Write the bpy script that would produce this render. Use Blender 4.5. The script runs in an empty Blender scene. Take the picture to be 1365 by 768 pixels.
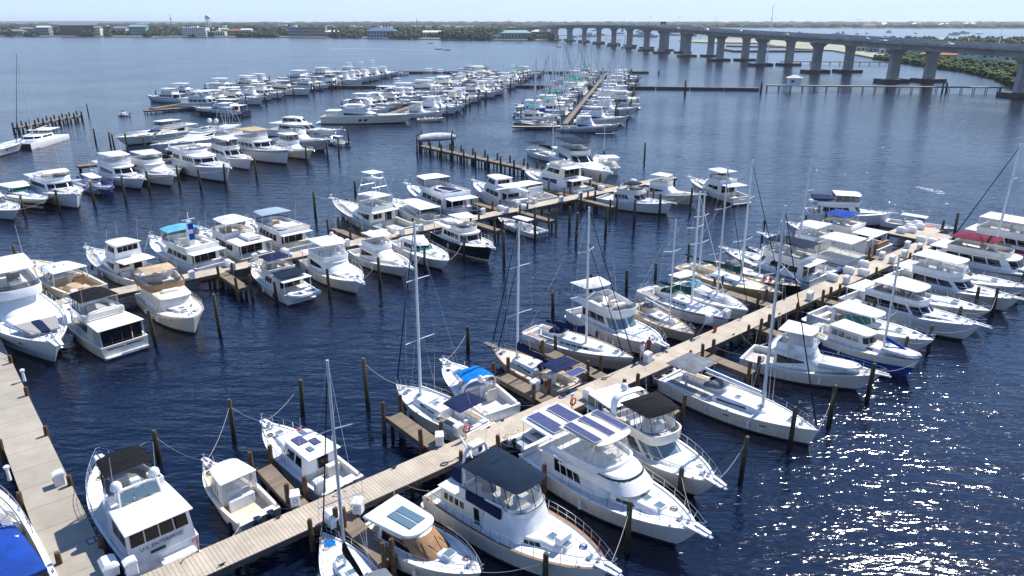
import bpy, bmesh, math, random
from mathutils import Vector, Matrix, noise
R = math.radians
PI = math.pi
SC = bpy.context.scene
COL = SC.collection
random.seed(7)
DBG = False

# ------------------------------------------------------------------ camera
CAM_H = 27.0
PITCH = 20.0
FPX = 980.0
cam_d = bpy.data.cameras.new('camera'); cam = bpy.data.objects.new('camera', cam_d); COL.objects.link(cam)
cam.location = (0, 0, CAM_H); cam.rotation_euler = (R(90 - PITCH), 0, 0)
cam_d.sensor_width = 36; cam_d.lens = 36 * FPX / 1365
cam_d.clip_end = 30000; cam_d.clip_start = 0.5
SC.camera = cam

def at(px, py, z=0.0):
    """survey: real ground position of a point the photo shows at height z"""
    u = (px - 682.5) / FPX; v = -(py - 384) / FPX; P = R(PITCH)
    dy = math.cos(P) + v * math.sin(P); dz = -math.sin(P) + v * math.cos(P)
    t = (z - CAM_H) / dz
    return (u * t, dy * t)
def height_over(x, y, py):
    lo, hi = -5.0, 90.0; P = R(PITCH)
    for _ in range(40):
        m = (lo + hi) / 2; Z = m - CAM_H
        F = y * math.cos(P) - Z * math.sin(P); U = y * math.sin(P) + Z * math.cos(P)
        if 384 - FPX * U / F > py: lo = m
        else: hi = m
    return m
# marina grid: s runs along the docks, n across them
AZ = 49.6
GU = (math.sin(R(AZ)), math.cos(R(AZ)))
def grid(s, n): return (s * GU[0] + n * GU[1], s * GU[1] - n * GU[0])
GROT = R(90 - AZ)       # rotation of local +x onto the s axis

# ------------------------------------------------------------------ materials
def new_mat(name):
    m = bpy.data.materials.new(name); m.use_nodes = True
    nt = m.node_tree; b = nt.nodes['Principled BSDF']
    return m, nt, b
def mat(name, col, rough=0.5, metal=0.0, var=0.0, scale=2.0, bump=0.0, bscale=20.0, spec=0.5, col2=None, alpha=1.0, coat=0.0, trans=0.0):
    m, nt, b = new_mat(name)
    c = (*col, 1)
    b.inputs['Base Color'].default_value = c
    b.inputs['Roughness'].default_value = rough
    b.inputs['Metallic'].default_value = metal
    b.inputs['Specular IOR Level'].default_value = spec
    b.inputs['Alpha'].default_value = alpha
    b.inputs['Coat Weight'].default_value = coat
    b.inputs['Transmission Weight'].default_value = trans
    tc = nt.nodes.new('ShaderNodeTexCoord')
    if var > 0 or col2:
        n = nt.nodes.new('ShaderNodeTexNoise'); n.inputs['Scale'].default_value = scale; n.inputs['Detail'].default_value = 5
        n.inputs['Roughness'].default_value = 0.65
        nt.links.new(tc.outputs['Object'], n.inputs['Vector'])
        r = nt.nodes.new('ShaderNodeValToRGB')
        c2 = col2 if col2 else tuple(max(0, x * (1 - var)) for x in col)
        r.color_ramp.elements[0].position = 0.35; r.color_ramp.elements[1].position = 0.65
        r.color_ramp.elements[0].color = (*c2, 1); r.color_ramp.elements[1].color = c
        nt.links.new(n.outputs['Fac'], r.inputs['Fac']); nt.links.new(r.outputs['Color'], b.inputs['Base Color'])
        mr = nt.nodes.new('ShaderNodeMapRange'); mr.inputs['To Min'].default_value = min(1, rough * 1.35); mr.inputs['To Max'].default_value = rough * 0.85
        nt.links.new(n.outputs['Fac'], mr.inputs['Value']); nt.links.new(mr.outputs['Result'], b.inputs['Roughness'])
    if bump > 0:
        n2 = nt.nodes.new('ShaderNodeTexNoise'); n2.inputs['Scale'].default_value = bscale; n2.inputs['Detail'].default_value = 3
        nt.links.new(tc.outputs['Object'], n2.inputs['Vector'])
        bp = nt.nodes.new('ShaderNodeBump'); bp.inputs['Strength'].default_value = bump; bp.inputs['Distance'].default_value = 0.05
        nt.links.new(n2.outputs['Fac'], bp.inputs['Height']); nt.links.new(bp.outputs['Normal'], b.inputs['Normal'])
    return m
M = {}
M['white'] = mat('gelcoat_white', (.80, .81, .82), .22, var=.07, scale=1.3, coat=.3)
def age(m, amt=.13, grime=.55):
    """boat to boat tint differences, run-off streaks and a stained band above the waterline"""
    nt = m.node_tree; b = nt.nodes['Principled BSDF']; src = b.inputs['Base Color'].links[0].from_socket
    oi = nt.nodes.new('ShaderNodeObjectInfo'); rp = nt.nodes.new('ShaderNodeValToRGB'); e = rp.color_ramp.elements
    e[0].color = (1 - amt * .6, 1 - amt * .4, 1, 1); e[1].color = (1, 1 - amt * .45, 1 - amt * 1.6, 1); x = rp.color_ramp.elements.new(.5); x.color = (1, 1, 1, 1)
    nt.links.new(oi.outputs['Random'], rp.inputs['Fac'])
    mx = nt.nodes.new('ShaderNodeMix'); mx.data_type = 'RGBA'; mx.blend_type = 'MULTIPLY'; mx.inputs['Factor'].default_value = 1; nt.links.new(src, mx.inputs['A']); nt.links.new(rp.outputs['Color'], mx.inputs['B'])
    tc = nt.nodes.new('ShaderNodeTexCoord'); mp = nt.nodes.new('ShaderNodeMapping'); mp.inputs['Scale'].default_value = (5, 5, .7); nt.links.new(tc.outputs['Object'], mp.inputs['Vector'])
    n = nt.nodes.new('ShaderNodeTexNoise'); n.inputs['Scale'].default_value = 1.0; n.inputs['Detail'].default_value = 4; nt.links.new(mp.outputs['Vector'], n.inputs['Vector'])
    sp = nt.nodes.new('ShaderNodeSeparateXYZ'); nt.links.new(tc.outputs['Object'], sp.inputs['Vector'])
    z = nt.nodes.new('ShaderNodeMapRange'); z.inputs['From Min'].default_value = .10; z.inputs['From Max'].default_value = 1.1; z.inputs['To Min'].default_value = .75; z.inputs['To Max'].default_value = .16; nt.links.new(sp.outputs['Z'], z.inputs['Value'])
    st = nt.nodes.new('ShaderNodeMapRange'); st.inputs['From Min'].default_value = .38; st.inputs['From Max'].default_value = .75; nt.links.new(n.outputs['Fac'], st.inputs['Value'])
    ml = nt.nodes.new('ShaderNodeMath'); ml.operation = 'MULTIPLY'; nt.links.new(z.outputs['Result'], ml.inputs[0]); nt.links.new(st.outputs['Result'], ml.inputs[1])
    mg = nt.nodes.new('ShaderNodeMix'); mg.data_type = 'RGBA'; nt.links.new(ml.outputs[0], mg.inputs['Factor']); nt.links.new(mx.outputs['Result'], mg.inputs['A']); mg.inputs['B'].default_value = (.42, .36, .25, 1)
    nt.links.new(mg.outputs['Result'], b.inputs['Base Color'])
age(M['white'])
M['cream'] = mat('gelcoat_cream', (.72, .66, .52), .28, var=.08, scale=1.3, coat=.2)
M['offwhite'] = mat('gelcoat_offwhite', (.74, .72, .66), .3, var=.12, scale=1.6)
M['deck'] = mat('nonskid_deck', (.70, .71, .71), .6, var=.14, scale=2.2, bump=.2, bscale=60)
M['creamdeck'] = mat('nonskid_cream', (.62, .54, .42), .65, var=.16, scale=2.0, bump=.2, bscale=60)
M['greydeck'] = mat('nonskid_grey', (.36, .38, .40), .65, var=.14, scale=2.0)
M['paleblue'] = mat('hull_pale_blue', (.40, .60, .66), .25, var=.06)
M['navyhull'] = mat('hull_navy', (.012, .02, .05), .12, coat=.5)
M['blackhull'] = mat('hull_black', (.008, .009, .012), .15, coat=.5)
M['bluehull'] = mat('hull_blue', (.012, .06, .30), .2, coat=.4)
M['greyhull'] = mat('hull_grey', (.30, .36, .42), .25, coat=.4)
M['tanhull'] = mat('hull_sand', (.60, .50, .38), .3, var=.08)
M['yellowhull'] = mat('hull_old_yellow', (.50, .42, .20), .4, var=.2)
M['boot'] = mat('boot_stripe', (.015, .02, .03), .4)
M['blueboot'] = mat('boot_stripe_blue', (.02, .05, .18), .35)
M['anti'] = mat('antifouling', (.035, .02, .015), .8)
M['glass'] = mat('dark_window', (.004, .005, .007), .05, spec=.35)
M['glassgreen'] = mat('green_window', (.02, .13, .11), .06, spec=.8)
M['glassblue'] = mat('blue_grey_window', (.10, .17, .21), .05, spec=.9)
M['vinyl'] = mat('clear_vinyl', (.62, .64, .66), .12, alpha=.30, bump=.35, bscale=3.5)
M['smoke'] = mat('smoked_vinyl', (.03, .035, .04), .08, alpha=.72, bump=.25, bscale=3.5)
M['screen'] = mat('tinted_windscreen', (.02, .03, .035), .05, alpha=.7)
age(M['deck'], .14); age(M['offwhite'], .12)
def canvas(name, col): return mat(name, col, .85, col2=tuple(c * .6 + .006 for c in col), scale=.9, bump=1.0, bscale=2.6, spec=.08)
M['navy'] = canvas('canvas_navy', (.012, .022, .075)); M['black'] = canvas('canvas_black', (.010, .011, .014))
M['slate'] = canvas('canvas_slate', (.010, .024, .050)); M['bright'] = canvas('canvas_bright_blue', (.0, .19, .62))
M['tan'] = canvas('canvas_tan', (.40, .24, .13)); M['beige'] = canvas('canvas_beige', (.52, .40, .27))
M['green'] = canvas('canvas_green', (.008, .085, .055)); M['teal'] = canvas('canvas_teal', (.01, .30, .27))
M['grey'] = canvas('canvas_grey', (.17, .19, .22)); M['wcanvas'] = canvas('canvas_white', (.74, .74, .73))
M['royal'] = canvas('canvas_royal', (.012, .06, .33)); M['maroon'] = canvas('canvas_maroon', (.17, .018, .045))
M['lblue'] = canvas('canvas_light_blue', (.12, .42, .58))
M['steel'] = mat('stainless', (.62, .64, .66), .22, .9)
M['alu'] = mat('mast_aluminium', (.62, .65, .68), .35, .35, var=.08)
M['whitemast'] = mat('mast_white', (.74, .75, .76), .35)
M['darkpipe'] = mat('dark_pipe', (.015, .016, .02), .4)
M['rubber'] = mat('rubber_grey', (.28, .30, .32), .6, var=.1)
M['hyp'] = mat('hypalon_pale', (.62, .64, .66), .5, var=.08)
M['engine'] = mat('outboard_cowl', (.012, .022, .045), .18, coat=.6)
M['engineblk'] = mat('outboard_black', (.01, .01, .012), .2, coat=.6)
M['teak'] = mat('teak', (.30, .15, .065), .55, var=.3, scale=5)
M['teakpale'] = mat('teak_weathered', (.38, .29, .20), .7, var=.25, scale=5)
M['cushion'] = mat('cushion', (.62, .58, .52), .7, var=.08)
M['cushgrey'] = mat('cushion_grey', (.30, .28, .27), .8, var=.1)
M['red'] = mat('red_paint', (.45, .02, .015), .45); M['orange'] = mat('orange_ring', (.65, .10, .02), .5)
M['rope'] = mat('rope', (.55, .52, .46), .9); M['dirtrope'] = mat('rope_dark', (.16, .13, .10), .9)
M['dark'] = mat('dark_interior', (.02, .018, .018), .8); M['floor'] = mat('cockpit_sole', (.46, .44, .42), .7, var=.15)
M['ink'] = mat('lettering_dark', (.012, .02, .05), .4)
def solar_mat():
    m, nt, b = new_mat('solar_cells')
    tc = nt.nodes.new('ShaderNodeTexCoord'); br = nt.nodes.new('ShaderNodeTexBrick')
    br.offset = 0; br.inputs['Scale'].default_value = 1; br.inputs['Brick Width'].default_value = .16; br.inputs['Row Height'].default_value = .16
    br.inputs['Mortar Size'].default_value = .006
    br.inputs['Color1'].default_value = (.035, .035, .11, 1); br.inputs['Color2'].default_value = (.045, .05, .14, 1); br.inputs['Mortar'].default_value = (.25, .26, .32, 1)
    nt.links.new(tc.outputs['Object'], br.inputs['Vector']); nt.links.new(br.outputs['Color'], b.inputs['Base Color'])
    b.inputs['Roughness'].default_value = .15
    return m
M['solar'] = solar_mat()

# ------------------------------------------------------------------ mesh builder
class MB:
    def __init__(s): s.v = []; s.f = []; s.m = []
    def add(s, vs, fs, mi=0):
        o = len(s.v); s.v += [tuple(p) for p in vs]
        for f in fs: s.f.append(tuple(i + o for i in f)); s.m.append(mi)
    def loft(s, rings, close=True, cap0=False, cap1=False, mi=0, mis=None):
        n = len(rings[0]); o = len(s.v)
        for r in rings: s.v += [tuple(p) for p in r]
        for i in range(len(rings) - 1):
            for j in range(n if close else n - 1):
                k = (j + 1) % n
                s.f.append((o + i * n + j, o + i * n + k, o + (i + 1) * n + k, o + (i + 1) * n + j)); s.m.append(mis[i] if mis else mi)
        if cap0: s.f.append(tuple(o + j for j in reversed(range(n)))); s.m.append(mis[0] if mis else mi)
        if cap1: s.f.append(tuple(o + (len(rings) - 1) * n + j for j in range(n))); s.m.append(mis[-1] if mis else mi)
    def box(s, x0, x1, y0, y1, z0, z1, mi=0, bev=0.0):
        if bev > 0:
            b = bev
            def rr(z, i):
                return [(x0 + i + b, y0 + i, z), (x1 - i - b, y0 + i, z), (x1 - i, y0 + i + b, z), (x1 - i, y1 - i - b, z), (x1 - i - b, y1 - i, z), (x0 + i + b, y1 - i, z), (x0 + i, y1 - i - b, z), (x0 + i, y0 + i + b, z)]
            s.loft([rr(z0, 0), rr(z1 - b, 0), rr(z1, b * .8)], cap0=True, cap1=True, mi=mi); return
        s.add([(x0, y0, z0), (x1, y0, z0), (x1, y1, z0), (x0, y1, z0), (x0, y0, z1), (x1, y0, z1), (x1, y1, z1), (x0, y1, z1)],
              [(3, 2, 1, 0), (4, 5, 6, 7), (0, 1, 5, 4), (1, 2, 6, 5), (2, 3, 7, 6), (3, 0, 4, 7)], mi)
    def tube(s, pts, r, n=5, mi=0, r2=None, closed=False):
        P = [Vector(p) for p in pts]; rings = []
        L = len(P)
        for i, p in enumerate(P):
            if closed: d = P[(i + 1) % L] - P[i - 1]
            else: d = P[min(i + 1, L - 1)] - P[max(i - 1, 0)]
            if d.length < 1e-6: d = Vector((0, 0, 1))
            d.normalize()
            up = Vector((0, 0, 1)) if abs(d.z) < .9 else Vector((1, 0, 0))
            a = d.cross(up).normalized(); b = d.cross(a)
            rad = r if r2 is None else r + (r2 - r) * i / max(1, L - 1)
            rings.append([p + (a * math.cos(2 * PI * k / n) + b * math.sin(2 * PI * k / n)) * rad for k in range(n)])
        if closed: rings.append(rings[0])
        s.loft(rings, cap0=not closed, cap1=not closed, mi=mi)
    def bar(s, pts, w, h, mi=0):
        """rectangular section sweep: w along x, h normal in the yz plane"""
        P = [Vector(p) for p in pts]; rings = []
        for i, p in enumerate(P):
            d = (P[min(i + 1, len(P) - 1)] - P[max(i - 1, 0)]).normalized()
            a = Vector((1, 0, 0)); b = d.cross(a)
            if b.length < .1: b = Vector((0, 0, 1))
            b.normalize()
            rings.append([p + a * w / 2 + b * h / 2, p + a * w / 2 - b * h / 2, p - a * w / 2 - b * h / 2, p - a * w / 2 + b * h / 2])
        s.loft(rings, cap0=True, cap1=True, mi=mi)
    def lathe(s, cx, cy, prof, n=10, mi=0):
        rings = [[(cx + r * math.cos(2 * PI * k / n), cy + r * math.sin(2 * PI * k / n), z) for k in range(n)] for r, z in prof]
        s.loft(rings, cap0=True, cap1=True, mi=mi)
    def ball(s, cx, cy, cz, r, rz=None, n=8, m=5, mi=0):
        rz = rz or r
        s.lathe(cx, cy, [(max(.01, r * math.sin(PI * i / m)), cz - rz * math.cos(PI * i / m)) for i in range(m + 1)], n, mi)
    def pillow(s, out, z, th, crown=0.0, mi=0):
        cx = sum(p[0] for p in out) / len(out); cy = sum(p[1] for p in out) / len(out)
        def sc(k, zz): return [(cx + (p[0] - cx) * k, cy + (p[1] - cy) * k, zz) for p in out]
        s.loft([sc(.985, z), sc(1, z + th * .25), sc(1, z + th * .7), sc(.975, z + th), sc(.7, z + th + crown * .65), sc(.35, z + th + crown * .95), sc(.05, z + th + crown)], cap0=True, cap1=True, mi=mi)
    def build(s, name, mats, parent=None, smooth=True, ang=38):
        me = bpy.data.meshes.new(name); me.from_pydata(s.v, [], s.f)
        if not isinstance(mats, (list, tuple)): mats = [mats]
        for m in mats: me.materials.append(M[m] if isinstance(m, str) else m)
        if len(mats) > 1: me.polygons.foreach_set('material_index', s.m)
        bm = bmesh.new(); bm.from_mesh(me); bmesh.ops.recalc_face_normals(bm, faces=bm.faces); bm.to_mesh(me); bm.free()
        if smooth:
            me.shade_smooth(); me.set_sharp_from_angle(angle=R(ang))
        o = bpy.data.objects.new(name, me); COL.objects.link(o)
        if parent: o.parent = parent
        return o

def empty(name, loc=(0, 0, 0), rz=0.0):
    o = bpy.data.objects.new(name, None); COL.objects.link(o); o.location = loc; o.rotation_euler = (0, 0, rz); o.empty_display_size = .3
    return o
def tag(o, label=None, cat=None, group=None, kind=None):
    if label: o['label'] = label
    if cat: o['category'] = cat
    if group: o['group'] = group
    if kind: o['kind'] = kind
    return o
KIDS = {}
def copy_tree(o, kids=None):
    c = o.copy(); COL.objects.link(c)
    for ch in (kids if kids is not None else list(o.children)):
        k = ch.copy(); COL.objects.link(k); k.parent = c
    return c

# plan outline: aft edge square, front edge an arc
US = .34
def plan(u, xa, xf, wa, wf, nose, e=.8):
    sgn = 1
    if u > .5: u = 1 - u; sgn = -1
    if u <= US:
        t = u / US; x = xa + (xf - nose - xa) * t; y = wa + (wf - wa) * (t ** 1.5)
    else:
        a = (u - US) / (.5 - US) * PI / 2
        x = xf - nose + nose * max(0, math.sin(a)) ** e; y = wf * max(0, math.cos(a)) ** e
    return x, sgn * y
RINGU = [US * i / 4 for i in range(4)] + [US + (.5 - US) * i / 7 for i in range(7)]
RINGU = RINGU + [.5] + [1 - u for u in reversed(RINGU)]
def rrect(x0, x1, w, r, n=4, w2=None):
    w2 = w if w2 is None else w2; pts = []
    for cx, cy, a0 in ((x1 - r, w2 - r, 0), (x0 + r, w - r, 90), (x0 + r, -w + r, 180), (x1 - r, -w2 + r, 270)):
        for i in range(n + 1):
            a = R(a0 + 90 * i / n); pts.append((cx + r * math.cos(a), cy + r * math.sin(a)))
    return pts

class Tier:
    """a raked, tumbled superstructure wall between z0 and z0+h"""
    def __init__(s, xa, xf, wa, wf, nose, z0, h, ra=0, rf=0, tum=0, e=.8, dz=0, zf=0):
        s.p = (xa, xf, wa, wf, nose); s.z0 = z0; s.h = h; s.ra = ra; s.rf = rf; s.tum = tum; s.e = e; s.dz = dz; s.zf = zf
    def P(s, u, v, off=0.0):
        xa, xf, wa, wf, nose = s.p
        x, y = plan(u, xa + s.ra * v - off, xf - s.rf * v + off, wa - s.tum * v + off, wf - s.tum * v + off, nose, s.e)
        fr = (x - xa) / max(.01, xf - xa)
        return Vector((x, y, s.z0 + s.h * v + s.dz * fr * v + s.zf * fr * (1 - v)))
    def ring(s, v, off=0.0, dz=0.0): 
        return [s.P(u, v, off) + Vector((0, 0, dz)) for u in RINGU]
    def solid(s, mb, mi=0, bev=.05):
        mb.loft([s.ring(0), s.ring(.5), s.ring(1 - bev / max(.05, s.h)), s.ring(1, -bev)], cap0=True, cap1=True, mi=mi)
    def patch(s, mb, u0, u1, a0, a1, b0, b1, off=.012, n=6, mi=0):
        vs = []
        for i in range(n + 1):
            t = i / n; u = u0 + (u1 - u0) * t; lo = a0 + (b0 - a0) * t; hi = a1 + (b1 - a1) * t
            for k in range(3): vs.append(s.P(u, lo + (hi - lo) * k / 2, off))
        fs = []
        for i in range(n):
            for k in range(2): q = i * 3 + k; fs.append((q, q + 3, q + 4, q + 1))
        mb.add(vs, fs, mi)
# ------------------------------------------------------------------ boats
BOATS = []
class Boat:
    def __init__(s, name, label, cat, L, B, fa=1.1, fb=1.9, rake=1.3, tr=.9, full=2.4, flare=.5, hull='white', stripe=None, sq=(.80, .88),
                 boot='boot', deck='deck', cock=.0, cz=.55, bw=.06, inset=.16, merge=False, group=None, swim=0.0, pw=.85, cap=None, aft_round=0.0):
        s.root = empty(name); tag(s.root, label, cat, group)
        s.L, s.B, s.fa, s.fb, s.rake, s.tr, s.full, s.flare, s.pw = L, B, fa, fb, rake, tr, full, flare, pw
        s.merge = merge; s.store = {}; s.bw = bw; s.inset = inset; s.cz = cz; s.cock = cock; s.dinghies = []; s.swim = swim
        N = 22
        S = [0] + [i / N for i in range(1, N)] + [.985, 1.0]
        s.S = S
        mb = MB(); stripe = stripe or hull
        lv = sorted({-.30, 0.0, .12, .36, .62, sq[0], min(sq[1], .985), 1.0}); qs = ['k'] + lv; NR = len(qs)
        segm = [0] + [(0 if (u + v) / 2 < 0 else 1 if (u + v) / 2 < .12 else 3 if sq[0] < (u + v) / 2 < sq[1] else 2) for u, v in zip(lv, lv[1:])]
        rings = []
        for t in S:
            row = []
            for q in qs: row.append(s.hp(t, q))
            full_row = row + [(x, -y, z) for x, y, z in reversed(row[1:])]
            rings.append(full_row)
        n = len(rings[0]); o = 0
        mats = [M['anti'], M[boot], M[hull], M[stripe]]
        mb.v = [p for r in rings for p in r]
        for i in range(len(S) - 1):
            for j in range(n - 1):
                if j == NR - 1: continue
                mm = segm[j] if j < NR - 1 else segm[2 * (NR - 1) - j]
                mb.f.append((i * n + j, i * n + j + 1, (i + 1) * n + j + 1, (i + 1) * n + j)); mb.m.append(mm)
            # last back to keel
            mb.f.append((i * n + n - 1, i * n, (i + 1) * n, (i + 1) * n + n - 1)); mb.m.append(0)
        mb.f.append(tuple(range(n))); mb.m.append(2)      # transom
        # gunwale + bulwark
        for sg in (1, -1):
            outer = [s.hp(t, 1.0) for t in S]
            rail = []
            for t in S:
                x, y, z = s.hp(t, 1.0); yi = max(0.0, y - inset); xi = x - (inset * 1.2 if t > .97 else 0)
                dz = s.dz(t)
                rail.append([(x, sg * y, z), (x, sg * max(0, y - .01), z + .025), (xi, sg * yi, z + .025), (xi, sg * yi, min(dz - .01, z) )])
            o = len(mb.v)
            for r in rail: mb.v += r
            for i in range(len(S) - 1):
                for j in range(3):
                    mb.f.append((o + i * 4 + j, o + i * 4 + j + 1, o + (i + 1) * 4 + j + 1, o + (i + 1) * 4 + j)); mb.m.append(4 if (cap and j == 1) else 2)
        # aft cap
        x, y, z = s.hp(0, 1.0); yi = y - inset
        mb.box(x + .002, x + .22, -yi - .01, yi + .01, min(s.dz(0), z) - .02, z + .022, 2)
        mats.append(M[cap] if cap else M[hull])
        s.part('hull', mb, mats)
        # deck
        mb = MB(); st = []
        ts = [t for t in S if t < cock - .001] + ([cock, cock] if cock > 0 else []) + [t for t in S if t > cock + .001 or (cock == 0 and t == 0)]
        first = True
        for k, t in enumerate(ts):
            hi = t > cock or (t == cock and not first)
            if t == cock: first = False
            x, y, z = s.hp(t, 1.0); yi = max(0, y - inset + .01); x = x - (inset * 1.2 if t > .97 else 0)
            zz = (z - bw) if (hi or cock == 0) else cz
            c = .05 if hi else 0
            st.append([(x, yi, zz), (x, yi * .5, zz + c * .8), (x, 0, zz + c), (x, -yi * .5, zz + c * .8), (x, -yi, zz)])
        mb.loft(st, close=False)
        s.part('deck', mb, deck)
        if swim > 0:
            mb = MB(); w = B / 2 * tr * .95; x0 = s.X(0)
            mb.pillow(rrect(x0 - swim, x0 + .02, w * .97, .25, w2=w), .22, .14)
            s.part('swim_platform', mb, hull)
    def X(s, t): return (t - .5) * s.L
    def half(s, t):
        if t < .42: return s.tr + (1 - s.tr) * math.sin(PI / 2 * t / .42)
        k = (t - .42) / .58
        return max(0.0, 1 - k ** s.full) ** s.pw
    def sheer(s, t): return s.fa + (s.fb - s.fa) * t ** 1.7
    def dz(s, t):
        return s.cz if t < s.cock - .001 else s.sheer(t) - s.bw
    def hp(s, t, q):
        if q == 'k': return (t * (s.L - s.rake) - s.L / 2, 0.0, -.6)
        qq = max(0, q)
        x = t * (s.L - s.rake * (1 - qq) ** 1.2) - s.L / 2
        kb = .94 - s.flare * t ** 2.2
        y = s.B / 2 * s.half(t) * (kb + (1 - kb) * qq ** 1.4) * (1 if q >= 0 else .8)
        z = q * s.sheer(t) if q >= 0 else q
        return (x, y, z)
    def tx(s, x): return x / s.L + .5
    def hw(s, t): return s.B / 2 * s.half(t)
    def dzx(s, x): return s.dz(s.tx(x))
    def part(s, name, mb, mats, parent=None, smooth=True, ang=38):
        if not mb.v: return None
        if s.merge:
            key = name if not isinstance(mats, (list, tuple)) else name
            s.store.setdefault(name, []).append((mb, mats)); return s.root
        return mb.build(name, mats, parent or s.root, smooth, ang)
    def finish(s):
        if not s.merge: return s.root
        # far-off boats: group the small pieces into a few parts
        groups = {}
        for name, lst in s.store.items():
            g = {'hull': 'hull', 'deck': 'hull', 'swim_platform': 'hull'}.get(name, 'window' if name in ('window', 'windscreen') else ('mast' if name in ('mast', 'boom', 'rigging', 'furled_jib', 'sail_cover') else ('canopy' if name in ('bimini', 'enclosure', 'hardtop', 'canvas') else 'cabin')))
            if name in ('rail', 'lifeline'): continue
            groups.setdefault(g, []).extend(lst)
        for g, lst in groups.items():
            out = MB(); mats = []
            for mb, ms in lst:
                ms = ms if isinstance(ms, (list, tuple)) else [ms]
                idx = []
                for m in ms:
                    mm = M[m] if isinstance(m, str) else m
                    if mm not in mats: mats.append(mm)
                    idx.append(mats.index(mm))
                o = len(out.v); out.v += [tuple(v) for v in mb.v]
                for f, k in zip(mb.f, mb.m): out.f.append(tuple(i + o for i in f)); out.m.append(idx[k] if k < len(idx) else idx[0])
            if len(mats) == 1: out.m = [0] * len(out.f)
            out.build(g, mats, s.root)
        s.merge = False
        return s.root
    # --- superstructure
    def cabin(s, a, f, w, wf, nose, h, z0=None, ra=0, rf=.5, tum=.12, e=.8, m='white', win=(), glass='glass', roof=None, dz=0, name='cabin', bev=.06, zf=0, roofm=None, roofname='roof'):
        """a,f fractions of length; w,wf fractions of half beam"""
        xa, xf = s.X(a), s.X(f)
        if z0 is None: z0 = s.dz(max(a, s.cock + .02)) - .05
        hb = s.B / 2
        T = Tier(xa, xf, w * hb, wf * hb, nose, z0, h, ra, rf, tum, e, dz, zf)
        mb = MB(); T.solid(mb, bev=bev); cb = s.part(name, mb, m)
        s.windows(T, win, glass, cb)
        if roof is not None:
            oa, of, ow, th = roof
            mb = MB(); out = []
            for u in RINGU:
                x, y = plan(u, xa + ra - oa, xf - rf + of, w * hb - tum + ow, wf * hb - tum + ow, nose * 1.02, e); out.append((x, y))
            zz = z0 + h + .003
            o = len(mb.v); mb.pillow(out, zz, th, .05)
            if dz:
                mb.v = [(x, y, z + dz * (x - xa) / (xf - xa)) for x, y, z in mb.v]
            s.part(roofname, mb, roofm or m, cb)
        return T
    def windows(s, T, win, glass='glass', par=None):
        for wd in win:
            k = wd[0]; g = glass
            if isinstance(wd[-1], str): g = wd[-1]; wd = wd[:-1]
            mbs = []
            if k == 'S':      # side: u0,u1 (0..1 of side), lo0,hi0,lo1,hi1,panes
                _, u0, u1, a0, a1, b0, b1, n = wd
                for side in (0, 1):
                    for i in range(n):
                        ga = .012 if n > 1 else 0
                        p = u0 + (u1 - u0) * i / n + ga; q = u0 + (u1 - u0) * (i + 1) / n - ga
                        fa = (p - u0) / (u1 - u0); fb = (q - u0) / (u1 - u0)
                        lo0 = a0 + (b0 - a0) * fa; hi0 = a1 + (b1 - a1) * fa; lo1 = a0 + (b0 - a0) * fb; hi1 = a1 + (b1 - a1) * fb
                        mb = MB(); U0, U1 = p * US, q * US
                        if side: U0, U1 = 1 - U0, 1 - U1
                        T.patch(mb, U0, U1, lo0, hi0, lo1, hi1); mbs.append(mb)
            elif k == 'F':    # front arc: half angle frac, lo, hi, panes
                _, fr, lo, hi, n = wd
                u0 = .5 - (.5 - US) * fr; u1 = 1 - u0
                for i in range(n):
                    p = u0 + (u1 - u0) * i / n + .004; q = u0 + (u1 - u0) * (i + 1) / n - .004
                    mb = MB(); T.patch(mb, p, q, lo, hi, lo, hi); mbs.append(mb)
            elif k == 'A':    # aft bulkhead: y0,y1 fraction of half width, lo, hi, panes
                _, y0, y1, lo, hi, n = wd
                for i in range(n):
                    w = T.p[2] - T.tum * .5; c = .02
                    ya = (y0 + (y1 - y0) * i / n) * w + c; yb = (y0 + (y1 - y0) * (i + 1) / n) * w - c
                    xl = T.p[0] + T.ra * lo - .012; xh = T.p[0] + T.ra * hi - .012
                    mb = MB(); mb.add([(xl, ya, T.z0 + T.h * lo), (xl, yb, T.z0 + T.h * lo), (xh, yb, T.z0 + T.h * hi), (xh, ya, T.z0 + T.h * hi)], [(0, 1, 2, 3)]); mbs.append(mb)
            nm = 'windscreen' if k == 'F' else 'window'
            for mb in mbs: s.part(nm, mb, g, par)
    def bridge(s, a, f, w, wf, nose, z0, h, ra=0, rf=.4, tum=-.05, e=.8, m='white', th=.10, seats=True, floor='deck', trimm=None, aft=True, seatm='cushion', name='flybridge'):
        """open-topped coaming with floor, helm and seats"""
        hb = s.B / 2; xa, xf = s.X(a), s.X(f)
        T = Tier(xa, xf, w * hb, wf * hb, nose, z0, h, ra, rf, tum, e)
        mb = MB(); rr = [T.ring(0), T.ring(1), T.ring(1, -.02, .03), T.ring(1, -th, .03), T.ring(.15, -th)]
        mb.loft(rr, cap0=True, cap1=False)
        fb_ = s.part(name, mb, m)
        mb = MB(); fl = T.ring(.15, -th + .01); mb.add(fl, [tuple(range(len(fl)))]); s.part('bridge_deck', mb, floor, fb_)
        if seats:
            zz = z0 + h * .15
            mb = MB(); xm = xa + (xf - xa) * .62
            mb.box(xm, xm + .5, -.1, w * hb * .55, zz, zz + h * .85, bev=.06)
            mb.tube([(xm - .12, w * hb * .25 + .17 * math.cos(q * PI / 4), zz + h * .75 + .17 * math.sin(q * PI / 4)) for q in range(8)], .02, 4, closed=True)
            s.part('helm', mb, m, fb_)
            mb = MB()
            mb.box(xm - 1.05, xm - .6, .05, w * hb * .5, zz, zz + .5, bev=.06); mb.box(xm - 1.15, xm - 1.02, .05, w * hb * .5, zz, zz + .95, bev=.04)
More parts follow.
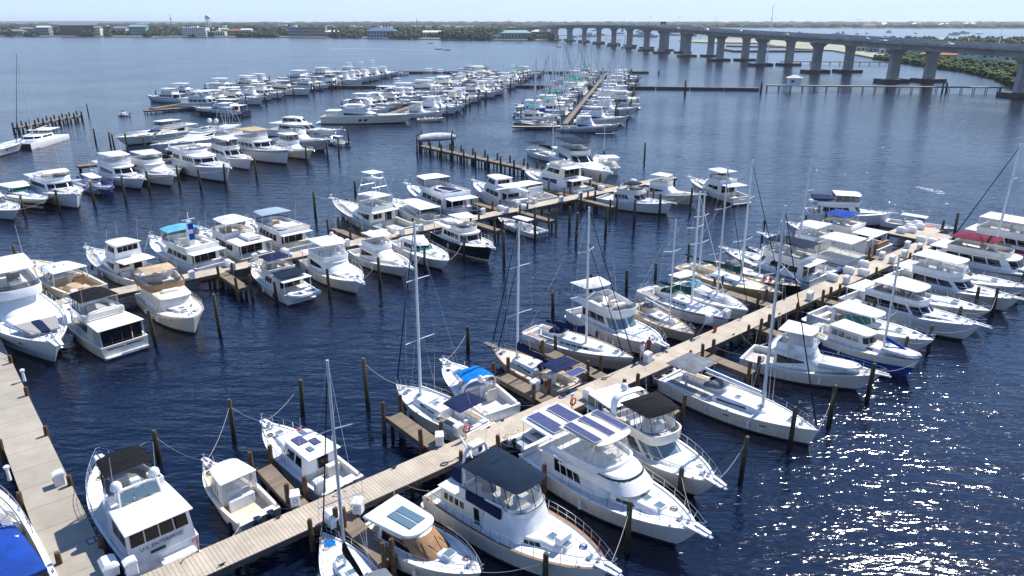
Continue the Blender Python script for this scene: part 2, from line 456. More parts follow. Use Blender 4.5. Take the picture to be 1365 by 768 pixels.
            s.part('helm_seat', mb, seatm, fb_); mb = MB()
            mb.box(xa + .25, xa + (xf - xa) * .42, -w * hb + .2, -w * hb + .7, zz, zz + .45, bev=.06)
            mb.box(xa + .2, xa + .7, -w * hb + .7, w * hb * .4, zz, zz + .45, bev=.06)
            s.part('seat', mb, seatm, fb_)
        return T
    def top(s, xa, xf, w, z, th=.08, m='navy', crown=.1, nose=.35, wf=None, name='bimini', e=.8, aftround=.2, legs=None, legm='steel', legr=.02, solar=None, tilt=0, ripple=0):
        """canvas or hard top in metres"""
        out = rrect(xa, xf, w, min(aftround + .15, w * .8), w2=wf or w, n=4) if nose < .1 else [plan(u, xa, xf, w, wf or w, nose, e) for u in RINGU]
        mb = MB(); mb.pillow(out, z, th, crown)
        if tilt: mb.v = [(x, y, zz + tilt * (x - xa) / (xf - xa)) for x, y, zz in mb.v]
        o = s.part(name, mb, m)
        if ripple:
            mb = MB()
            for i in range(1, ripple + 1):
                x = xa + (xf - xa) * i / (ripple + 1)
                mb.tube([(x, y * w, z + th + crown * (1 - y * y) * .9 + .0) for y in (-.96, -.6, 0, .6, .96)], .022, 5)
            s.part('canopy_hoop', mb, m, o)
        if legs:
            for (x0, y0, z0, x1, y1) in legs:
                for sg in (1, -1): mb = MB(); mb.tube([(x0, sg * y0, z0), (x1, sg * y1, z + th * .4)], legr, 5); s.part('canopy_leg', mb, legm, o)
        if solar:
            for (x0, x1, y0, y1) in solar:
                mb = MB(); zc = z + th + crown * .75 + .02; mb.box(x0, x1, y0, y1, zc - .03, zc + .03); mb.box(x0 + .05, x1 - .05, y0 + .05, y1 - .05, zc + .031, zc + .034, 1)
                s.part('solar_panel', mb, ['alu', 'solar'], o)
        return o
    def encl(s, xa, xf, w, wf, nose, z0, h, ra=0, rf=0, tum=0, m='vinyl', us=(0, .12, .24, .34, .42, .5), frame='white', aft=False, fr=.025, e=.8):
        T = Tier(xa, xf, w, wf, nose, z0, h, ra, rf, tum, e)
        mb = MB(); mb.loft([T.ring(0), T.ring(.5), T.ring(1)], close=aft); eo = s.part('enclosure', mb, m)
        mb = MB()
        for u in us:
            for uu in ((u, 1 - u) if u != .5 else (u,)): mb.tube([T.P(uu, 0, .01), T.P(uu, .5, .01), T.P(uu, 1, .01)], fr, 4)
        mb.tube([T.P(u, 0, .01) for u in RINGU], fr, 4); mb.tube([T.P(u, 1, .01) for u in RINGU], fr, 4)
        s.part('enclosure_frame', mb, frame, eo)
        return T
    def rail(s, t0=.35, h=.65, n=7, inset=.12, m='steel', r=.022, pul=.35, mid=True, h0=None, taft=None, name='rail', mids=1):
        mb = MB(); h0 = h if h0 is None else h0
        def P(t, sg, k, out=0):
            x, y, z = s.hp(t, 1.0); y = max(0, y - inset)
            hh = h0 + (h - h0) * (t - t0) / (1 - t0)
            return (x + out, sg * (y + .0), z + .02 + hh * k)
        ts = [t0 + (.985 - t0) * i / 14 for i in range(15)]
        for k in ([1] + [j / (mids + 1) for j in range(1, mids + 1)] if mid else [1]):
            side = [P(t, 1, k, pul * max(0, (t - .8) / .185) ** 2) for t in ts]
            tip = side[-1]; front = [(tip[0] + .05, tip[1] * .5 + .12, tip[2]), (tip[0] + .05, -tip[1] * .5 - .12, tip[2])] if pul else []
            sp = [(x, -y, z) for x, y, z in reversed(side)]
            st = [P(t0 - .015, 1, 0)] if k == 1 else []; en = [P(t0 - .015, -1, 0)] if k == 1 else []
            mb.tube(st + side + front + sp + en, r if k == 1 else r * .6, 4)
        for i in range(n):
            t = t0 + (.975 - t0) * (i + .5) / n
            for sg in (1, -1): mb.tube([P(t, sg, 0), P(t, sg, 1, pul * max(0, (t - .8) / .185) ** 2)], r * .8, 4)
        s.part(name, mb, m)
    def pulpit(s, l=.8, w=.28, m='white', anchor=True):
        x = s.X(1); z = s.fb
        mb = MB(); mb.pillow(rrect(x - .8, x + l, w * 1.5, .08, w2=w), z + .0, .09); s.part('bow_pulpit', mb, m)
        if anchor:
            mb = MB(); mb.tube([(x - .3, 0, z + .14), (x + l + .05, 0, z + .12)], .035, 5); mb.box(x + l - .1, x + l + .22, -.14, .14, z - .12, z + .0, bev=.04); mb.lathe(x - .7, 0, [(.12, z), (.12, z + .25), (.08, z + .3)], 8)
            s.part('anchor', mb, 'steel')
    def hatch(s, x, y=0, l=.5, w=.5, z=None, m='glassblue', z_off=.0):
        z = s.dzx(x) + .05 if z is None else z
        mb = MB(); mb.box(x - l / 2 - .05, x + l / 2 + .05, y - w / 2 - .05, y + w / 2 + .05, z - .08, z + .05, 0, bev=.03); mb.box(x - l / 2, x + l / 2, y - w / 2, y + w / 2, z + .051, z + .058, 1)
        s.part('hatch', mb, ['white', m])
    def box(s, name, x0, x1, y0, y1, z0, z1, m='white', bev=.05):
        mb = MB(); mb.box(x0, x1, y0, y1, z0, z1, bev=bev); return s.part(name, mb, m)
    def dome(s, x, y, z, r=.3):
        mb = MB(); mb.lathe(x, y, [(r * .6, z), (r * .6, z + r * .3), (r, z + r * .5), (r, z + r * .9), (r * .85, z + r * 1.5), (r * .5, z + r * 1.85), (.02, z + r * 2)], 12); s.part('radar_dome', mb, 'white')
    def antenna(s, x, y, z, h=4, lean=.25, m='white', r=.014):
        mb = MB(); mb.tube([(x, y, z), (x - lean * h, y * 1.02, z + h)], r, 4, r2=r * .6); s.part('antenna', mb, m)
    def arch(s, x, w, z0, z1, rake=.5, wid=.35, th=.09, m='white'):
        mb = MB(); pts = []
        for i in range(13):
            a = PI * i / 12; y = w * (math.cos(a) if abs(math.cos(a)) < .0 else math.copysign(abs(math.cos(a)) ** .45, math.cos(a)))
            z = z0 + (z1 - z0) * math.sin(a) ** .55; pts.append((x - rake * math.sin(a) ** .55, y, z))
        mb.bar(pts, wid, th); s.part('radar_arch', mb, m)
    def outboard(s, y, x=None, z=.75, m='engine', k=1.0, tilt=0):
        x = s.X(0) - .35 if x is None else x
        mb = MB()
        mb.loft([[(x + px * k * sx - tilt * 0 + .0, y + py * k, z + zz * k) for px, py in ((-.33, -.1), (-.2, -.2), (.15, -.2), (.28, -.12), (.28, .12), (.15, .2), (-.2, .2), (-.33, .1))] for zz, sx in ((0, .8), (.18, 1), (.5, 1.0), (.66, .72), (.7, .4))], cap0=True, cap1=True, mi=0)
        mb.box(x - .12 * k, x + .1 * k, y - .08 * k, y + .08 * k, -.4, z + .02, 0); mb.box(x + .1, x + .42, y - .15, y + .15, z - .25, z - .05, 0, bev=.03)
        s.part('outboard_motor', mb, m)
    def rigger(s, x, y, z, l=7, lean=-.5, outw=.35):
        for sg in (1, -1):
            mb = MB(); mb.tube([(x, sg * y, z), (x - l * .55 * -lean, sg * (y + l * outw), z + l * .8)], .025, 4, r2=.012); s.part('outrigger', mb, 'steel')
    def tower(s, xa, xf, w, z0, z1, top='wcanvas', mats='steel'):
        mb = MB(); wt = w * .45; xm0, xm1 = xa + (xf - xa) * .3, xa + (xf - xa) * .75
        for sg in (1, -1):
            mb.tube([(xa, sg * w, z0), (xm0, sg * wt, z1)], .035, 5); mb.tube([(xf, sg * w, z0), (xm1, sg * wt, z1)], .035, 5)
            for k in (.3, .6, .85):
                a = Vector((xa, sg * w, z0)).lerp(Vector((xm0, sg * wt, z1)), k); b = Vector((xf, sg * w, z0)).lerp(Vector((xm1, sg * wt, z1)), k)
                mb.tube([a, b], .02, 4)
            mb.tube([(xa, sg * w, z0), (xm1, sg * wt * 1.1, z0 + (z1 - z0) * .9)], .02, 4); mb.tube([(xf, sg * w, z0), (xm0, sg * wt * 1.1, z0 + (z1 - z0) * .9)], .02, 4)
        for k in (.3, .6, .85):
            for (x0, x1) in ((xa, xm0), (xf, xm1)):
                x = x0 + (x1 - x0) * k; ww = w + (wt - w) * k; mb.tube([(x, ww, z0 + (z1 - z0) * k), (x, -ww, z0 + (z1 - z0) * k)], .02, 4)
        s.part('tuna_tower', mb, mats)
        mb = MB(); mb.pillow(rrect(xm0 - .2, xm1 + .3, wt * 1.1, .2), z1 - .95, .05)
        mb.pillow(rrect(xm0 - .3, xm1 + .4, wt * 1.3, .2), z1, .06, .05); s.part('tower_top', mb, 'white')
    def loose(s, name, mb, mats, label, cat, group=None):
        o = mb.build(name, mats); tag(o, label, cat, group); s.dinghies.append((o, (0, 0, 0, 0))); return o
    def text(s, txt, x, z, size, ycen=0, m='ink', off=.02, tiltx=0, face='aft'):
        cu = bpy.data.curves.new('t', 'FONT'); cu.body = txt; cu.size = size; cu.align_x = 'CENTER'; cu.extrude = .002; cu.resolution_u = 2
        ob = bpy.data.objects.new('t', cu); COL.objects.link(ob)
        dg = bpy.context.evaluated_depsgraph_get(); me = bpy.data.meshes.new_from_object(ob.evaluated_get(dg)); bpy.data.objects.remove(ob)
        # text drawn in its xy plane -> stands on the transom facing aft
        if face == 'aft':
            rot = Matrix(((0, 0, -1), (-1, 0, 0), (0, 1, 0))).to_4x4()
        else: rot = Matrix(((1, 0, 0), (0, 0, -1), (0, 1, 0))).to_4x4()
        if tiltx: rot = Matrix.Rotation(tiltx, 4, 'Y') @ rot
        me.transform(rot); me.transform(Matrix.Translation((x - off, ycen, z)))
        me.materials.clear(); me.materials.append(M[m])
        o = bpy.data.objects.new('lettering', me); COL.objects.link(o); o.parent = s.root
    def fenders(s):
        if s.merge: return
        rf_ = random.Random(int(s.L * 100)); hb = s.B / 2
        for sg in (1, -1):
            for t in (.22, .42, .62):
                if rf_.random() < .35: continue
                x, y, z = s.hp(t + rf_.uniform(-.05, .05), .98); zb_ = z - .62
                mb = MB(); y = sg * (y + .06); mb.lathe(x, y, [(.03, zb_ - .32), (.12, zb_ - .24), (.12, zb_ + .24), (.03, zb_ + .32)], 8); mb.tube([(x, y, zb_ + .3), (x, y - sg * .1, z + .03)], .012, 3)
                mb.build('fender', rf_.choice(['white', 'hyp', 'navy', 'white']), s.root)
            for t in (.90, .52, .04):
                x, y, z = s.hp(t, 1.0); mb = MB(); y = sg * (y - .09); mb.tube([(x - .16, y, z + .09), (x + .16, y, z + .09)], .022, 4); mb.box(x - .06, x + .06, y - .02, y + .02, z + .02, z + .08); mb.build('cleat', 'steel', s.root)
        x = s.X(.90); z = s.dz(.90) + .04; mb = MB(); mb.box(x - .18, x + .15, -.13, .13, z, z + .14, bev=.04); mb.lathe(x, .18, [(.09, z), (.09, z + .22), (.06, z + .26)], 8); mb.build('windlass', 'steel', s.root)
        mb = MB(); x = s.X(.83); y = hb * s.half(.83) * .45
        for k in range(3): mb.tube([(x + (.22 - .03 * k) * math.cos(q * PI / 5), y + (.22 - .03 * k) * math.sin(q * PI / 5), z - .05 + .02 + .03 * k) for q in range(10)], .022, 4, closed=True)
        mb.build('coiled_rope', rf_.choice(['rope', 'rope', 'dirtrope', 'royal']), s.root)
    def place(s, bow, stern, zb=None, zs=None, cap=None, az=None, mode='bow', heel=0, fit=True, zk=1, world=False):
        """bow/stern: pixel positions in the photo of the tip of the bow and the transom top; cap: keep hull length"""
        zb = s.fb if zb is None else zb; zs = s.fa if zs is None else zs
        A = at(*bow, zb) if not world else bow; S_ = at(*stern, zs) if not world else stern
        if world: bow = (0, 300)
        a = math.atan2(A[1] - S_[1], A[0] - S_[0]) if az is None else R(90 - az)
        if az is not None:
            h = (math.cos(a), math.sin(a))
            if mode == 'stern': A = (S_[0] + h[0] * s.L, S_[1] + h[1] * s.L)
            else: S_ = (A[0] - h[0] * s.L, A[1] - h[1] * s.L)
        # keep the hull clear of the pier edges
        nn = lambda q: q[0] * GU[1] - q[1] * GU[0]
        ss = lambda q: q[0] * GU[0] + q[1] * GU[1]
        for lo, hi in ((-34.1, -32.0), (-80.0, -77.8)):
            if not 2 < (ss(A) + ss(S_)) / 2 < 104: continue
            m = .40; ms = .45 + s.swim * .9; a_, s_ = nn(A), nn(S_)
            for (e, o, mm, isb) in ((s_, a_, ms, 0), (a_, s_, m, 1)):
                t = None
                if o > hi + 2 and lo - 6 < e < hi + mm: t = (o - (hi + mm)) / (o - e)
                if o < lo - 2 and lo - mm < e < hi + 6: t = ((lo - mm) - o) / (e - o)
                if t is not None:
                    if isb: A = (S_[0] + (A[0] - S_[0]) * t, S_[1] + (A[1] - S_[1]) * t)
                    else: S_ = (A[0] + (S_[0] - A[0]) * t, A[1] + (S_[1] - A[1]) * t)
        L = s.L; dd = math.hypot(A[0] - S_[0], A[1] - S_[1])
        k = min(1.2, max(.70, dd / L)) if fit else 1.0
        L *= k; kz = (1 - (1 - k) * .55) * zk
        if zk == 1 and bow[1] < 425: kz *= .90
        s.root.scale = (k, 1 - (1 - k) * .55, kz)
        if mode == 'bow': cx, cy = A[0] - math.cos(a) * L / 2, A[1] - math.sin(a) * L / 2
        elif mode == 'mid': cx, cy = (A[0] + S_[0]) / 2, (A[1] + S_[1]) / 2
        else: cx, cy = S_[0] + math.cos(a) * L / 2, S_[1] + math.sin(a) * L / 2
        s.root.location = (cx, cy, 0); s.root.rotation_euler = (heel, 0, a)
        for d, (x, y, z, rz) in s.dinghies:
            x *= k; y *= kz; z *= kz
            d.location = (cx + math.cos(a) * x - math.sin(a) * y, cy + math.sin(a) * x + math.cos(a) * y, z); d.rotation_euler = (0, 0, a + rz)
            if d.type == 'MESH': d.scale = (k, kz, kz)
        if hasattr(s, 'hp') and s.cock is not None and s.root.get('category') != 'catamaran': s.fenders()
        s.finish(); BOATS.append((s, (cx + math.cos(a) * L / 2, cy + math.sin(a) * L / 2, s.fb * kz), (cx - math.cos(a) * (L / 2 - .3), cy - math.sin(a) * (L / 2 - .3), s.fa * kz)))
        if DBG and hasattr(s, 'mtop'):
            bpy.context.view_layer.update(); w_ = s.root.matrix_world @ Vector(s.mtop); F_ = w_.y * math.cos(R(PITCH)) - (w_.z - CAM_H) * math.sin(R(PITCH)); U_ = w_.y * math.sin(R(PITCH)) + (w_.z - CAM_H) * math.cos(R(PITCH)); print('MAST', round(682.5 + FPX * w_.x / F_), round(384 - FPX * U_ / F_), s.root['label'][:60])
        return s
    def berth(s, s0, n0, out=1, L=None, bow_in=False, skew=0, **kw):
        """moor at s0 along the pier, near end at n0, pointing out (out=+1 towards +n)"""
        L = L or s.L; p = grid(s0, n0); q = grid(s0 + skew, n0 + out * L)
        return s.place(p, q, world=True, **kw) if bow_in else s.place(q, p, world=True, **kw)
    def dinghy(s, label, x, y, z, rz=PI / 2, L=2.8, cover=None, m='hyp', motor=False):
        d = make_dinghy(label, L, cover, m, motor); s.dinghies.append((d, (x, y, z, rz))); return d

def blen(bow, stern, zb=1.7, zs=1.2):
    return math.dist(at(*bow, zb), at(*stern, zs))

def make_dinghy(label, L=2.8, cover=None, m='hyp', motor=False):
    r = tag(empty('dinghy'), label, 'dinghy'); mb = MB(); w = L * .24; tr = L * .07
    pts = [(-L / 2, w, tr), (-L * .1, w, tr), (L * .22, w * .92, tr * 1.1), (L * .4, w * .5, tr * 1.4), (L * .45, 0, tr * 1.6), (L * .4, -w * .5, tr * 1.4), (L * .22, -w * .92, tr * 1.1), (-L * .1, -w, tr), (-L / 2, -w, tr)]
    mb.tube(pts, tr, 8); mb.build('inflatable_tube', m, r)
    mb = MB(); mb.pillow(rrect(-L * .46, L * .35, w, .1, w2=w * .6), tr * .3, .05); mb.box(-L * .47, -L * .44, -w, w, tr * .3, tr * 2); mb.build('floor', 'greyhull', r)
    if cover:
        mb = MB(); mb.pillow([plan(u, -L * .52, L * .5, w + tr * .9, w + tr * .9, L * .35) for u in RINGU], tr * .8, .12 * L / 2.8, .18 * L / 2.8); mb.build('boat_cover', cover, r)
    else:
        mb = MB(); mb.box(-L * .12, L * .02, -w, w, tr * 1.3, tr * 1.6, bev=.02); mb.build('seat', 'cushion', r)
    if motor:
        mb = MB(); x = -L / 2 - .08; mb.box(x - .15, x + .15, -.12, .12, tr * 2, tr * 2 + .4, bev=.06); mb.box(x - .04, x + .04, -.05, .05, -.1, tr * 2.2); mb.build('outboard_motor', 'engineblk', r)
    return r

def sailboat(name, label, L, B, mast_h, mx=.60, fa=1.0, fb=1.35, hull='white', stripe=None, boot='blueboot', deck='deck', cabh=.42, jib='navy', jib2=None, boomcov='navy', bimini=None, dodger=None,
             mizzen=None, merge=False, rake=1.0, tr=.55, mastm='alu', cockpit=.34, fulls=2.0, spreaders=2, group=None, cab=(.36, .72), wins=4, jibd=.055, cockdeck='deck', arch=False, boom=True, cap=None, cat='sailboat', mastr=.115, lean=0.0, glass='glass', rails=True, flare=.25, capw=.12, sq=(.8, .88)):
    b = Boat(name, label, cat, L, B, fa, fb, rake, tr, fulls, flare, hull=hull, stripe=stripe, boot=boot, deck=deck, cock=cockpit, cz=fa - .45, inset=capw if cap else .10, bw=.05, merge=merge, pw=1.0, group=group, cap=cap, sq=sq)
    # side decks beside the cockpit: a U-shaped coaming with benches
    hb = B / 2; xa = b.X(.03); xc = b.X(cockpit)
    mb = MB(); w = hb * .78
    mb.box(xa, xc, w * .52, w * 1.05, fa - .46, fa + .12, bev=.06); mb.box(xa, xc, -w * 1.05, -w * .52, fa - .46, fa + .12, bev=.06); mb.box(xa, xa + .5, -w * .52, w * .52, fa - .46, fa + .05, bev=.05)
    b.part('cockpit_coaming', mb, 'white' if deck == 'deck' else deck)
    mb = MB(); mb.box(xa + .55, xc - .2, w * .56, w * .92, fa + .12, fa + .17, bev=.02); mb.box(xa + .55, xc - .2, -w * .92, -w * .56, fa + .12, fa + .17, bev=.02); b.part('seat', mb, 'teakpale')
    b.cabin(cab[0], cab[1], .62, .42, 1.3, cabh, z0=b.dz(.5) - .06, rf=.45, tum=.12, e=.9, m='white' if hull != 'tanhull' else 'offwhite', win=[('S', .12, .92, .35, .78, .4, .75, wins, glass)], bev=.05)
    zt = b.dz(.5) + cabh - .02
    X = b.X
    for t in (cab[0] + .12, cab[1] - .07): b.hatch(X(t), 0, .45, .45, z=zt, m='glassblue')
    b.hatch(X(.84), 0, .5, .5)
    def mast(t, h, z, r=mastr, nm='mast'):
        x = X(t); mb = MB(); lx = -h * .015
        rings = []
        for k in range(9):
            f = k / 8; rr = r * (1 - .3 * f); zz = z + (h - z) * f; xx = x + lx * f; yy = lean * f
            rings.append([(xx + 1.35 * rr * math.cos(2 * PI * q / 8), yy + rr * math.sin(2 * PI * q / 8), zz) for q in range(8)])
        mb.loft(rings, cap0=True, cap1=True)
        mo = b.part(nm, mb, mastm); sp = []
        for k in range(spreaders):
            f = (k + 1) / (spreaders + .9); zz = z + (h - z) * f; l = hb * (.82 - .18 * k)
            mb = MB(); mb.tube([(x + lx * f - .25, l + lean * f, zz + .08), (x + lx * f, lean * f, zz), (x + lx * f - .25, -l + lean * f, zz + .08)], .035, 4); b.part('spreader', mb, mastm, mo); sp.append((x + lx * f - .25, l, zz + .08, lean * f))
        mb = MB()
        xx, yy, zz = x + lx, lean, h
        for sg in (1, -1):
            cx, cy, cz = b.hp(t - .01, 1.0)
            pts = [(cx, sg * (cy - .12), cz)] + [(p[0], sg * p[1] + p[3], p[2]) for p in sp] + [(xx, yy, zz * .985)]
            mb.tube(pts, .010, 3); mb.tube([(cx - .35, sg * (cy - .1), cz), (x, lean * .5, z + (h - z) * .5)], .008, 3)
        mb.tube([(b.X(0) + .1, 0, fa + .1), (xx, yy, zz)], .010, 3)
        b.part('rigging', mb, 'steel')
        mb = MB(); mb.tube([(xx, yy, zz), (xx - .05, yy, zz + .5)], .012, 3); mb.tube([(xx, yy, zz + .08), (xx + .45, yy, zz + .2)], .012, 3); b.part('wind_vane', mb, 'darkpipe', mo)
        return xx, yy, zz
    zb = b.dz(mx) if mx > cab[1] else zt
    tx_, ty_, tz_ = mast(mx, mast_h, zb - .1); b.mtop = (tx_, ty_, tz_)
    if jib:
        mb = MB(); a = Vector((X(.985), 0, fb + .35)); c = Vector((tx_ + .08, ty_, tz_ * .97)); mb.tube([a, a.lerp(c, .08), a.lerp(c, .25), a.lerp(c, .75), c], jibd, 6, r2=jibd * .45); b.part('furled_jib', mb, jib)
    if jib2:
        mb = MB(); a = Vector((X(.90), 0, fb + .2)); c = Vector((tx_ + .08, ty_, tz_ * .78)); mb.tube([a, a.lerp(c, .3), c], jibd * .9, 6, r2=.03); b.part('furled_staysail', mb, jib2)
    if boom:
        zbm = zt + .85; x0 = X(mx) - .1; x1 = X(max(.08, mx - .40))
        mb = MB(); mb.tube([(x0, 0, zbm), (x1, 0, zbm + .12)], .07, 6); b.part('boom', mb, mastm)
        if boomcov:
            mb = MB(); rings = []
            for k in range(8):
                f = k / 7; x = x0 + (x1 - x0) * f; hgt = .62 * (1 - f) ** .8 + .16 if k else .95
                w_ = .17 * (1 - .4 * f) + .02 * math.sin(k * 2.1); z0 = zbm + .12 * f - .10
                rings.append([(x, w_ * .6, z0), (x, w_, z0 + hgt * .35), (x, w_ * .55, z0 + hgt * .8), (x, 0, z0 + hgt), (x, -w_ * .55, z0 + hgt * .8), (x, -w_, z0 + hgt * .35), (x, -w_ * .6, z0)])
            mb.loft(rings, cap0=True, cap1=True); b.part('sail_cover', mb, boomcov)
    if mizzen:
        mt, mh, mc = mizzen
        mast(mt, mh, fa + .2, mastr * .8)
        if mc:
            mb = MB(); mb.tube([(X(mt) - .1, 0, fa + 1.5), (X(mt) - L * .17, 0, fa + 1.6)], .16, 6, r2=.09); b.part('sail_cover', mb, mc)
    if bimini:
        x0, x1 = X(.05), X(cockpit * .74)
        b.top(x0, x1, hb * .78, fa + 1.75, .06, bimini, .10, nose=.25, wf=hb * .74, legs=[(x0 + .3, hb * .72, fa + .1, x0 + .1, hb * .7), (x1 - .5, hb * .74, fa + .1, x1 - .1, hb * .68), (x1 - .5, hb * .74, fa + .1, (x0 + x1) / 2, hb * .7)], ripple=2)
    if dodger:
        x0, x1 = X(cockpit * .86), X(cockpit + .075)
        T = Tier(x0, x1, hb * .62, hb * .5, .7, zt - .3, 1.15, 0, .55, .12, .8)
        mb = MB(); mb.loft([T.ring(.62), T.ring(.85, -.02), T.ring(.97, -.15), T.ring(1.02, -.45)], close=True, cap1=True); b.part('canvas', mb, dodger)
        mb = MB(); mb.loft([T.ring(0), T.ring(.62)], close=False); b.part('windscreen', mb, 'vinyl')
    mb = MB(); wx = X(.12); rr = .42
    mb.tube([(wx, rr * math.cos(q * PI / 6), fa + .45 + rr * math.sin(q * PI / 6)) for q in range(12)], .02, 4, closed=True); mb.tube([(wx, 0, fa + .45 - rr), (wx, 0, fa + .45 + rr)], .012, 4); mb.tube([(wx, -rr, fa + .45), (wx, rr, fa + .45)], .012, 4); mb.box(wx + .03, wx + .28, -.12, .12, fa - .45, fa + .5, bev=.04)
    b.part('steering_wheel', mb, 'steel')
    if rails:
        b.rail(.86, .62, 3, .10, r=.016, pul=.1, name='pulpit_rail')
        mb = MB()
        for sg in (1, -1):
            for k in (1, .5):
                mb.tube([(lambda p: (p[0], sg * (p[1] - .08), p[2] + .6 * k))(b.hp(t, 1.0)) for t in (.02, .15, .3, .45, .6, .75, .87)], .009, 3)
            for t in (.15, .3, .45, .6, .75): x, y, z = b.hp(t, 1.0); mb.tube([(x, sg * (y - .08), z), (x, sg * (y - .08), z + .6)], .013, 3)
        b.part('lifeline', mb, 'steel')
        mb = MB(); p = b.hp(.02, 1.0); q = b.hp(.09, 1.0)
        for k in (.62, .32): mb.tube([(q[0], q[1] - .08, fa + k), (p[0], p[1] - .08, fa + k), (p[0], -p[1] + .08, fa + k), (q[0], -q[1] + .08, fa + k)], .015, 4)
        b.part('stern_rail', mb, 'steel')
    if arch:
        mb = MB()
        for sg in (1, -1):
            mb.tube([(X(.0), sg * hb * .5, fa), (X(0) - .5, sg * hb * .45, fa + 1.5), (X(0) - 1.3, sg * hb * .45, fa + 1.6)], .03, 5)
        mb.tube([(X(0) - .5, -hb * .45, fa + 1.5), (X(0) - .5, hb * .45, fa + 1.5)], .03, 5); b.part('stern_arch', mb, 'steel')
        mb = MB(); mb.box(X(0) - .9, X(0) + .3, -hb * .5, hb * .5, fa + 1.62, fa + 1.67); mb.box(X(0) - .85, X(0) + .25, -hb * .47, hb * .47, fa + 1.671, fa + 1.675, 1); b.part('solar_panel', mb, ['alu', 'solar'])
    return b
# ------------------------------------------------------------------ archetypes (each takes its own look)
def flyboat(name, label, L, B, fa=1.15, fb=2.0, hull='white', stripe=None, boot='boot', cock=.2, ha=.2, hf=.68, hh=1.75, hw=.84, hwf=.7, rf=1.1, nose=1.3, trunk=(.6, .88, .55),
            wins=None, fwin=('F', .8, .42, .9, 3), bridge=(.22, .55, .76), bh=.62, topkind='bimini', topm='navy', topz=1.95, topx=None, encl=None, enclm='vinyl', enclf='white', over=True, overx=None,
            merge=False, rail=True, arch=False, deck='deck', group=None, cat='motor yacht', pul=True, domes=0, swim=.6, glass='glass', ant=1, cap=None, aftwin=True, seatm='cushion', rake=1.5, full=2.4, tr=.9,
            trunkwin=True, hatches=2, legm='steel', cabm=None, flare=.5, railh=.7, dink=None, cz=.6, fbwind=True, sq=(.8, .88)):
    cabm = cabm or ('white' if hull not in ('cream', 'tanhull') else 'cream')
    b = Boat(name, label, cat, L, B, fa, fb, rake, tr, full, flare, hull=hull, stripe=stripe, boot=boot, deck=deck, cock=cock, cz=cz, inset=.18, bw=.06, merge=merge, swim=swim, group=group, cap=cap, sq=sq)
    hb = B / 2; z0 = b.dz(max(ha, cock + .02)) - .1
    if trunk:
        a, f, h = trunk
        T2 = b.cabin(a, f, .6, .38, 1.5, h, z0=b.dz(a) - .08, rf=.7, tum=.15, m=cabm, dz=-.12 + (b.dz(f) - b.dz(a)) * .6, win=[('S', .25, .9, .4, .75, .45, .75, 3)] if trunkwin else [], name='trunk_cabin')
        for k in range(hatches):
            x = b.X(a + (f - a) * (.55 + .28 * k)) - .3; fr = (x - b.X(a)) / (b.X(f) - b.X(a))
            b.hatch(x, 0 if hatches == 1 or k else 0, .5, .5, z=b.dz(a) - .08 + h + (-.12 + (b.dz(f) - b.dz(a)) * .6) * fr)
    wins = wins if wins is not None else [('S', .08, .96, .42, .86, .42, .86, 4)]
    win = list(wins) + ([fwin] if fwin else []) + ([('A', -.75, .75, .12, .85, 3)] if aftwin else [])
    T = b.cabin(ha, hf, hw, hwf, nose, hh, z0=z0, rf=rf, tum=.14, m=cabm, win=win, glass=glass)
    zt = z0 + hh
    ox = overx if overx is not None else (b.X(cock * .25) if over else b.X(ha) - .1)
    mb = MB(); mb.pillow([plan(u, ox, b.X(hf) - rf + .25, hw * hb + .05, hwf * hb - .05, nose * 1.05) for u in RINGU], zt + .003, .09, .05); b.part('roof', mb, cabm)
    if over:
        mb = MB()
        for sg in (1, -1): mb.bar([(ox + .2, sg * (hw * hb - .12), b.cz), (ox + .2, sg * (hw * hb - .12), zt)], .1, .06)
        b.part('overhang_post', mb, cabm)
    zz = zt + .10
    if bridge:
        a, f, w = bridge
        TB = b.bridge(a, f, w, w * .86, 1.0, zz - .02, bh, m=cabm, rf=-.0, ra=-.1, tum=-.06, seatm=seatm)
        if fbwind and not encl:
            xa, xf = b.X(a), b.X(f)
            Tw = Tier(xa, xf - .04, w * hb, w * hb * .86, 1.0, zz + bh, .34, rf=.25, tum=.05); mb = MB(); Tw.patch(mb, US * .8, 1 - US * .8, 0, 1, 0, 1, off=0, n=14); b.part('windscreen', mb, 'screen')
        x0, x1 = (b.X(a) + .1, b.X(f) - .1) if topx is None else (b.X(topx[0]), b.X(topx[1]))
        if topkind:
            hard = topkind == 'hardtop'
            lg = [(x0 + .25, w * hb * .92, zz + bh, x0 + .15, w * hb * .9), (x1 - .75, w * hb * .9, zz + bh, x1 - .5, w * hb * .82), (x1 - .8, w * hb * .92, zz + bh, (x0 + x1) / 2, w * hb * .88)]
            b.top(x0 - .1, x1 + .1, w * hb * .98, zz + topz, .09 if hard else .05, topm, .12 if hard else .26, nose=.55 if hard else .3, wf=w * hb * .85, name='hardtop' if hard else 'bimini', legs=lg, ripple=0 if hard else 2, legm=legm)
        if encl:
            b.encl(x0 + .02, x1 + (.45 if encl is True else encl), w * hb * .97, w * hb * .82, .9, zz + bh + .02, topz - bh - .02, ra=.0, rf=.5, tum=.06, m=enclm, frame=enclf, aft=False)
    b.zz = zz; b.bh = bh; b.zt = zt
    if arch: b.arch(b.X(bridge[0] if bridge else ha) + .6, hb * .8, zt + .1, zt + 2.0 if arch is True else zt + arch, rake=.7)
    for k in range(domes): b.dome(b.X(bridge[0]) + .3, (-1) ** k * hb * .42, zz + topz + .1, .28)
    for k in range(ant): b.antenna(b.X(.3), (-1) ** k * hb * .7, zz + .3, 4.2, .2)
    if rail: b.rail(.34, railh, 8, pul=.5 if pul else .1)
    if pul: b.pulpit(.7 if L < 14 else .9)
    return b

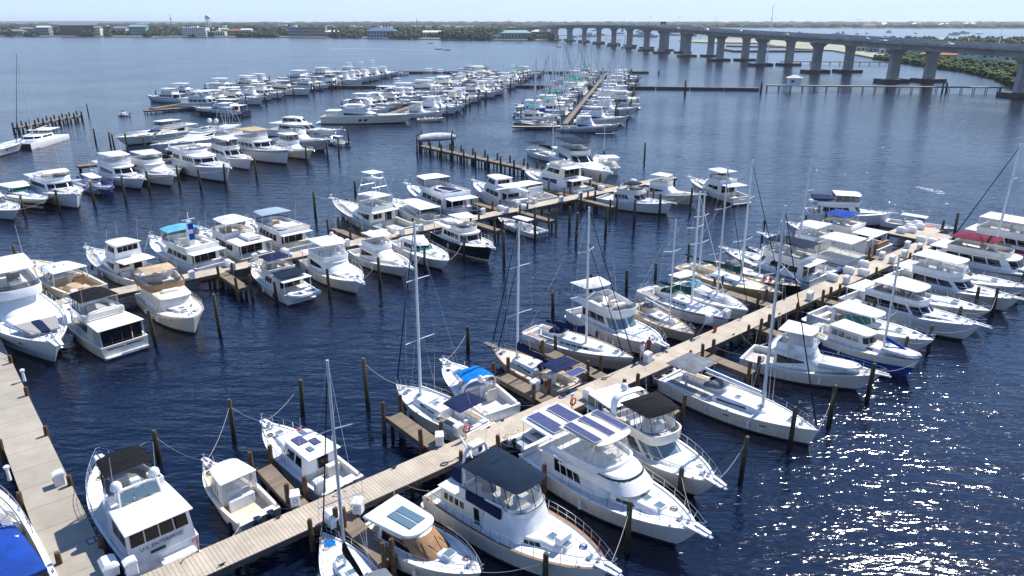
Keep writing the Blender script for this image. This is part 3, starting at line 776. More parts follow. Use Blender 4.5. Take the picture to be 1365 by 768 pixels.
def sportfish(name, label, L, B, fa=1.05, fb=2.25, hull='white', stripe=None, boot='boot', top='hard', topm='white', encl='vinyl', enclf='white', tower=0, riggers=False, cover=None, deck='deck', merge=False,
              cock=.28, enclosed=False, group=None, glass='glass', tear=True, hh=1.75, swim=0, cat='sportfishing boat', pul=True, bwid=.66, cabm='white', foremask=False, rail=True, topz=2.05, legm='steel', bseat='cushion', sq=(.8, .88)):
    b = Boat(name, label, cat, L, B, fa, fb, 2.2, .88, 2.1, .62, hull=hull, stripe=stripe, boot=boot, deck='floor', cock=cock, cz=.55, inset=.22, bw=.05, merge=merge, swim=swim, group=group, sq=sq)
    hb = B / 2; X = b.X; z0 = b.dz(cock + .02) - .1
    # long raked deckhouse flowing into the foredeck
    win = [('S', .10, .95, .30, .80, .55, .62, 1)] if tear else [('S', .08, .92, .42, .82, .42, .78, 3)]
    if foremask: win = win + [('F', .85, .15, .75, 3)]
    T = b.cabin(cock, .70, .84, .62, 1.6, hh, z0=z0, ra=.0, rf=L * .17, tum=.22, m=cabm, win=win + [('A', -.7, -.15, .08, .8, 1), ('A', .1, .75, .35, .8, 1)], glass=glass)
    b.cabin(.55, .90, .66, .36, 1.8, .34, z0=b.dz(.6) - .05, rf=.8, tum=.2, m=cabm, dz=(b.dz(.9) - b.dz(.55)) * .85, name='trunk_cabin')
    b.hatch(X(.76), 0, .5, .5, z=b.dz(.76) + .33)
    zt = z0 + hh
    a, f = cock - .03, .53
    mb = MB(); mb.pillow([plan(u, X(a) - .5, X(f) - .2, .80 * hb, .62 * hb, 1.1) for u in RINGU], zt - .02, .10, .04); b.part('roof', mb, cabm)
    if enclosed:
        TB = b.cabin(a + .04, f + .02, bwid, bwid * .85, 1.0, 1.9, z0=zt + .06, rf=1.0, tum=.12, m=cabm, win=[('S', .08, .95, .48, .86, .48, .86, 3), ('F', .9, .48, .88, 3), ('A', -.8, .8, .48, .86, 4)], glass=glass, roof=(.5, .3, .1, .07), name='pilothouse')
        zr = zt + 2.05
    else:
        TB = b.bridge(a + .03, f, bwid, bwid * .85, 1.0, zt + .05, .75, m=cabm, rf=.1, tum=-.03, seatm=bseat)
        x0, x1 = X(a + .04), X(f) - .3; w = bwid * hb
        zr = zt + .05 + topz
        b.top(x0 - .2, x1 + .1, w * 1.0, zr, .08, topm, .06, nose=.7, wf=w * .85, name='hardtop' if top == 'hard' else 'bimini', legs=[(x0 + .1, w * .95, zt + .7, x0, w * .9), (x1 - .5, w * .92, zt + .7, x1 - .6, w * .85), (x0 + 1, w * .95, zt + .7, x0 + .6, w * .9)], legm=legm)
        if encl: b.encl(x0 + .5, x1 + .35, w * .98, w * .84, .9, zt + .82, topz - .78, rf=.4, tum=.05, m=encl, frame=enclf)
        if cover:
            T2 = Tier(x0 + 1.2, X(.60), w * 1.06, w * .8, 1.2, zt - 1.2, 1.25 + topz - .05, rf=2.2, tum=.12); mb = MB()
            mb.loft([T2.ring(v, .03) for v in (0, .25, .5, .75, 1)], close=False); b.part('canvas', mb, cover)
    if tower: b.tower(X(a) + .2, X(f) - .6, bwid * hb * 1.05, zt + .6, zt + tower)
    if riggers: b.rigger(X(cock + .08), hb * .86, z0 + .9, l=L * .48, lean=-.75, outw=.10)
    b.box('fighting_chair', X(cock * .5) - .25, X(cock * .5) + .25, -.25, .25, .55, 1.15, 'white', .06)
    b.box('cockpit_locker', X(cock) - .5, X(cock) - .05, hb * .2, hb * .65, .55, 1.3, 'white', .06)
    if rail: b.rail(.42, .62, 7, pul=.55 if pul else .1)
    if pul: b.pulpit(.8)
    b.antenna(X(a) + .3, hb * .5, zr, 3.5, .2); b.antenna(X(a) + .3, -hb * .5, zr, 3.5, .2)
    b.zr = zr; b.zt = zt
    return b

def express(name, label, L, B, fa=1.15, fb=1.7, hull='white', stripe=None, boot='boot', cock=.42, topk='canvas', topm=None, arch=True, glass='screen', deck='deck', sun=None, merge=False, group=None, cat='express cruiser',
            swim=1.0, outboards=0, rail=True, rake=1.8, full=2.3, cushion='cushion', topx=(.20, .50), encl=None, hth=1.7, fcov=None, bowpads=False, cabm='white', wsh=.75, portm=3, engine='engineblk', enclf='darkpipe', bowrail_t=.34, tr=.9, cz=.55, trw=.78, hstripe=None, sq=(.8, .88)):
    b = Boat(name, label, cat, L, B, fa, fb, rake, tr, full, .5, hull=hull, stripe=stripe, boot=boot, deck=deck, cock=cock, cz=cz, inset=.26, bw=.03, merge=merge, swim=swim, group=group, sq=sq)
    hb = B / 2; X = b.X; topm = topm or ('navy' if topk == 'canvas' else 'white')
    T = b.cabin(cock, .90, trw, .40, 2.6, .42, z0=b.dz(cock + .02) - .12, rf=1.0, tum=.3, m=cabm, dz=(b.dz(.85) - b.dz(cock)) * .5, win=[('S', .1, .9, .35, .7, .5, .75, portm)] if portm else [], name='foredeck_cabin')
    z = b.dz(cock + .02) + .28
    Tw = Tier(X(cock - .10), X(cock + .17), .80 * hb, .66 * hb, 1.3, z - .15, wsh + .15, ra=.3, rf=1.05, tum=.15)
    mb = MB()
    Tw.patch(mb, US * .25, 1 - US * .25, .2, 1, .2, 1, off=0, n=20); b.part('windscreen', mb, glass)
    mb = MB(); mb.tube([Tw.P(u, 1, 0) for u in RINGU[1:-1]], .03, 4); mb.tube([Tw.P(u, .2, .01) for u in RINGU[1:-1]], .03, 4)
    for u in (.42, .58, .34, .66): mb.tube([Tw.P(u, .2, .01), Tw.P(u, 1, .01)], .025, 4)
    b.part('windscreen_frame', mb, 'white')
    # cockpit fit-out
    mb = MB(); z1 = cz
    mb.box(X(.05), X(.05) + .6, -hb * .6, hb * .6, z1, z1 + .5, bev=.08); mb.box(X(.05) + .6, X(cock * .7), hb * .45, hb * .68, z1, z1 + .5, bev=.06)
    mb.box(X(cock) - 1.5, X(cock) - .9, -hb * .62, -hb * .12, z1, z1 + .75, bev=.08); mb.box(X(cock) - 1.6, X(cock) - 1.45, -hb * .62, -hb * .12, z1, z1 + 1.15, bev=.05)
    b.part('seat', mb, cushion)
    mb = MB(); mb.box(X(cock) - .45, X(cock) + .1, -hb * .66, -hb * .1, z1, z1 + 1.2, bev=.08); mb.tube([(X(cock) - .55, -hb * .38 + .18 * math.cos(q * PI / 4), z1 + 1.1 + .18 * math.sin(q * PI / 4)) for q in range(8)], .02, 4, closed=True); b.part('helm', mb, 'white')
    x0, x1 = X(topx[0]), X(topx[1]); zt = cz + hth + .25
    if arch: b.arch(X(topx[0]) + .45, hb * .86, fa, zt + .05, rake=.45 if topk != 'hardtop' else 0)
    if topk == 'canvas': b.top(x0, x1, hb * .72, zt, .05, topm, .14, nose=.35, wf=hb * .6, ripple=2, legs=[(x1 - .3, hb * .66, z + wsh * .8, x1 - .15, hb * .58)])
    if topk == 'hardtop':
        b.top(x0, x1, hb * .80, zt, .12, topm, .12, nose=1.0, wf=hb * .66, name='hardtop', legs=[(x0 + .3, hb * .8, fa, x0 + .2, hb * .74), (x1 - .3, hb * .66, z + wsh * .5, x1 - .55, hb * .62)], legm='whitemast', legr=.05)
        if sun: b.box('sunroof', (x0 + x1) / 2 - .75, (x0 + x1) / 2 + .65, -hb * .42, hb * .42, zt + .2, zt + .27, sun, .03)
    if encl:
        b.encl(x0 + .1, X(cock + .10), hb * .76, hb * .62, 1.0, fa + .02, zt - fa, ra=.1, rf=.7, tum=.08, m=encl, frame=enclf)
    if fcov:
        Tc = Tier(X(cock - .10), X(cock + .17) + .08, .82 * hb, .69 * hb, 1.3, z - .17, wsh + .2, ra=.3, rf=1.05, tum=.15)
        mb = MB(); Tc.patch(mb, US * .55, 1 - US * .55, .05, 1.04, .05, 1.04, off=.02, n=20); b.part('windscreen_cover', mb, fcov)
        mb = MB()
        for (u, v0) in ((.44, .3), (.5, .25), (.56, .35)):
            mb.tube([Tc.P(u - .012, .9, .05), Tc.P(u, v0, .06), Tc.P(u + .02, .8, .05)], .02, 4)
        b.part('wiper', mb, 'darkpipe')
    if bowpads:
        mb = MB(); zz = b.dz(.72) + .4
        for sg in (1, -1): mb.pillow([(X(.62), sg * hb * .12), (X(.62), sg * hb * .5), (X(.80), sg * hb * .34), (X(.80), sg * hb * .1)], zz, .1)
        b.part('sun_pad', mb, 'cushgrey'); mb = MB(); mb.box(X(.62), X(.80), -hb * .09, hb * .09, zz, zz + .09); b.part('sun_pad_stripe', mb, 'navy')
    else: b.hatch(X(.73), 0, .55, .55, z=b.dz(.73) + .32)
    for k in range(outboards): b.outboard((k - (outboards - 1) / 2) * .75, m=engine)
    if rail: b.rail(bowrail_t, .55, 6, pul=.2)
    return b

def console(name, label, L, B, fa=.85, fb=1.35, hull='white', stripe=None, top='white', motors=2, merge=False, group=None, engine='engine', boot='boot', cat='centre console boat', ttop=True, floor='floor', cover=None):
    b = Boat(name, label, cat, L, B, fa, fb, 1.4, .9, 2.1, .5, hull=hull, stripe=stripe, boot=boot, deck=floor, cock=.80, cz=.40, inset=.2, bw=.02, merge=merge, group=group)
    hb = B / 2; X = b.X
    mb = MB(); mb.box(X(.42), X(.58), -.5, .5, .4, 1.5, bev=.12); mb.box(X(.28), X(.36), -.55, .55, .4, 1.2, bev=.08); mb.box(X(.60), X(.68), -.4, .4, .4, .85, bev=.08)
    mb.box(X(.01), X(.07), -hb * .8, hb * .8, .4, .9, bev=.06); b.part('console', mb, 'white')
    mb = MB(); mb.box(X(.28) - .1, X(.29) + .05, -.55, .55, 1.2, 1.6, bev=.04); mb.box(X(.69), X(.79), -hb * .5, hb * .5, .42, .75, bev=.06); b.part('seat', mb, 'cushion')
    Tw = Tier(X(.44), X(.575), .5, .42, .4, 1.5, .6, 0, .25, .05); mb = MB(); Tw.patch(mb, US * .3, 1 - US * .3, 0, 1, 0, 1, 0, 14); b.part('windscreen', mb, 'screen')
    if ttop: b.top(X(.24), X(.60), .85, 2.35, .07, top, .04, nose=.3, wf=.78, name='hardtop', legs=[(X(.34), .52, .45, X(.30), .7), (X(.50), .52, .45, X(.54), .7)]); b.antenna(X(.3), .6, 2.4, 2.5, .3)
    for k in range(motors): b.outboard((k - (motors - 1) / 2) * .7, z=.6, m=engine)
    mb = MB(); 
    for sg in (1, -1): mb.tube([(lambda p: (p[0], sg * (p[1] - .1), p[2] + .14))(b.hp(t, 1.0)) for t in (.55, .65, .75, .85, .95)], .02, 4)
    b.part('rail', mb, 'steel')
    return b

def catamaran(name, label, L, B, mast_h, cat='catamaran', merge=False, group=None, cover=None):
    b = Boat.__new__(Boat); b.L, b.B, b.fa, b.fb, b.rake, b.tr, b.full, b.flare, b.pw = L, B, 1.2, 1.4, .5, .6, 2.4, .1, .9
    b.root = tag(empty(name), label, cat, group); b.merge = merge; b.store = {}; b.dinghies = []; b.cock = 0; b.cz = 1; b.bw = 0; b.inset = 0; b.swim = 0
    for sg in (1, -1):
        mb = MB(); rings = []
        for i in range(15):
            t = i / 14; x = (t - .5) * L; w = .65 * b.half(t) + .02; zs = 1.1 + .3 * t; yc = sg * (B / 2 - .7)
            rings.append([(x, yc, -.4), (x, yc + w * .8, -.1), (x, yc + w, .5), (x, yc + w, zs), (x, yc, zs + .04), (x, yc - w, zs), (x, yc - w, .5), (x, yc - w * .8, -.1)])
        mb.loft(rings, cap0=True, cap1=True); b.part('hull', mb, 'white')
    mb = MB(); mb.box(-L * .42, L * .12, -B / 2 + .6, B / 2 - .6, .95, 1.25, bev=.05); b.part('bridge_deck', mb, 'deck')
    mb = MB(); mb.box(L * .40, L * .43, -B / 2 + .6, B / 2 - .6, 1.1, 1.25); b.part('crossbeam', mb, 'alu')
    mb = MB(); mb.add([(L * .12, -B * .3, 1.2), (L * .40, -B * .3, 1.2), (L * .40, B * .3, 1.2), (L * .12, B * .3, 1.2)], [(0, 1, 2, 3)]); b.part('trampoline', mb, 'greyhull')
    T = Tier(-L * .2, L * .2, B * .34, B * .28, 1.6, 1.25, .95, rf=.9, tum=.2); mb = MB(); T.solid(mb); b.part('cabin', mb, 'white'); b.windows(T, [('S', .1, .95, .4, .85, .4, .85, 2), ('F', .9, .4, .85, 3)])
    b.top(-L * .44, -L * .1, B * .32, 2.9, .08, 'white', .05, legs=[(-L * .4, B * .3, 1.2, -L * .41, B * .3)], name='hardtop')
    if mast_h:
        mb = MB(); mb.tube([(L * .03, 0, 2.2), (-.1, 0, mast_h)], .11, 6, r2=.08); b.part('mast', mb, 'alu')
        mb = MB(); mb.tube([(L * .46, 0, 1.5), (0, 0, mast_h * .95)], .07, 5, r2=.03); b.part('furled_jib', mb, 'black')
        mb = MB(); mb.tube([(0, 0, 3.3), (-L * .38, 0, 3.5)], .09, 6); b.part('boom', mb, 'alu')
        mb = MB(); mb.tube([(0, 0, 3.6), (-L * .36, 0, 3.65)], .2, 6, r2=.12); b.part('sail_cover', mb, cover or 'black')
        mb = MB()
        for sg in (1, -1): mb.tube([(-L * .08, sg * (B / 2 - .3), 1.2), (-.05, 0, mast_h * .9)], .012, 3)
        b.part('rigging', mb, 'steel')
    return b
# ------------------------------------------------------------------ light and sky
w = bpy.data.worlds.new('World'); SC.world = w; w.use_nodes = True
nt = w.node_tree; bg = nt.nodes['Background']
sky = nt.nodes.new('ShaderNodeTexSky'); sky.sky_type = 'NISHITA'; sky.sun_disc = False
SUN_EL, SUN_AZ = 50.0, 42.0           # azimuth measured clockwise from the view direction (+y)
sky.sun_elevation = R(SUN_EL); sky.sun_rotation = R(SUN_AZ)
sky.air_density = 1.0; sky.dust_density = .25; sky.ozone_density = 3.5; sky.altitude = 0
tint = nt.nodes.new('ShaderNodeMix'); tint.data_type = 'RGBA'; tint.blend_type = 'MULTIPLY'; tint.inputs['Factor'].default_value = 1; tint.inputs['B'].default_value = (.76, .95, 1.20, 1)
nt.links.new(sky.outputs['Color'], tint.inputs['A']); tcw = nt.nodes.new('ShaderNodeTexCoord'); sx = nt.nodes.new('ShaderNodeSeparateXYZ'); nt.links.new(tcw.outputs['Generated'], sx.inputs['Vector'])
mrw = nt.nodes.new('ShaderNodeMapRange'); mrw.inputs['From Min'].default_value = 0; mrw.inputs['From Max'].default_value = .42; mrw.inputs['To Min'].default_value = .92; mrw.inputs['To Max'].default_value = 0; nt.links.new(sx.outputs['Z'], mrw.inputs['Value'])
hz = nt.nodes.new('ShaderNodeMix'); hz.data_type = 'RGBA'; nt.links.new(mrw.outputs['Result'], hz.inputs['Factor']); nt.links.new(tint.outputs['Result'], hz.inputs['A']); hz.inputs['B'].default_value = (4.3, 5.5, 7.1, 1)
nt.links.new(hz.outputs['Result'], bg.inputs['Color']); bg.inputs['Strength'].default_value = 0.105
sl = bpy.data.lights.new('sun', 'SUN'); so = bpy.data.objects.new('sun', sl); COL.objects.link(so)
sl.energy = 4.9; sl.angle = R(.55); sl.color = (1, .95, .88)
so.rotation_euler = (R(90 - SUN_EL), 0, R(180 - SUN_AZ)); so.location = (0, 0, 200)
SC.view_settings.view_transform = 'Standard'; SC.view_settings.look = 'None'; SC.view_settings.gamma = 1; SC.view_settings.exposure = 0.60
SC.view_settings.use_curve_mapping = False
SC.cycles.max_bounces = 6; SC.cycles.glossy_bounces = 3; SC.cycles.transparent_max_bounces = 10; SC.cycles.volume_bounces = 0
SC.cycles.caustics_reflective = False; SC.cycles.caustics_refractive = False; SC.cycles.use_denoising = True
SC.cycles.sample_clamp_indirect = 6

# ------------------------------------------------------------------ water
def water_mat():
    m, nt, b = new_mat('water_surface')
    b.inputs['Base Color'].default_value = (.0025, .0065, .021, 1)
    b.inputs['Roughness'].default_value = .085; b.inputs['IOR'].default_value = 1.42; b.inputs['Specular IOR Level'].default_value = .5
    tc = nt.nodes.new('ShaderNodeTexCoord')
    mp = nt.nodes.new('ShaderNodeMapping'); mp.inputs['Rotation'].default_value = (0, 0, R(28)); mp.inputs['Scale'].default_value = (.45, 1.3, 1)
    nt.links.new(tc.outputs['Object'], mp.inputs['Vector'])
    sy = nt.nodes.new('ShaderNodeSeparateXYZ'); nt.links.new(tc.outputs['Object'], sy.inputs['Vector'])   # open river is wind-roughened, the basin sheltered
    ry = nt.nodes.new('ShaderNodeMapRange'); ry.inputs['From Min'].default_value = 90; ry.inputs['From Max'].default_value = 420; ry.inputs['To Min'].default_value = .085; ry.inputs['To Max'].default_value = .19
    nt.links.new(sy.outputs['Y'], ry.inputs['Value']); nt.links.new(ry.outputs['Result'], b.inputs['Roughness'])
    def nz(scale, det, rough, vec, dist=0.0):
        n = nt.nodes.new('ShaderNodeTexNoise'); n.inputs['Scale'].default_value = scale; n.inputs['Detail'].default_value = det; n.inputs['Roughness'].default_value = rough; n.inputs['Distortion'].default_value = dist
        nt.links.new(vec, n.inputs['Vector']); return n.outputs['Fac']
    def ridged(fac):      # crests sharper than troughs
        a = nt.nodes.new('ShaderNodeMath'); a.operation = 'SUBTRACT'; nt.links.new(fac, a.inputs[0]); a.inputs[1].default_value = .5
        c = nt.nodes.new('ShaderNodeMath'); c.operation = 'ABSOLUTE'; nt.links.new(a.outputs[0], c.inputs[0])
        d = nt.nodes.new('ShaderNodeMath'); d.operation = 'MULTIPLY'; nt.links.new(c.outputs[0], d.inputs[0]); d.inputs[1].default_value = -1.6
        return d.outputs[0]
    f1 = ridged(nz(.8, 3, .6, mp.outputs['Vector'], .3)); f2 = nz(.42, 3, .55, mp.outputs['Vector']); f3 = ridged(nz(2.6, 3, .5, mp.outputs['Vector'], .2))
    patch = nz(.022, 3, .6, tc.outputs['Object'])
    mr = nt.nodes.new('ShaderNodeMapRange'); nt.links.new(patch, mr.inputs['Value']); mr.inputs['From Min'].default_value = .35; mr.inputs['From Max'].default_value = .65
    mr.inputs['To Min'].default_value = .45; mr.inputs['To Max'].default_value = 1.0
    def mul(a, k):
        x = nt.nodes.new('ShaderNodeMath'); x.operation = 'MULTIPLY'; nt.links.new(a, x.inputs[0])
        if isinstance(k, float): x.inputs[1].default_value = k
        else: nt.links.new(k, x.inputs[1])
        return x.outputs[0]
    def add(a, c):
        x = nt.nodes.new('ShaderNodeMath'); x.operation = 'ADD'; nt.links.new(a, x.inputs[0]); nt.links.new(c, x.inputs[1]); return x.outputs[0]
    h = add(add(mul(f1, .075), mul(f2, .235)), mul(f3, .019))
    h = mul(h, mr.outputs['Result'])
    bp = nt.nodes.new('ShaderNodeBump'); bp.inputs['Strength'].default_value = 1.0; bp.inputs['Distance'].default_value = WAVE
    nt.links.new(h, bp.inputs['Height']); nt.links.new(bp.outputs['Normal'], b.inputs['Normal'])
    return m
WAVE = 1.5
ORDS = ['first', 'second', 'third', 'fourth', 'fifth', 'sixth', 'seventh', 'eighth', 'ninth']
mb = MB(); S_ = 14000
mb.add([(-S_, -300, 0), (S_, -300, 0), (S_, S_, 0), (-S_, S_, 0)], [(0, 1, 2, 3)])
wo = mb.build('water', [water_mat()], smooth=False); tag(wo, kind='structure')

# ------------------------------------------------------------------ docks
def plank_mat(name, c1, c2, width, gap=.05, gapc=(.20, .165, .125), rot=0, dirt=.35):
    m, nt, b = new_mat(name)
    tc = nt.nodes.new('ShaderNodeTexCoord'); br = nt.nodes.new('ShaderNodeTexBrick'); br.offset = 0
    mp = nt.nodes.new('ShaderNodeMapping'); mp.inputs['Rotation'].default_value = (0, 0, rot); mp.inputs['Location'].default_value = (0, 30, 0); nt.links.new(tc.outputs['Object'], mp.inputs['Vector'])
    br.inputs['Scale'].default_value = 1; br.inputs['Brick Width'].default_value = width; br.inputs['Row Height'].default_value = 60; br.inputs['Mortar Size'].default_value = gap * width
    br.inputs['Color1'].default_value = (*c1, 1); br.inputs['Color2'].default_value = (*c2, 1); br.inputs['Mortar'].default_value = (*gapc, 1)
    br.inputs['Bias'].default_value = 0
    nt.links.new(mp.outputs['Vector'], br.inputs['Vector'])
    n = nt.nodes.new('ShaderNodeTexNoise'); n.inputs['Scale'].default_value = .45; n.inputs['Detail'].default_value = 6; n.inputs['Roughness'].default_value = .7; nt.links.new(tc.outputs['Object'], n.inputs['Vector'])
    mr = nt.nodes.new('ShaderNodeMapRange'); mr.inputs['From Min'].default_value = .3; mr.inputs['From Max'].default_value = .7; mr.inputs['To Min'].default_value = 1 - dirt; mr.inputs['To Max'].default_value = 1.0
    nt.links.new(n.outputs['Fac'], mr.inputs['Value'])
    mx = nt.nodes.new('ShaderNodeMix'); mx.data_type = 'RGBA'; mx.blend_type = 'MULTIPLY'; mx.inputs['Factor'].default_value = 1
    nt.links.new(br.outputs['Color'], mx.inputs['A']); nt.links.new(mr.outputs['Result'], mx.inputs['B']); nt.links.new(mx.outputs['Result'], b.inputs['Base Color'])
    b.inputs['Roughness'].default_value = .8; b.inputs['Specular IOR Level'].default_value = .25
    return m
M['planks'] = plank_mat('dock_planks', (.56, .485, .385), (.50, .43, .34), .21, .06)
M['wideplanks'] = plank_mat('dock_concrete_boards', (.40, .36, .295), (.35, .315, .26), 2.4, .010, gapc=(.2, .18, .15), dirt=.25)
M['oldplanks'] = plank_mat('finger_planks', (.26, .20, .14), (.18, .145, .11), .22, .09)
M['fascia'] = mat('dock_fascia', (.13, .10, .075), .85, var=.5, scale=1.5)
M['floatwall'] = mat('floating_breakwater', (.09, .075, .07), .9, var=.4, scale=.6)
def pile_mat():
    m, nt, b = new_mat('piling_wood')
    tc = nt.nodes.new('ShaderNodeTexCoord'); sp = nt.nodes.new('ShaderNodeSeparateXYZ'); nt.links.new(tc.outputs['Object'], sp.inputs['Vector'])
    n = nt.nodes.new('ShaderNodeTexNoise'); n.inputs['Scale'].default_value = 2.5; n.inputs['Detail'].default_value = 5
    mp = nt.nodes.new('ShaderNodeMapping'); mp.inputs['Scale'].default_value = (3, 3, .5); nt.links.new(tc.outputs['Object'], mp.inputs['Vector']); nt.links.new(mp.outputs['Vector'], n.inputs['Vector'])
    ad = nt.nodes.new('ShaderNodeMath'); ad.operation = 'MULTIPLY_ADD'; nt.links.new(n.outputs['Fac'], ad.inputs[0]); ad.inputs[1].default_value = 1.4; nt.links.new(sp.outputs['Z'], ad.inputs[2])
    r = nt.nodes.new('ShaderNodeValToRGB'); e = r.color_ramp.elements
    e[0].position = .0; e[0].color = (.012, .012, .010, 1); e[1].position = 1; e[1].color = (.13, .115, .06, 1)
    x = r.color_ramp.elements.new(.30); x.color = (.02, .017, .012, 1); x = r.color_ramp.elements.new(.45); x.color = (.055, .042, .022, 1); x = r.color_ramp.elements.new(.75); x.color = (.085, .08, .045, 1)
    mr = nt.nodes.new('ShaderNodeMapRange'); mr.inputs['From Max'].default_value = 4.6; nt.links.new(ad.outputs[0], mr.inputs['Value']); nt.links.new(mr.outputs['Result'], r.inputs['Fac']); nt.links.new(r.outputs['Color'], b.inputs['Base Color'])
    b.inputs['Roughness'].default_value = .85; b.inputs['Specular IOR Level'].default_value = .2
    return m
M['pile'] = pile_mat()
M['pilebrown'] = mat('piling_treated_brown', (.15, .075, .025), .85, col2=(.04, .025, .015), var=.5, scale=3)
M['dbox'] = mat('dock_box_fibreglass', (.78, .79, .80), .35, var=.1, scale=3)

def dock(name, label, s0, s1, n0, n1, along='s', z=1.3, m='planks', th=.14, group=None, legs=True, world=None, legstep=5.0, fw=.06):
    """rectangular dock in marina coordinates; object axes: x along, y across"""
    if world:            # (x0,y0,x1,y1,width)
        x0, y0, x1, y1, wd = world; L = math.dist((x0, y0), (x1, y1)); rz = math.atan2(y1 - y0, x1 - x0); c = ((x0 + x1) / 2, (y0 + y1) / 2)
    elif along == 's':
        c = grid((s0 + s1) / 2, (n0 + n1) / 2); L = abs(s1 - s0); wd = abs(n1 - n0); rz = GROT
    else:
        c = grid((s0 + s1) / 2, (n0 + n1) / 2); L = abs(n1 - n0); wd = abs(s1 - s0); rz = GROT - PI / 2
    r = tag(empty(name, (c[0], c[1], 0), rz), label, 'dock', group)
    mb = MB(); mb.box(-L / 2, L / 2, -wd / 2, wd / 2, z - .06, z, bev=.015); mb.build('deck_boards', m, r, smooth=False)
    mb = MB()
    for sg in (1, -1): mb.box(-L / 2 + .01, L / 2 - .01, sg * (wd / 2 - .04), sg * (wd / 2 - .04 - fw), z - .42, z - .062)
    for e in (-1, 1): mb.box(e * (L / 2 - .03), e * (L / 2 - .12), -wd / 2 + .11, wd / 2 - .11, z - .40, z - .063)
    mb.build('fascia', 'fascia', r, smooth=False)
    if legs:
        k = max(2, int(L / legstep) + 1); mb = MB()
        for i in range(k):
            x = -L / 2 + .4 + (L - .8) * i / (k - 1)
            for sg in (1, -1): mb.lathe(x, sg * (wd / 2 - .28), [(.14, -1), (.14, z - .08)], 7)
            mb.box(x - .1, x + .1, -wd / 2 + .13, wd / 2 - .13, z - .38, z - .07)
        o = mb.build('support_piles', 'pile', r, smooth=False)
        o['kind'] = 'stuff' if k > 50 else o.get('kind', 'part')
        if k <= 50: del o['kind']
    return r
dock('pier', 'long plank pier running from the bottom left up to the right edge', 4.06, 101, -34.1, -32.0)
dock('pier', 'wide grey walkway at the left edge running down to the bottom of the photo', 1.6, 4.05, -92, -24, along='n', m='wideplanks', z=1.305, legstep=6)
dock('pier', 'middle pier behind the dark hulled trawler, lined with boats on both sides', 3.8, 104, -80.0, -77.8)
dock('pier', 'wide end platform of the long pier with white dock boxes', 96, 103, -38.5, -34.13, z=1.296)
# far docks (world coordinates)
dock('pier', 'narrow pier hidden behind the row of trawlers at left', 27, 72, -158.8, -156.8, m='oldplanks')
dock('boat_lift_pier', 'narrow catwalk on short piles leading to the covered boat in mid-water', 88.9, 90.6, -136, -80.1, along='n', m='oldplanks', z=1.35, legstep=2.4)
dock('pier', 'short dark pier end with two tall posts at far left beside the catamaran', 0, 0, 0, 0, world=(*at(22, 177), *at(107, 160), 2.0), m='oldplanks')
dock('pier', 'far pier behind the outer row of big yachts', 0, 0, 0, 0, world=(-112, 234, -72, 405, 2.4), m='oldplanks', legstep=8)
dock('pier', 'far pier down the middle of the crowded centre row', 0, 0, 0, 0, world=(-38, 210, -2, 395, 2.4), m='oldplanks', legstep=8)
dock('pier', 'far pier down the middle of the row with many sailboat masts', 0, 0, 0, 0, world=(14, 198, 50, 402, 1.3), m='oldplanks', legstep=8)
dock('pier', 'cross dock at the near end of the row with many masts', 0, 0, 0, 0, world=(0, 196.5, 28, 197.5, 1.6), m='wideplanks', z=.8, legs=False)
dock('pier', 'low platform at the near end of the outer yacht row', 0, 0, 0, 0, world=(-113.5, 232, -101, 243, 3), m='oldplanks', z=.9)

def breakwater(pts, w, z, label):
    L = 0; r = tag(empty('breakwater', (0, 0, 0)), label, 'breakwater')
    mb = MB(); cap = MB()
    for (a, b) in zip(pts, pts[1:]):
        d = Vector((b[0] - a[0], b[1] - a[1], 0)); ln = d.length; d.normalize(); n = Vector((-d.y, d.x, 0)) * w / 2; k = max(1, int(ln / 12))
        for i in range(k):
            p = Vector((a[0], a[1], 0)) + d * (ln * i / k + .15); q = Vector((a[0], a[1], 0)) + d * (ln * (i + 1) / k - .15)
            for (m_, lo, hi, e) in ((mb, -.3, z, 0), (cap, z + .003, z + .12, .1)):
                nn = n * (1 + e)
                c = [p - nn, q - nn, q + nn, p + nn]
                m_.add([(v.x, v.y, lo) for v in c] + [(v.x, v.y, hi) for v in c], [(3, 2, 1, 0), (4, 5, 6, 7), (0, 1, 5, 4), (1, 2, 6, 5), (2, 3, 7, 6), (3, 0, 4, 7)])
    mb.build('float', 'floatwall', r, smooth=False); cap.build('walkway', 'fascia', r, smooth=False)
breakwater([(-60, 414), (74, 414)], 2.2, 1.0, 'farther floating breakwater line beyond the mast-filled row')
breakwater([(-112, 322), (-45, 322), (0, 325), (60, 317), (101, 310)], 2.4, 1.0, 'nearer floating breakwater line ending by the small white hut')
# fixed boardwalk on trestles from the breakwater to the bank
bwk = dock('boardwalk', 'thin white trestle boardwalk crossing under the bridge to the right bank', 0, 0, 0, 0, world=(104, 311, 203, 300, 2.0), m='wideplanks', z=2.2, legstep=4.6)
dock('boardwalk', 'distant trestle dock between the bridge piers', 0, 0, 0, 0, world=(*at(1040, 86), *at(1200, 87), 2.0), m='oldplanks', z=2.0, legstep=6)
hx, hy = at(1057, 122)
hut = tag(empty('hut', (hx, hy, 0), R(-6)), 'small white hut with pale roof on the trestle boardwalk', 'hut')
mb = MB(); mb.box(-2.3, 2.3, -1.8, 1.8, 2.25, 5.2); mb.build('wall', 'dbox', hut)
mb = MB(); mb.loft([[(-3, -2.4, 5.2), (3, -2.4, 5.2), (3, 2.4, 5.2), (-3, 2.4, 5.2)], [(-3, -2.4, 5.35), (3, -2.4, 5.35), (3, 2.4, 5.35), (-3, 2.4, 5.35)], [(-.6, -.2, 6.4), (.6, -.2, 6.4), (.6, .2, 6.4), (-.6, .2, 6.4)]], cap0=True, cap1=True); mb.build('roof', 'wcanvas', hut, smooth=False)
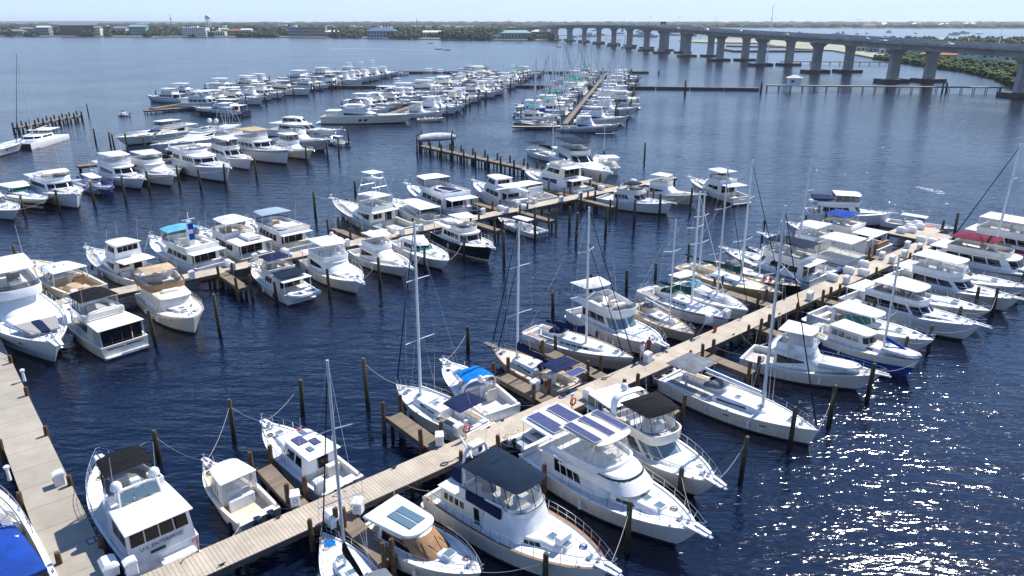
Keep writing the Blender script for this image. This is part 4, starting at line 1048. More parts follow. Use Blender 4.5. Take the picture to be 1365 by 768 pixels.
mb = MB(); mb.box(-1.6, -.4, -1.83, -1.805, 3.6, 4.5); mb.build('window', 'glass', hut)

# ------------------------------------------------------------------ pilings
def pile_mesh(h, r, m='pile', seed=0):
    rnd = random.Random(seed); mb = MB(); n = 8; rings = []
    for z in (-1.0, 0, .5, h * .5, h - .12, h): 
        k = 1 + rnd.uniform(-.05, .05) - .12 * max(0, z) / h
        if z == h: k *= .82
        rings.append([(r * k * math.cos(2 * PI * q / n), r * k * math.sin(2 * PI * q / n), z + (rnd.uniform(-.04, .04) if z == h else 0)) for q in range(n)])
    mb.loft(rings, cap0=True, cap1=True)
    o = mb.build('piling', m, None); return o
PM = {}; PTS = []
NP = [0]; FARP = MB()
def farpile(x, y, h, r=.22): FARP.lathe(x, y, [(r, -.5), (r, h - .1), (r * .8, h)], 6)
def piling(x, y, h, r=.17, m='pile', label=None, group='tall mooring pilings standing in the water', lean=None):
    k = (round(h * 4) / 4, r, m)
    if k not in PM: o = pile_mesh(k[0], r, m, len(PM)); PM[k] = o.data
    else: o = bpy.data.objects.new('piling', PM[k]); COL.objects.link(o)
    o.location = (x, y, 0); l = random.Random(NP[0]); NP[0] += 1
    if m == 'pile' and h > 2.3: PTS.append((x, y, h))
    o.rotation_euler = (R(l.uniform(-2, 2)), R(l.uniform(-2, 2)), l.uniform(0, 6))
    tag(o, label or 'weathered grey-green timber piling standing in open water off a slip', 'piling', group); return o
PIL = [(313,590,535),(213,618,573),(404,555,507),(491,547,478),(624,470,433),(294,450,393),(737,420,397),(987,643,583),(922,665,622),(836,735,670),(747,775,725),(1052,600,543),(1105,568,512),
 (1157,530,483),(1202,485,458),(1237,470,438),(1269,445,415),(1358,392,361),(1330,415,379),(1304,412,394),(1271,318,284),(1253,318,303),(724,318,262),(672,354,308),(623,345,317),(570,360,329),(421,292,256),
 (474,262,245),(460,287,267),(507,388,344),(440,398,359),(370,405,375),(208,462,412),(28,370,327),(45,394,346),(759,306,275),(768,318,284),(807,314,275),(845,304,267),(879,290,259),(920,278,251),(859,214,189),
 (797,274,252),(31,288,261),(80,284,254),(126,274,243),(168,271,236),(200,258,229),(128,192,172),(153,200,178),(171,206,178),(196,212,182),(239,250,221),(268,253,225),(307,246,217),(342,238,210),(409,218,195),
 (437,213,191),(452,209,184),(556,206,179),(465,189,173),(118,153,138),(835,390,366),(873,380,353),(917,352,339),(1071,316,287),(1097,298,281),(1016,318,306),(737,422,396),(787,395,380),(365,205,190),(220,178,160),(148,197,176)]
for i, (px, pb, pt) in enumerate(PIL):
    x, y = at(px, pb); h = min(4.6, max(2.4, height_over(x, y, pt)))
    near = pb > 330
    piling(x, y, h, .17 if near else .19)
PNT = ['outer', 'inner']
def finger(s, n0, n1, w=1.1, k=None, label=None, z=1.25):
    """finger pier sticking out of a dock between slips, brown piles each side"""
    a, b = min(n0, n1), max(n0, n1)
    dock('finger_pier', label or 'short plank finger pier between two berths with brown piles', s - w / 2, s + w / 2, a, b, along='n', m='oldplanks', z=z, group='finger piers between the berths', legs=True, legstep=3)
    tip = n0 if abs(n0) > 0 else n1
    for nn in (n1, n0 + (n1 - n0) * .15):
        for sg in (-1, 1):
            x, y = grid(s + sg * (w / 2 + .16), nn); piling(x, y, 2.5, .16, 'pilebrown', 'short brown treated piling at the corner of a finger pier', 'brown pilings of the finger piers')
# far side of the long pier
for (s, ln) in ((13.45, 5.4), (22.9, 5.6), (32.5, 5.4), (38.2, 6), (61.6, 6), (84.7, 6)): finger(s, -34.13, -34.13 - ln, w=1.0 if s < 14 else 1.2)
for (s, ln) in ((14.9, 4.8), (24.8, 5), (38, 5), (47.6, 5), (56, 5), (67, 5), (87.5, 5)): finger(s, -31.97, -31.97 + ln)
for (s, ln) in ((25.0, 6), (58.8, 6), (67.5, 7), (79.8, 7), (88.2, 7)): finger(s, -77.77, -77.77 + ln)
for (s, ln) in ((8, 7), (43, 7), (65.9, 6), (80.3, 6)): finger(s, -80.03, -80.03 - ln)
# piles along the walkway edges
for i in range(24):
    s, n = (5.0 + i * 4.1, -31.75)
    if i % 2 == 0: x, y = grid(s, n); piling(x, y, 1.9, .15, 'pilebrown', 'short brown piling against the edge of the long pier', 'brown pilings along the long pier')
for i in range(8):
    for sd in (1.45, 4.0):
        n = -88 + i * 7.2
        if sd > 3 and n > -36: continue
        x, y = grid(sd, n); piling(x, y, 2.0, .16, 'pilebrown', 'short brown piling against the edge of the wide walkway', 'brown pilings along the wide walkway')
# pilings of the boat lift catwalk
for i in range(14):
    for sd in (88.6, 90.9):
        x, y = grid(sd, -84 - i * 3.9); piling(x, y, 2.7, .2, 'pile', 'dark post along the narrow catwalk in mid-water', 'posts along the narrow catwalk')
for i in range(9):
    f = i / 8; ax, ay = at(22, 177); bx, by = at(107, 160)
    for sg in (-1, 1): piling(ax + (bx - ax) * f + sg * 1.1, ay + (by - ay) * f - sg * .8, 2.6, .25, 'pile', 'thick dark post along the short pier at far left', 'thick posts of the short far left pier')

# ------------------------------------------------------------------ dock boxes and pedestals
def dockbox(kind):
    r = empty('dock_box')
    if kind == 0:
        mb = MB(); mb.loft([rr3(.42, .62, 0, .06), rr3(.46, .66, .62, .06)], cap0=True, cap1=True); mb.build('body', 'dbox', r)
        mb = MB(); mb.loft([rr3(.50, .70, .625, .08), rr3(.50, .70, .70, .08), rr3(.30, .55, .92, .08)], cap0=True, cap1=True); mb.build('lid', 'dbox', r)
    else:
        mb = MB(); mb.box(-.36, .36, -.34, .34, 0, .85, bev=.05); mb.build('body', 'dbox', r)
        mb = MB(); mb.loft([[(-.40, -.38, .853), (.40, -.38, .853), (.40, .38, .853), (-.40, .38, .853)], [(-.40, -.38, .90), (.40, -.38, .90), (.40, .38, .90), (-.40, .38, .90)], [(-.1, -.3, 1.08), (.3, -.3, 1.08), (.3, .3, 1.08), (-.1, .3, 1.08)]], cap0=True, cap1=True); mb.build('lid', 'dbox', r)
        mb = MB(); mb.tube([(-.37, .15 * math.cos(q * PI / 5), .5 + .15 * math.sin(q * PI / 5)) for q in range(10)], .02, 4, closed=True); mb.build('hose_coil', 'darkpipe', r)
    return r
def rr3(a, b, z, r): return [(x, y, z) for x, y in rrect(-a, a, b, r, 2)]
BX = [dockbox(0), dockbox(1)]; used = [False, False]
def put_box(x, y, z, k, rz, label, group=None):
    if not used[k]: o = BX[k]; used[k] = True
    else: o = copy_tree(BX[k])
    o.location = (x, y, z); o.rotation_euler = (0, 0, rz); o.scale = (.78,) * 3; tag(o, label, 'dock box', group); return o
specific = [(240, 392, 0, 'white dock box on the edge of the wide walkway nearest the large navy-lettered yacht', 0)]
def pbox(px, py, k, label, group=None, rz=GROT, z=1.3):
    x, y = at(px, py, z); put_box(x, y, z + .002, k, rz, label, group)
pbox(80, 645, 1, 'small white box on the right edge of the wide grey walkway')
pbox(147, 762, 0, 'white box with red label at the corner where the two walkways meet')
pbox(176, 764, 1, 'white utility box right beside the stern of the lettered yacht')
pbox(394, 672, 1, 'white box with coiled yellow hose beside the inner end of the finger pier', rz=GROT + 1.2)
pbox(427, 655, 1, 'white box behind the outboards of the small pilothouse boat')
pbox(444, 697, 0, 'white dock box with domed lid in front of the small sailboat bow')
pbox(478, 682, 1, 'white box between the small sailboat bow and the tan-covered cruiser', rz=GROT + .7)
pbox(586, 592, 1, 'white box left of the orange life ring on the pier', rz=GROT + 1)
pbox(612, 580, 1, 'white box with orange life ring at the stern of the sloop with navy bimini')
pbox(641, 608, 0, 'white domed dock box behind the slate blue bimini')
pbox(713, 520, 1, 'white box at the stern of the bright blue topped cruiser')
pbox(735, 510, 1, 'white box with coiled hose beside the navy covered sailboat')
pbox(787, 532, 0, 'white dock box behind the black bimini cruiser')
pbox(863, 482, 1, 'white box next to the two people standing on the pier')
pbox(945, 430, 1, 'white box with red bucket on the middle of the pier')
pbox(968, 424, 1, 'white box just right of the red bucket')
G2 = 'white dock boxes along the long pier'
rb = random.Random(3)
for i in range(9):
    s = 66 + i * 3.6
    for n, q in ((-33.75, 0), (-32.4, 1)):
        if rb.random() < .35: continue
        x, y = grid(s + rb.uniform(-.5, .5), n); put_box(x, y, 1.302, rb.choice((0, 1)), GROT + rb.uniform(-.1, .1), 'white fibreglass dock box along the far half of the long pier', G2)
for i in range(26):
    s = 8 + i * 3.6
    for n in (-79.7, -78.1):
        if rb.random() < .55: continue
        x, y = grid(s + rb.uniform(-.5, .5), n); put_box(x, y, 1.302, rb.choice((0, 1)), GROT, 'white fibreglass dock box along the middle pier', 'white dock boxes along the middle pier')
for i in range(5):
    x, y = grid(97.5 + i * 1.25, -37.2 + (i % 2) * .8); put_box(x, y, 1.3, 0, GROT, 'white dock box on the wide end platform of the pier', 'white dock boxes on the end platform')
# big white equipment cabinet in the foreground
x, y = at(729, 572, 1.3)
r = tag(empty('utility_cabinet', (x, y, 1.302), GROT), 'large white cabinet on the pier near the bright blue topped cruiser', 'cabinet')
mb = MB(); mb.box(-.75, .75, -.55, .55, 0, 1.25, bev=.05); mb.build('body', 'dbox', r)
mb = MB(); mb.box(-.8, .8, -.6, .6, 1.252, 1.33, bev=.03); mb.build('lid', 'white', r)
for q in (-.3, .15):
    mb = MB(); mb.box(q, q + .22, -.56, -.552, 1.0, 1.12); mb.build('vent', 'dark', r)
# life rings on posts
for (px, py, lb) in ((762, 548, 'orange life ring on a white post beside the large cabinet'), (621, 585, 'orange life ring hanging at the end of the navy bimini sloop')):
    x, y = at(px, py, 1.3); r = tag(empty('life_ring_post', (x, y, 1.3), GROT), lb, 'life ring')
    mb = MB(); mb.box(-.05, .05, -.05, .05, 0, 1.2); mb.box(-.15, .15, -.06, .06, 1.2, 1.4, bev=.03); mb.build('post', 'dbox', r)
    mb = MB(); mb.tube([(.0 + .26 * math.cos(q * PI / 6), -.12, .8 + .26 * math.sin(q * PI / 6)) for q in range(12)], .065, 6, closed=True); mb.build('ring', 'orange', r)
# red stand pipe
x, y = at(265, 735, 1.3); r = tag(empty('standpipe', (x, y, 1.3), GROT + .8), 'red standpipe on the pier edge right of the lettered stern', 'standpipe')
mb = MB(); mb.tube([(0, 0, 0), (0, 0, .85), (-.08, 0, .95), (-.3, 0, .98), (-.36, 0, .9)], .035, 6); mb.build('pipe', 'red', r); mb = MB(); mb.lathe(0, 0, [(.1, 0), (.1, .04), (.05, .08)], 8); mb.build('base', 'steel', r)
# bollard lights
for (px, py, lb) in ((33, 508, 'small white lamp post on the right edge of the wide walkway, upper one'), (13, 640, 'small white lamp post on the left edge of the wide walkway')):
    x, y = at(px + 0, py, 1.3); r = tag(empty('dock_light', (x, y, 1.3)), lb, 'dock light')
    mb = MB(); mb.lathe(0, 0, [(.12, 0), (.1, .5), (.09, .8)], 8); mb.build('post', 'dbox', r); mb = MB(); mb.lathe(0, 0, [(.16, .8), (.17, .95), (.06, 1.02)], 8); mb.build('cap', 'white', r)
# dark floor sign on the walkway
x, y = at(125, 720, 1.3); r = tag(empty('deck_sign', (x, y, 1.309), GROT + .02), 'dark blue sign plate lying on the wide walkway beside the yacht', 'sign')
mb = MB(); mb.box(-.33, .33, -.28, .28, 0, .015); mb.build('plate', 'navyhull', r, smooth=False)
mb = MB()
for k in range(4): mb.box(-.25 + .0, .0, -.18 + k * .09, -.13 + k * .09, .0155, .018)
mb.loft([[(.08, 0, .0155), (.16, .07, .0155), (.24, 0, .0155), (.16, -.07, .0155)], [(.08, 0, .018), (.16, .07, .018), (.24, 0, .018), (.16, -.07, .018)]], cap0=True, cap1=True)
mb.build('marking', 'deck', r, smooth=False)
# red bucket
x, y = at(953, 442, 1.3); mb = MB(); mb.lathe(0, 0, [(.13, 0), (.18, .38), (.15, .38), (.12, .05)], 10); o = mb.build('bucket', 'red'); o.location = (x, y, 1.302); tag(o, 'red bucket on the pier edge beside a white box', 'bucket')

# cleats, hoses and cords on the pier
for i in range(16):
    s_ = 8.3 + i * 3.7; x, y = grid(s_, -33.9 if i % 2 else -32.2); r = empty('cleat', (x, y, 1.302), GROT); tag(r, 'dark mooring cleat on the edge of the long pier', 'cleat', 'mooring cleats on the long pier')
    mb = MB(); mb.tube([(-.2, 0, .1), (.2, 0, .1)], .03, 5); mb.box(-.09, .09, -.04, .04, 0, .09); mb.build('horn', 'darkpipe', r)
rq = random.Random(8)
for i, (s_, m_, w_) in enumerate([(15.5, 'cream', 'yellow'), (22, 'darkpipe', 'black'), (27, 'cream', 'yellow'), (33.5, 'royal', 'blue'), (38, 'darkpipe', 'black'), (44.5, 'cream', 'yellow'), (49, 'darkpipe', 'black'), (56, 'cream', 'yellow'), (61, 'rope', 'white')]):
    sd = rq.choice((-33.8, -32.3)); pts = []
    for k in range(26):
        a = k * .75; rr_ = .30 - .006 * k if k < 16 else .2 + (k - 16) * .12
        x, y = grid(s_ + (rr_ * math.cos(a) if k < 16 else (k - 16) * .13), sd + (rr_ * math.sin(a) * .6 if k < 16 else math.sin(k) * .06)); pts.append((x, y, 1.33 + (.018 * (k % 8) / 8 if k < 16 else 0)))
    mb = MB(); mb.tube(pts, .022, 4); o = mb.build('shore_cord', m_); tag(o, f'{w_} shore power cord coiled on the pier, {ORDS[i]} one from the near end', 'cord', 'coiled cords on the pier')
# ------------------------------------------------------------------ bridge (two parallel girder decks)
def conc(name, col, v=.38): return mat(name, col, .85, var=v, scale=.18, bump=.1, bscale=2)
M['conc'] = conc('bridge_concrete', (.46, .45, .42)); M['concd'] = conc('bridge_concrete_dark', (.17, .18, .19)); M['asphalt'] = mat('asphalt', (.06, .06, .065), .9, var=.2)
M['line'] = mat('road_paint', (.7, .7, .68), .7); M['foot'] = mat('pier_footing', (.10, .085, .075), .9, var=.4, scale=.3)
NEARP = [(-300, 1600), (-150, 1400), (22, 1255), (46, 1190), (64, 1124), (80, 1060), (93, 995), (104, 930), (113, 863), (120, 795), (126.5, 729), (131, 676), (138, 608), (147, 545), (157, 485), (166.5, 420), (176, 353), (191, 285), (212, 215), (236, 145), (262, 75), (290, 5)]
def offset_line(P, d):
    out = []
    for i, p in enumerate(P):
        a = P[max(0, i - 1)]; b = P[min(len(P) - 1, i + 1)]; v = Vector((b[0] - a[0], b[1] - a[1])).normalized(); out.append((p[0] - v.y * d, p[1] + v.x * d))
    return out
HZ = [6, 10, 15.5, 17.5, 19.0, 20.2, 20.6, 20.8, 21.0, 21.3, 21.0, 20.6, 19.9, 19.2, 18.5, 18.0, 17.1, 16.5, 15.8, 15, 14, 13]
def smooth_path(P, H, k=4):
    out = []
    for i in range(len(P) - 1):
        p0, p1, p2, p3 = P[max(0, i - 1)], P[i], P[i + 1], P[min(len(P) - 1, i + 2)]
        for j in range(k):
            t = j / k; f = lambda a, b, c, d: .5 * (2 * b + (c - a) * t + (2 * a - 5 * b + 4 * c - d) * t * t + (3 * b - a - 3 * c + d) * t ** 3)
            out.append((f(p0[0], p1[0], p2[0], p3[0]), f(p0[1], p1[1], p2[1], p3[1]), H[i] + (H[i + 1] - H[i]) * t))
    out.append((*P[-1], H[-1])); return out
def make_bridge(P, label, wd=12):
    r = tag(empty('bridge'), label, 'bridge')
    S = smooth_path(P, HZ)
    def sweep(prof, name, m):
        mb = MB(); rings = []
        for i, (x, y, z) in enumerate(S):
            a = S[max(0, i - 1)]; b = S[min(len(S) - 1, i + 1)]; v = Vector((b[0] - a[0], b[1] - a[1], 0)).normalized(); n = Vector((-v.y, v.x, 0))
            rings.append([(x + n.x * q, y + n.y * q, z + zz) for q, zz in prof])
        mb.loft(rings, cap0=True, cap1=True); mb.build(name, m, r, smooth=False)
    h = wd / 2
    sweep([(-h, 0), (-h * .5, -.15), (-h * .42, -2.4), (h * .42, -2.4), (h * .5, -.15), (h, 0), (h, .35), (-h, .35)], 'girder', 'conc')
    sweep([(-h + .5, .354), (h - .5, .354), (h - .5, .40), (-h + .5, .40)], 'roadway', 'asphalt')
    for sg in (-1, 1): sweep([(sg * h - .15, .36), (sg * h + .15, .36), (sg * h + .12, 1.25), (sg * h - .08, 1.25)], 'parapet', 'conc')
    sweep([(-.08, .404), (.08, .404), (.08, .408), (-.08, .408)], 'lane_line', 'line')
    for i, (p, z) in enumerate(zip(P, HZ)):
        if i < 2: continue
        a = P[i - 1]; b = P[min(len(P) - 1, i + 1)]; v = Vector((b[0] - a[0], b[1] - a[1])).normalized(); ang = math.atan2(v.y, v.x)
        def loc(q, e, zz): return (p[0] + v.x * q - v.y * e, p[1] + v.y * q + v.x * e, zz)
        mb = MB(); rr = []
        for zz, a_, e_ in ((1.0, 1.3, 2.6), (z * .55, 1.2, 2.4), (z - 4.6, 1.3, 2.7), (z - 3.2, 1.6, 4.4), (z - 2.4, 1.7, 4.9)):
            rr.append([loc(q * a_, e * e_, zz) for q, e in ((-1, -.85), (-.8, -1), (.8, -1), (1, -.85), (1, .85), (.8, 1), (-.8, 1), (-1, .85))])
        mb.loft(rr, cap0=True, cap1=True); mb.build('bridge_pier', 'conc', r, smooth=False)
        mb = MB(); ft = [[loc(q * 4.5, e * 7.0, zz) for q, e in ((-1, -.8), (-.8, -1), (.8, -1), (1, -.8), (1, .8), (.8, 1), (-.8, 1), (-1, .8))] for zz in (-1, 1.5)]
        mb.loft(ft, cap0=True, cap1=True); mb.build('pier_footing', 'foot', r, smooth=False)
    return S
SN = make_bridge(NEARP, 'nearer of the two parallel concrete road bridges on tall piers')
SF = make_bridge(offset_line(NEARP, 19), 'farther concrete road bridge running parallel behind the nearer one')
# lamp posts on the far parapet, traffic, tall pole
LPM = {}
def lamp(x, y, z, h, label='street lamp on the bridge deck', double=True, group='street lamps along the bridge'):
    if h not in LPM:
        r = empty('street_lamp'); mb = MB(); mb.tube([(0, 0, 0), (0, 0, h)], .14, 5, r2=.09); mb.build('pole', 'steel', r)
        mb = MB(); mb.tube([(-2.0, 0, h + .1), (0, 0, h), (2.0, 0, h + .1)], .07, 4); mb.box(1.9, 2.9, -.2, .2, h + .02, h + .16); mb.box(-2.9, -1.9, -.2, .2, h + .02, h + .16); mb.build('lamp_head', 'steel', r); LPM[h] = r; o = r
    else: o = copy_tree(LPM[h])
    o.location = (x, y, z); o.rotation_euler = (0, 0, .3); tag(o, label, 'street lamp', group)
for i in range(12, len(SF) - 12, 3):
    x, y, z = SF[i]; 
    if i % 6 == 0: lamp(x + 2, y, z + .4, 9.0)
x, y = at(1022, 84); hp_ = height_over(x, y, 9)
r = tag(empty('mast_pole', (x, y, 0)), 'very tall single pole rising above the bridge deck', 'pole'); mb = MB(); mb.tube([(0, 0, 0), (0, 0, hp_)], .45, 7, r2=.2); mb.tube([(0, 0, hp_), (1.2, 0, hp_ + 1.5)], .12, 5); mb.build('pole', 'steel', r)
r = tag(empty('sign_gantry', (*SN[44][:2], SN[44][2])), 'dark square sign board above the bridge at its crest', 'road sign')
mb = MB(); mb.tube([(0, 0, .3), (0, 0, 4.2)], .15, 5); mb.build('post', 'steel', r); mb = MB(); mb.box(-2.4, 2.4, -.1, .1, 3.2, 5.4); mb.build('panel', 'concd', r)
def car(x, y, z, rz, col, label, k=1.0, tall=0):
    r = tag(empty('car', (x, y, z), rz), label, 'car', 'vehicles on the bridge')
    mb = MB(); prof = [(-2.2, .3, .8), (-2.25, .85, .85), (-1.9, 1.0, .85), (2.0, .85, .85), (2.2, .6, .8), (2.15, .3, .8)]
    mb.loft([[(px, -w * 1.0, pz), (px, w, pz)] for px, pz, w in prof], close=True) if False else None
    pts = [(-2.2, .28), (-2.25, .85), (-1.95, .98), (1.2, .95), (2.1, .75), (2.25, .3)]
    mb.add([(px, -.88, pz) for px, pz in pts] + [(px, .88, pz) for px, pz in pts], [tuple(range(6)), tuple(reversed(range(6, 12)))] + [(i, (i + 1) % 6, (i + 1) % 6 + 6, i + 6) for i in range(6)]); mb.build('body', col, r)
    T = Tier(-1.8, 1.0, .78, .74, .5, .95, .5 + tall, ra=.35, rf=.6, tum=.12); mb = MB(); T.solid(mb); mb.build('cabin', col, r)
    mb = MB(); T.patch(mb, .02, .98, .2, .82, .2, .82, n=24); mb.build('window', 'glass', r)
    mb = MB()
    for wx in (-1.4, 1.35):
        for sg in (-1, 1): mb.tube([(wx, sg * .92, .32), (wx, sg * .7, .32)], .32, 10)
    mb.build('wheels', 'darkpipe', r)
cols = [('white', 'white car'), ('greyhull', 'grey car'), ('white', 'white van'), ('blackhull', 'black car'), ('steel', 'silver car'), ('white', 'white car'), ('red', 'dark red car'), ('white', 'white van')]
rc = random.Random(5)
for j, (i, off) in enumerate([(66, -3), (62.3, 3), (58, -2), (53.5, 3), (50, 2), (47, -3), (42, 3), (63.6, -3)]):
    k = int(i); t = i - k; a, b_ = SN[k], SN[k + 1]; x = a[0] + (b_[0] - a[0]) * t; y = a[1] + (b_[1] - a[1]) * t; z = a[2] + (b_[2] - a[2]) * t; v = Vector((b_[0] - a[0], b_[1] - a[1])).normalized()
    place_ = ['near the right edge of the photo', 'above the second pair of piers from the right', 'between the tall piers', 'left of the tall pole', 'near the tall pole', 'close to the crest', 'beyond the crest', 'right of the piers by the mangroves'][j]
    car(x - v.y * off, y + v.x * off, z + .41, math.atan2(v.y, v.x), cols[j][0], f'{cols[j][1]} on the bridge deck {place_}', tall=.5 if 'van' in cols[j][1] else 0)

# old low causeway behind
pa, pb = at(735, 52.3), at(1010, 53.0)
dock('low_bridge', 'long low dark bridge crossing behind the tall piers', 0, 0, 0, 0, world=(*pa, *pb, 10), m='foot', z=5.5, legstep=26)

# ------------------------------------------------------------------ land
M['sand'] = mat('sand', (.30, .28, .225), .95, var=.3, scale=.02, col2=(.22, .24, .14)); M['grassland'] = mat('ground_green', (.05, .075, .035), .95, var=.4, scale=.01, col2=(.16, .15, .10))
M['bank'] = mat('bank_edge', (.10, .09, .07), .95, var=.3)
def land(name, pts, z, m, world=False):
    P = [p if world else at(*p) for p in pts]
    mb = MB(); n = len(P); mb.add([(x, y, -1) for x, y in P] + [(x, y, z) for x, y in P], [tuple(range(n, 2 * n))] + [(i, (i + 1) % n, (i + 1) % n + n, i + n) for i in range(n)])
    o = mb.build(name, m, None, smooth=False); tag(o, kind='structure'); return o
A0 = [at(*p) for p in ((0, 49.3), (130, 49.4), (200, 50), (330, 50), (480, 51.3), (560, 53), (640, 54.2), (720, 54.8), (748, 54.2))]
A0 = [(-3200, 1500)] + A0 + [(40, 1500), (60, 1900), (-100, 2900), (-200, 5200), (-6000, 9000), (-9000, 5200)]
land('far_shore', A0, 1.0, 'grassland', True)
land('far_land', [(-900, 4200), (200, 3000), (900, 2900), (1800, 2600), (3200, 2500), (6500, 3500), (9000, 9000), (-3000, 11000)], 1.2, 'grassland', True)
# hills along the horizon
mb = MB(); rings = []
for i in range(61):
    f = i / 60; x = -11000 + 22000 * f; h = 13 + 4 * math.sin(f * 9) + 7 * math.sin(f * 23 + 1) + (10 if f > .6 else 0) * min(1, (f - .6) * 6 if f > .6 else 0)
    rings.append([(x, 7000, 0), (x, 7400, h * .8), (x, 8200, h), (x, 10500, 0)])
mb.loft(rings, close=False); M['farwood'] = mat('distant_woods', (.035, .055, .03), .95, var=.4, scale=.004); o = mb.build('hills', 'farwood'); tag(o, kind='structure')
# spit and right bank
SPIT = [at(*p) for p in ((905, 55.5), (935, 57.5), (1010, 58.5), (1060, 66), (1110, 68.5), (1140, 74), (1165, 79), (1200, 84), (1240, 90), (1290, 97), (1330, 106), (1352, 116))]
SPIT = SPIT + [(330, 280), (700, 300), (900, 600), at(1560, 57), at(1365, 51.8), at(1150, 50.8), at(1040, 50.6), at(960, 52.5)]
land('right_bank', SPIT, 1.1, 'sand', True)
for pts, nm in (([(968, 61.5), (1000, 62.2), (1060, 62.8), (1060, 63.6), (1000, 63.2), (968, 62.4)], 'breakwater_rocks'),):
    o = land(nm, pts, 1.2, 'bank'); del o['kind']; tag(o, 'low dark rock groyne in front of the sandy point', 'groyne')
o = land('jetty', [(962, 66), (980, 68.8), (1085, 68.6), (1085, 69.6), (978, 69.7), (961, 66.8)], 1.4, 'bank'); del o['kind']; tag(o, 'low dark jetty wall enclosing the basin behind the bridge piers', 'jetty')

# ------------------------------------------------------------------ vegetation
def leafmat(name, c, c2): return mat(name, c, .8, var=.5, scale=.6, col2=c2, spec=.15)
M['leafdark'] = leafmat('foliage_dark', (.028, .05, .02), (.012, .024, .011)); M['leafmid'] = leafmat('foliage_mid', (.045, .075, .025), (.022, .04, .015)); M['mangrove'] = leafmat('mangrove_leaves', (.075, .13, .025), (.02, .045, .012))
M['trunk'] = mat('palm_trunk', (.16, .13, .10), .9)
import numpy as np
def ico():
    bm = bmesh.new(); bmesh.ops.create_icosphere(bm, subdivisions=1, radius=1); v = np.array([list(x.co) for x in bm.verts]); f = np.array([[q.index for q in x.verts] for x in bm.faces]); bm.free(); return v, f
IV, IF = ico()
def clumps(name, pts, mats, seed=1, label=None, cat=None, kind='stuff', parent=None, jag=.45):
    """pts: list of (x,y,z,r,rz)"""
    rs = np.random.RandomState(seed); n = len(pts); P = np.array(pts, dtype=np.float64); nv = len(IV)
    rot = rs.uniform(0, 2 * np.pi, n); c, s = np.cos(rot), np.sin(rot)
    V = np.repeat(IV[None], n, 0) * (1 + rs.uniform(-jag, jag, (n, nv, 1)))
    X = V[:, :, 0] * c[:, None] - V[:, :, 1] * s[:, None]; Y = V[:, :, 0] * s[:, None] + V[:, :, 1] * c[:, None]
    V = np.stack([X * P[:, 3:4] + P[:, 0:1], Y * P[:, 3:4] + P[:, 1:2], V[:, :, 2] * P[:, 4:5] + P[:, 2:3]], 2).reshape(-1, 3)
    F = (IF[None] + (np.arange(n) * nv)[:, None, None]).reshape(-1, 3)
    me = bpy.data.meshes.new(name); me.vertices.add(len(V)); me.vertices.foreach_set('co', V.ravel()); me.loops.add(F.size); me.loops.foreach_set('vertex_index', F.ravel()); me.polygons.add(len(F))
    me.polygons.foreach_set('loop_start', np.arange(0, F.size, 3)); me.polygons.foreach_set('loop_total', np.full(len(F), 3))
    for m in mats: me.materials.append(M[m])
    me.polygons.foreach_set('material_index', np.repeat(rs.randint(0, len(mats), n), len(IF))); me.update(); me.validate()
    o = bpy.data.objects.new(name, me); COL.objects.link(o)
    if parent: o.parent = parent
    else: tag(o, label, cat, kind=kind)
    return o
HOUSES = [
 (22, 48.5, 34, 14, 6, 'walls', 'roofg', 'long low house with grey roof at the water on the far left shore', 2, 'hip', 6, 0), (38, 48, 20, 12, 9, 'wallbrown', 'roofg', 'brown two storey house on the far left shore', 2, 'gable', 5, 18),
 (61, 48, 22, 12, 11, 'walls', 'roofw', 'white trimmed slate blue house on the far left shore', 3, 'gable', 5, 10), (107, 48.2, 62, 16, 14, 'wallbrown', 'roofg', 'long brown apartment block on the far left shore', 4, 'gable', 14, 10), (133, 48.2, 10, 12, 11, 'wallw', 'roofg', 'tall narrow white block at the end of the brown apartments', 3, 'gable', 2, 12),
 (163, 48, 22, 12, 10, 'wallw', 'roofg', 'pale grey gabled house left of the turquoise house', 3, 'gable', 5, 20), (187, 48.2, 30, 14, 12, 'wallt', 'rooft', 'turquoise waterfront house with wide roof', 3, 'gable', 6, 12), (210, 48.5, 24, 12, 5, 'wallw', 'roofr', 'low house with reddish roof beside the turquoise house', 1, 'hip', 5, 20),
 (262, 49.3, 42, 18, 11, 'wallw', 'roofw', 'white five bay hotel-like block on the far shore', 4, 'flat', 12, 12), (292, 49, 26, 12, 6, 'wallw', 'roofw', 'low white building right of the white block', 1, 'flat', 6, 22), (314, 49, 22, 12, 7, 'wallb', 'roofr', 'pinkish low house with red roof on the far shore', 2, 'hip', 5, 22),
 (330, 49, 18, 10, 8, 'wallw', 'roofw', 'small white gabled house among the far shore trees', 2, 'gable', 4, 40), (395, 49.5, 22, 14, 12, 'walls', 'roofw', 'grey blue block right of the far tree clump', 3, 'flat', 5, 25), (418, 49.6, 46, 14, 12, 'wallb', 'roofg', 'long tan apartment block behind dark trees', 3, 'flat', 11, 25), (444, 50, 24, 12, 6, 'walls', 'roofw', 'small blue waterfront house with white roof', 2, 'hip', 5, 10),
 (510, 51.2, 46, 22, 8, 'walls', 'roofb', 'waterfront restaurant with wide blue roof', 2, 'hip', 9, 12), (572, 51, 18, 12, 6, 'wallw', 'roofw', 'small white house in the trees, leftmost of two', 1, 'gable', 4, 45), (588, 51, 20, 12, 6, 'wallw', 'roofw', 'small white house in the trees, right one of two', 1, 'gable', 4, 45),
 (688, 53.6, 44, 16, 7, 'wallt', 'rooft', 'low aqua roofed pavilion near the foot of the bridge', 1, 'hip', 9, 10), (720, 53, 26, 12, 8, 'wallb', 'roofw', 'tan building at the foot of the bridge', 2, 'hip', 5, 30), (668, 53.4, 24, 10, 4, 'wallw', 'roofw', 'low white shed left of the aqua pavilion', 1, 'flat', 4, 8),
]
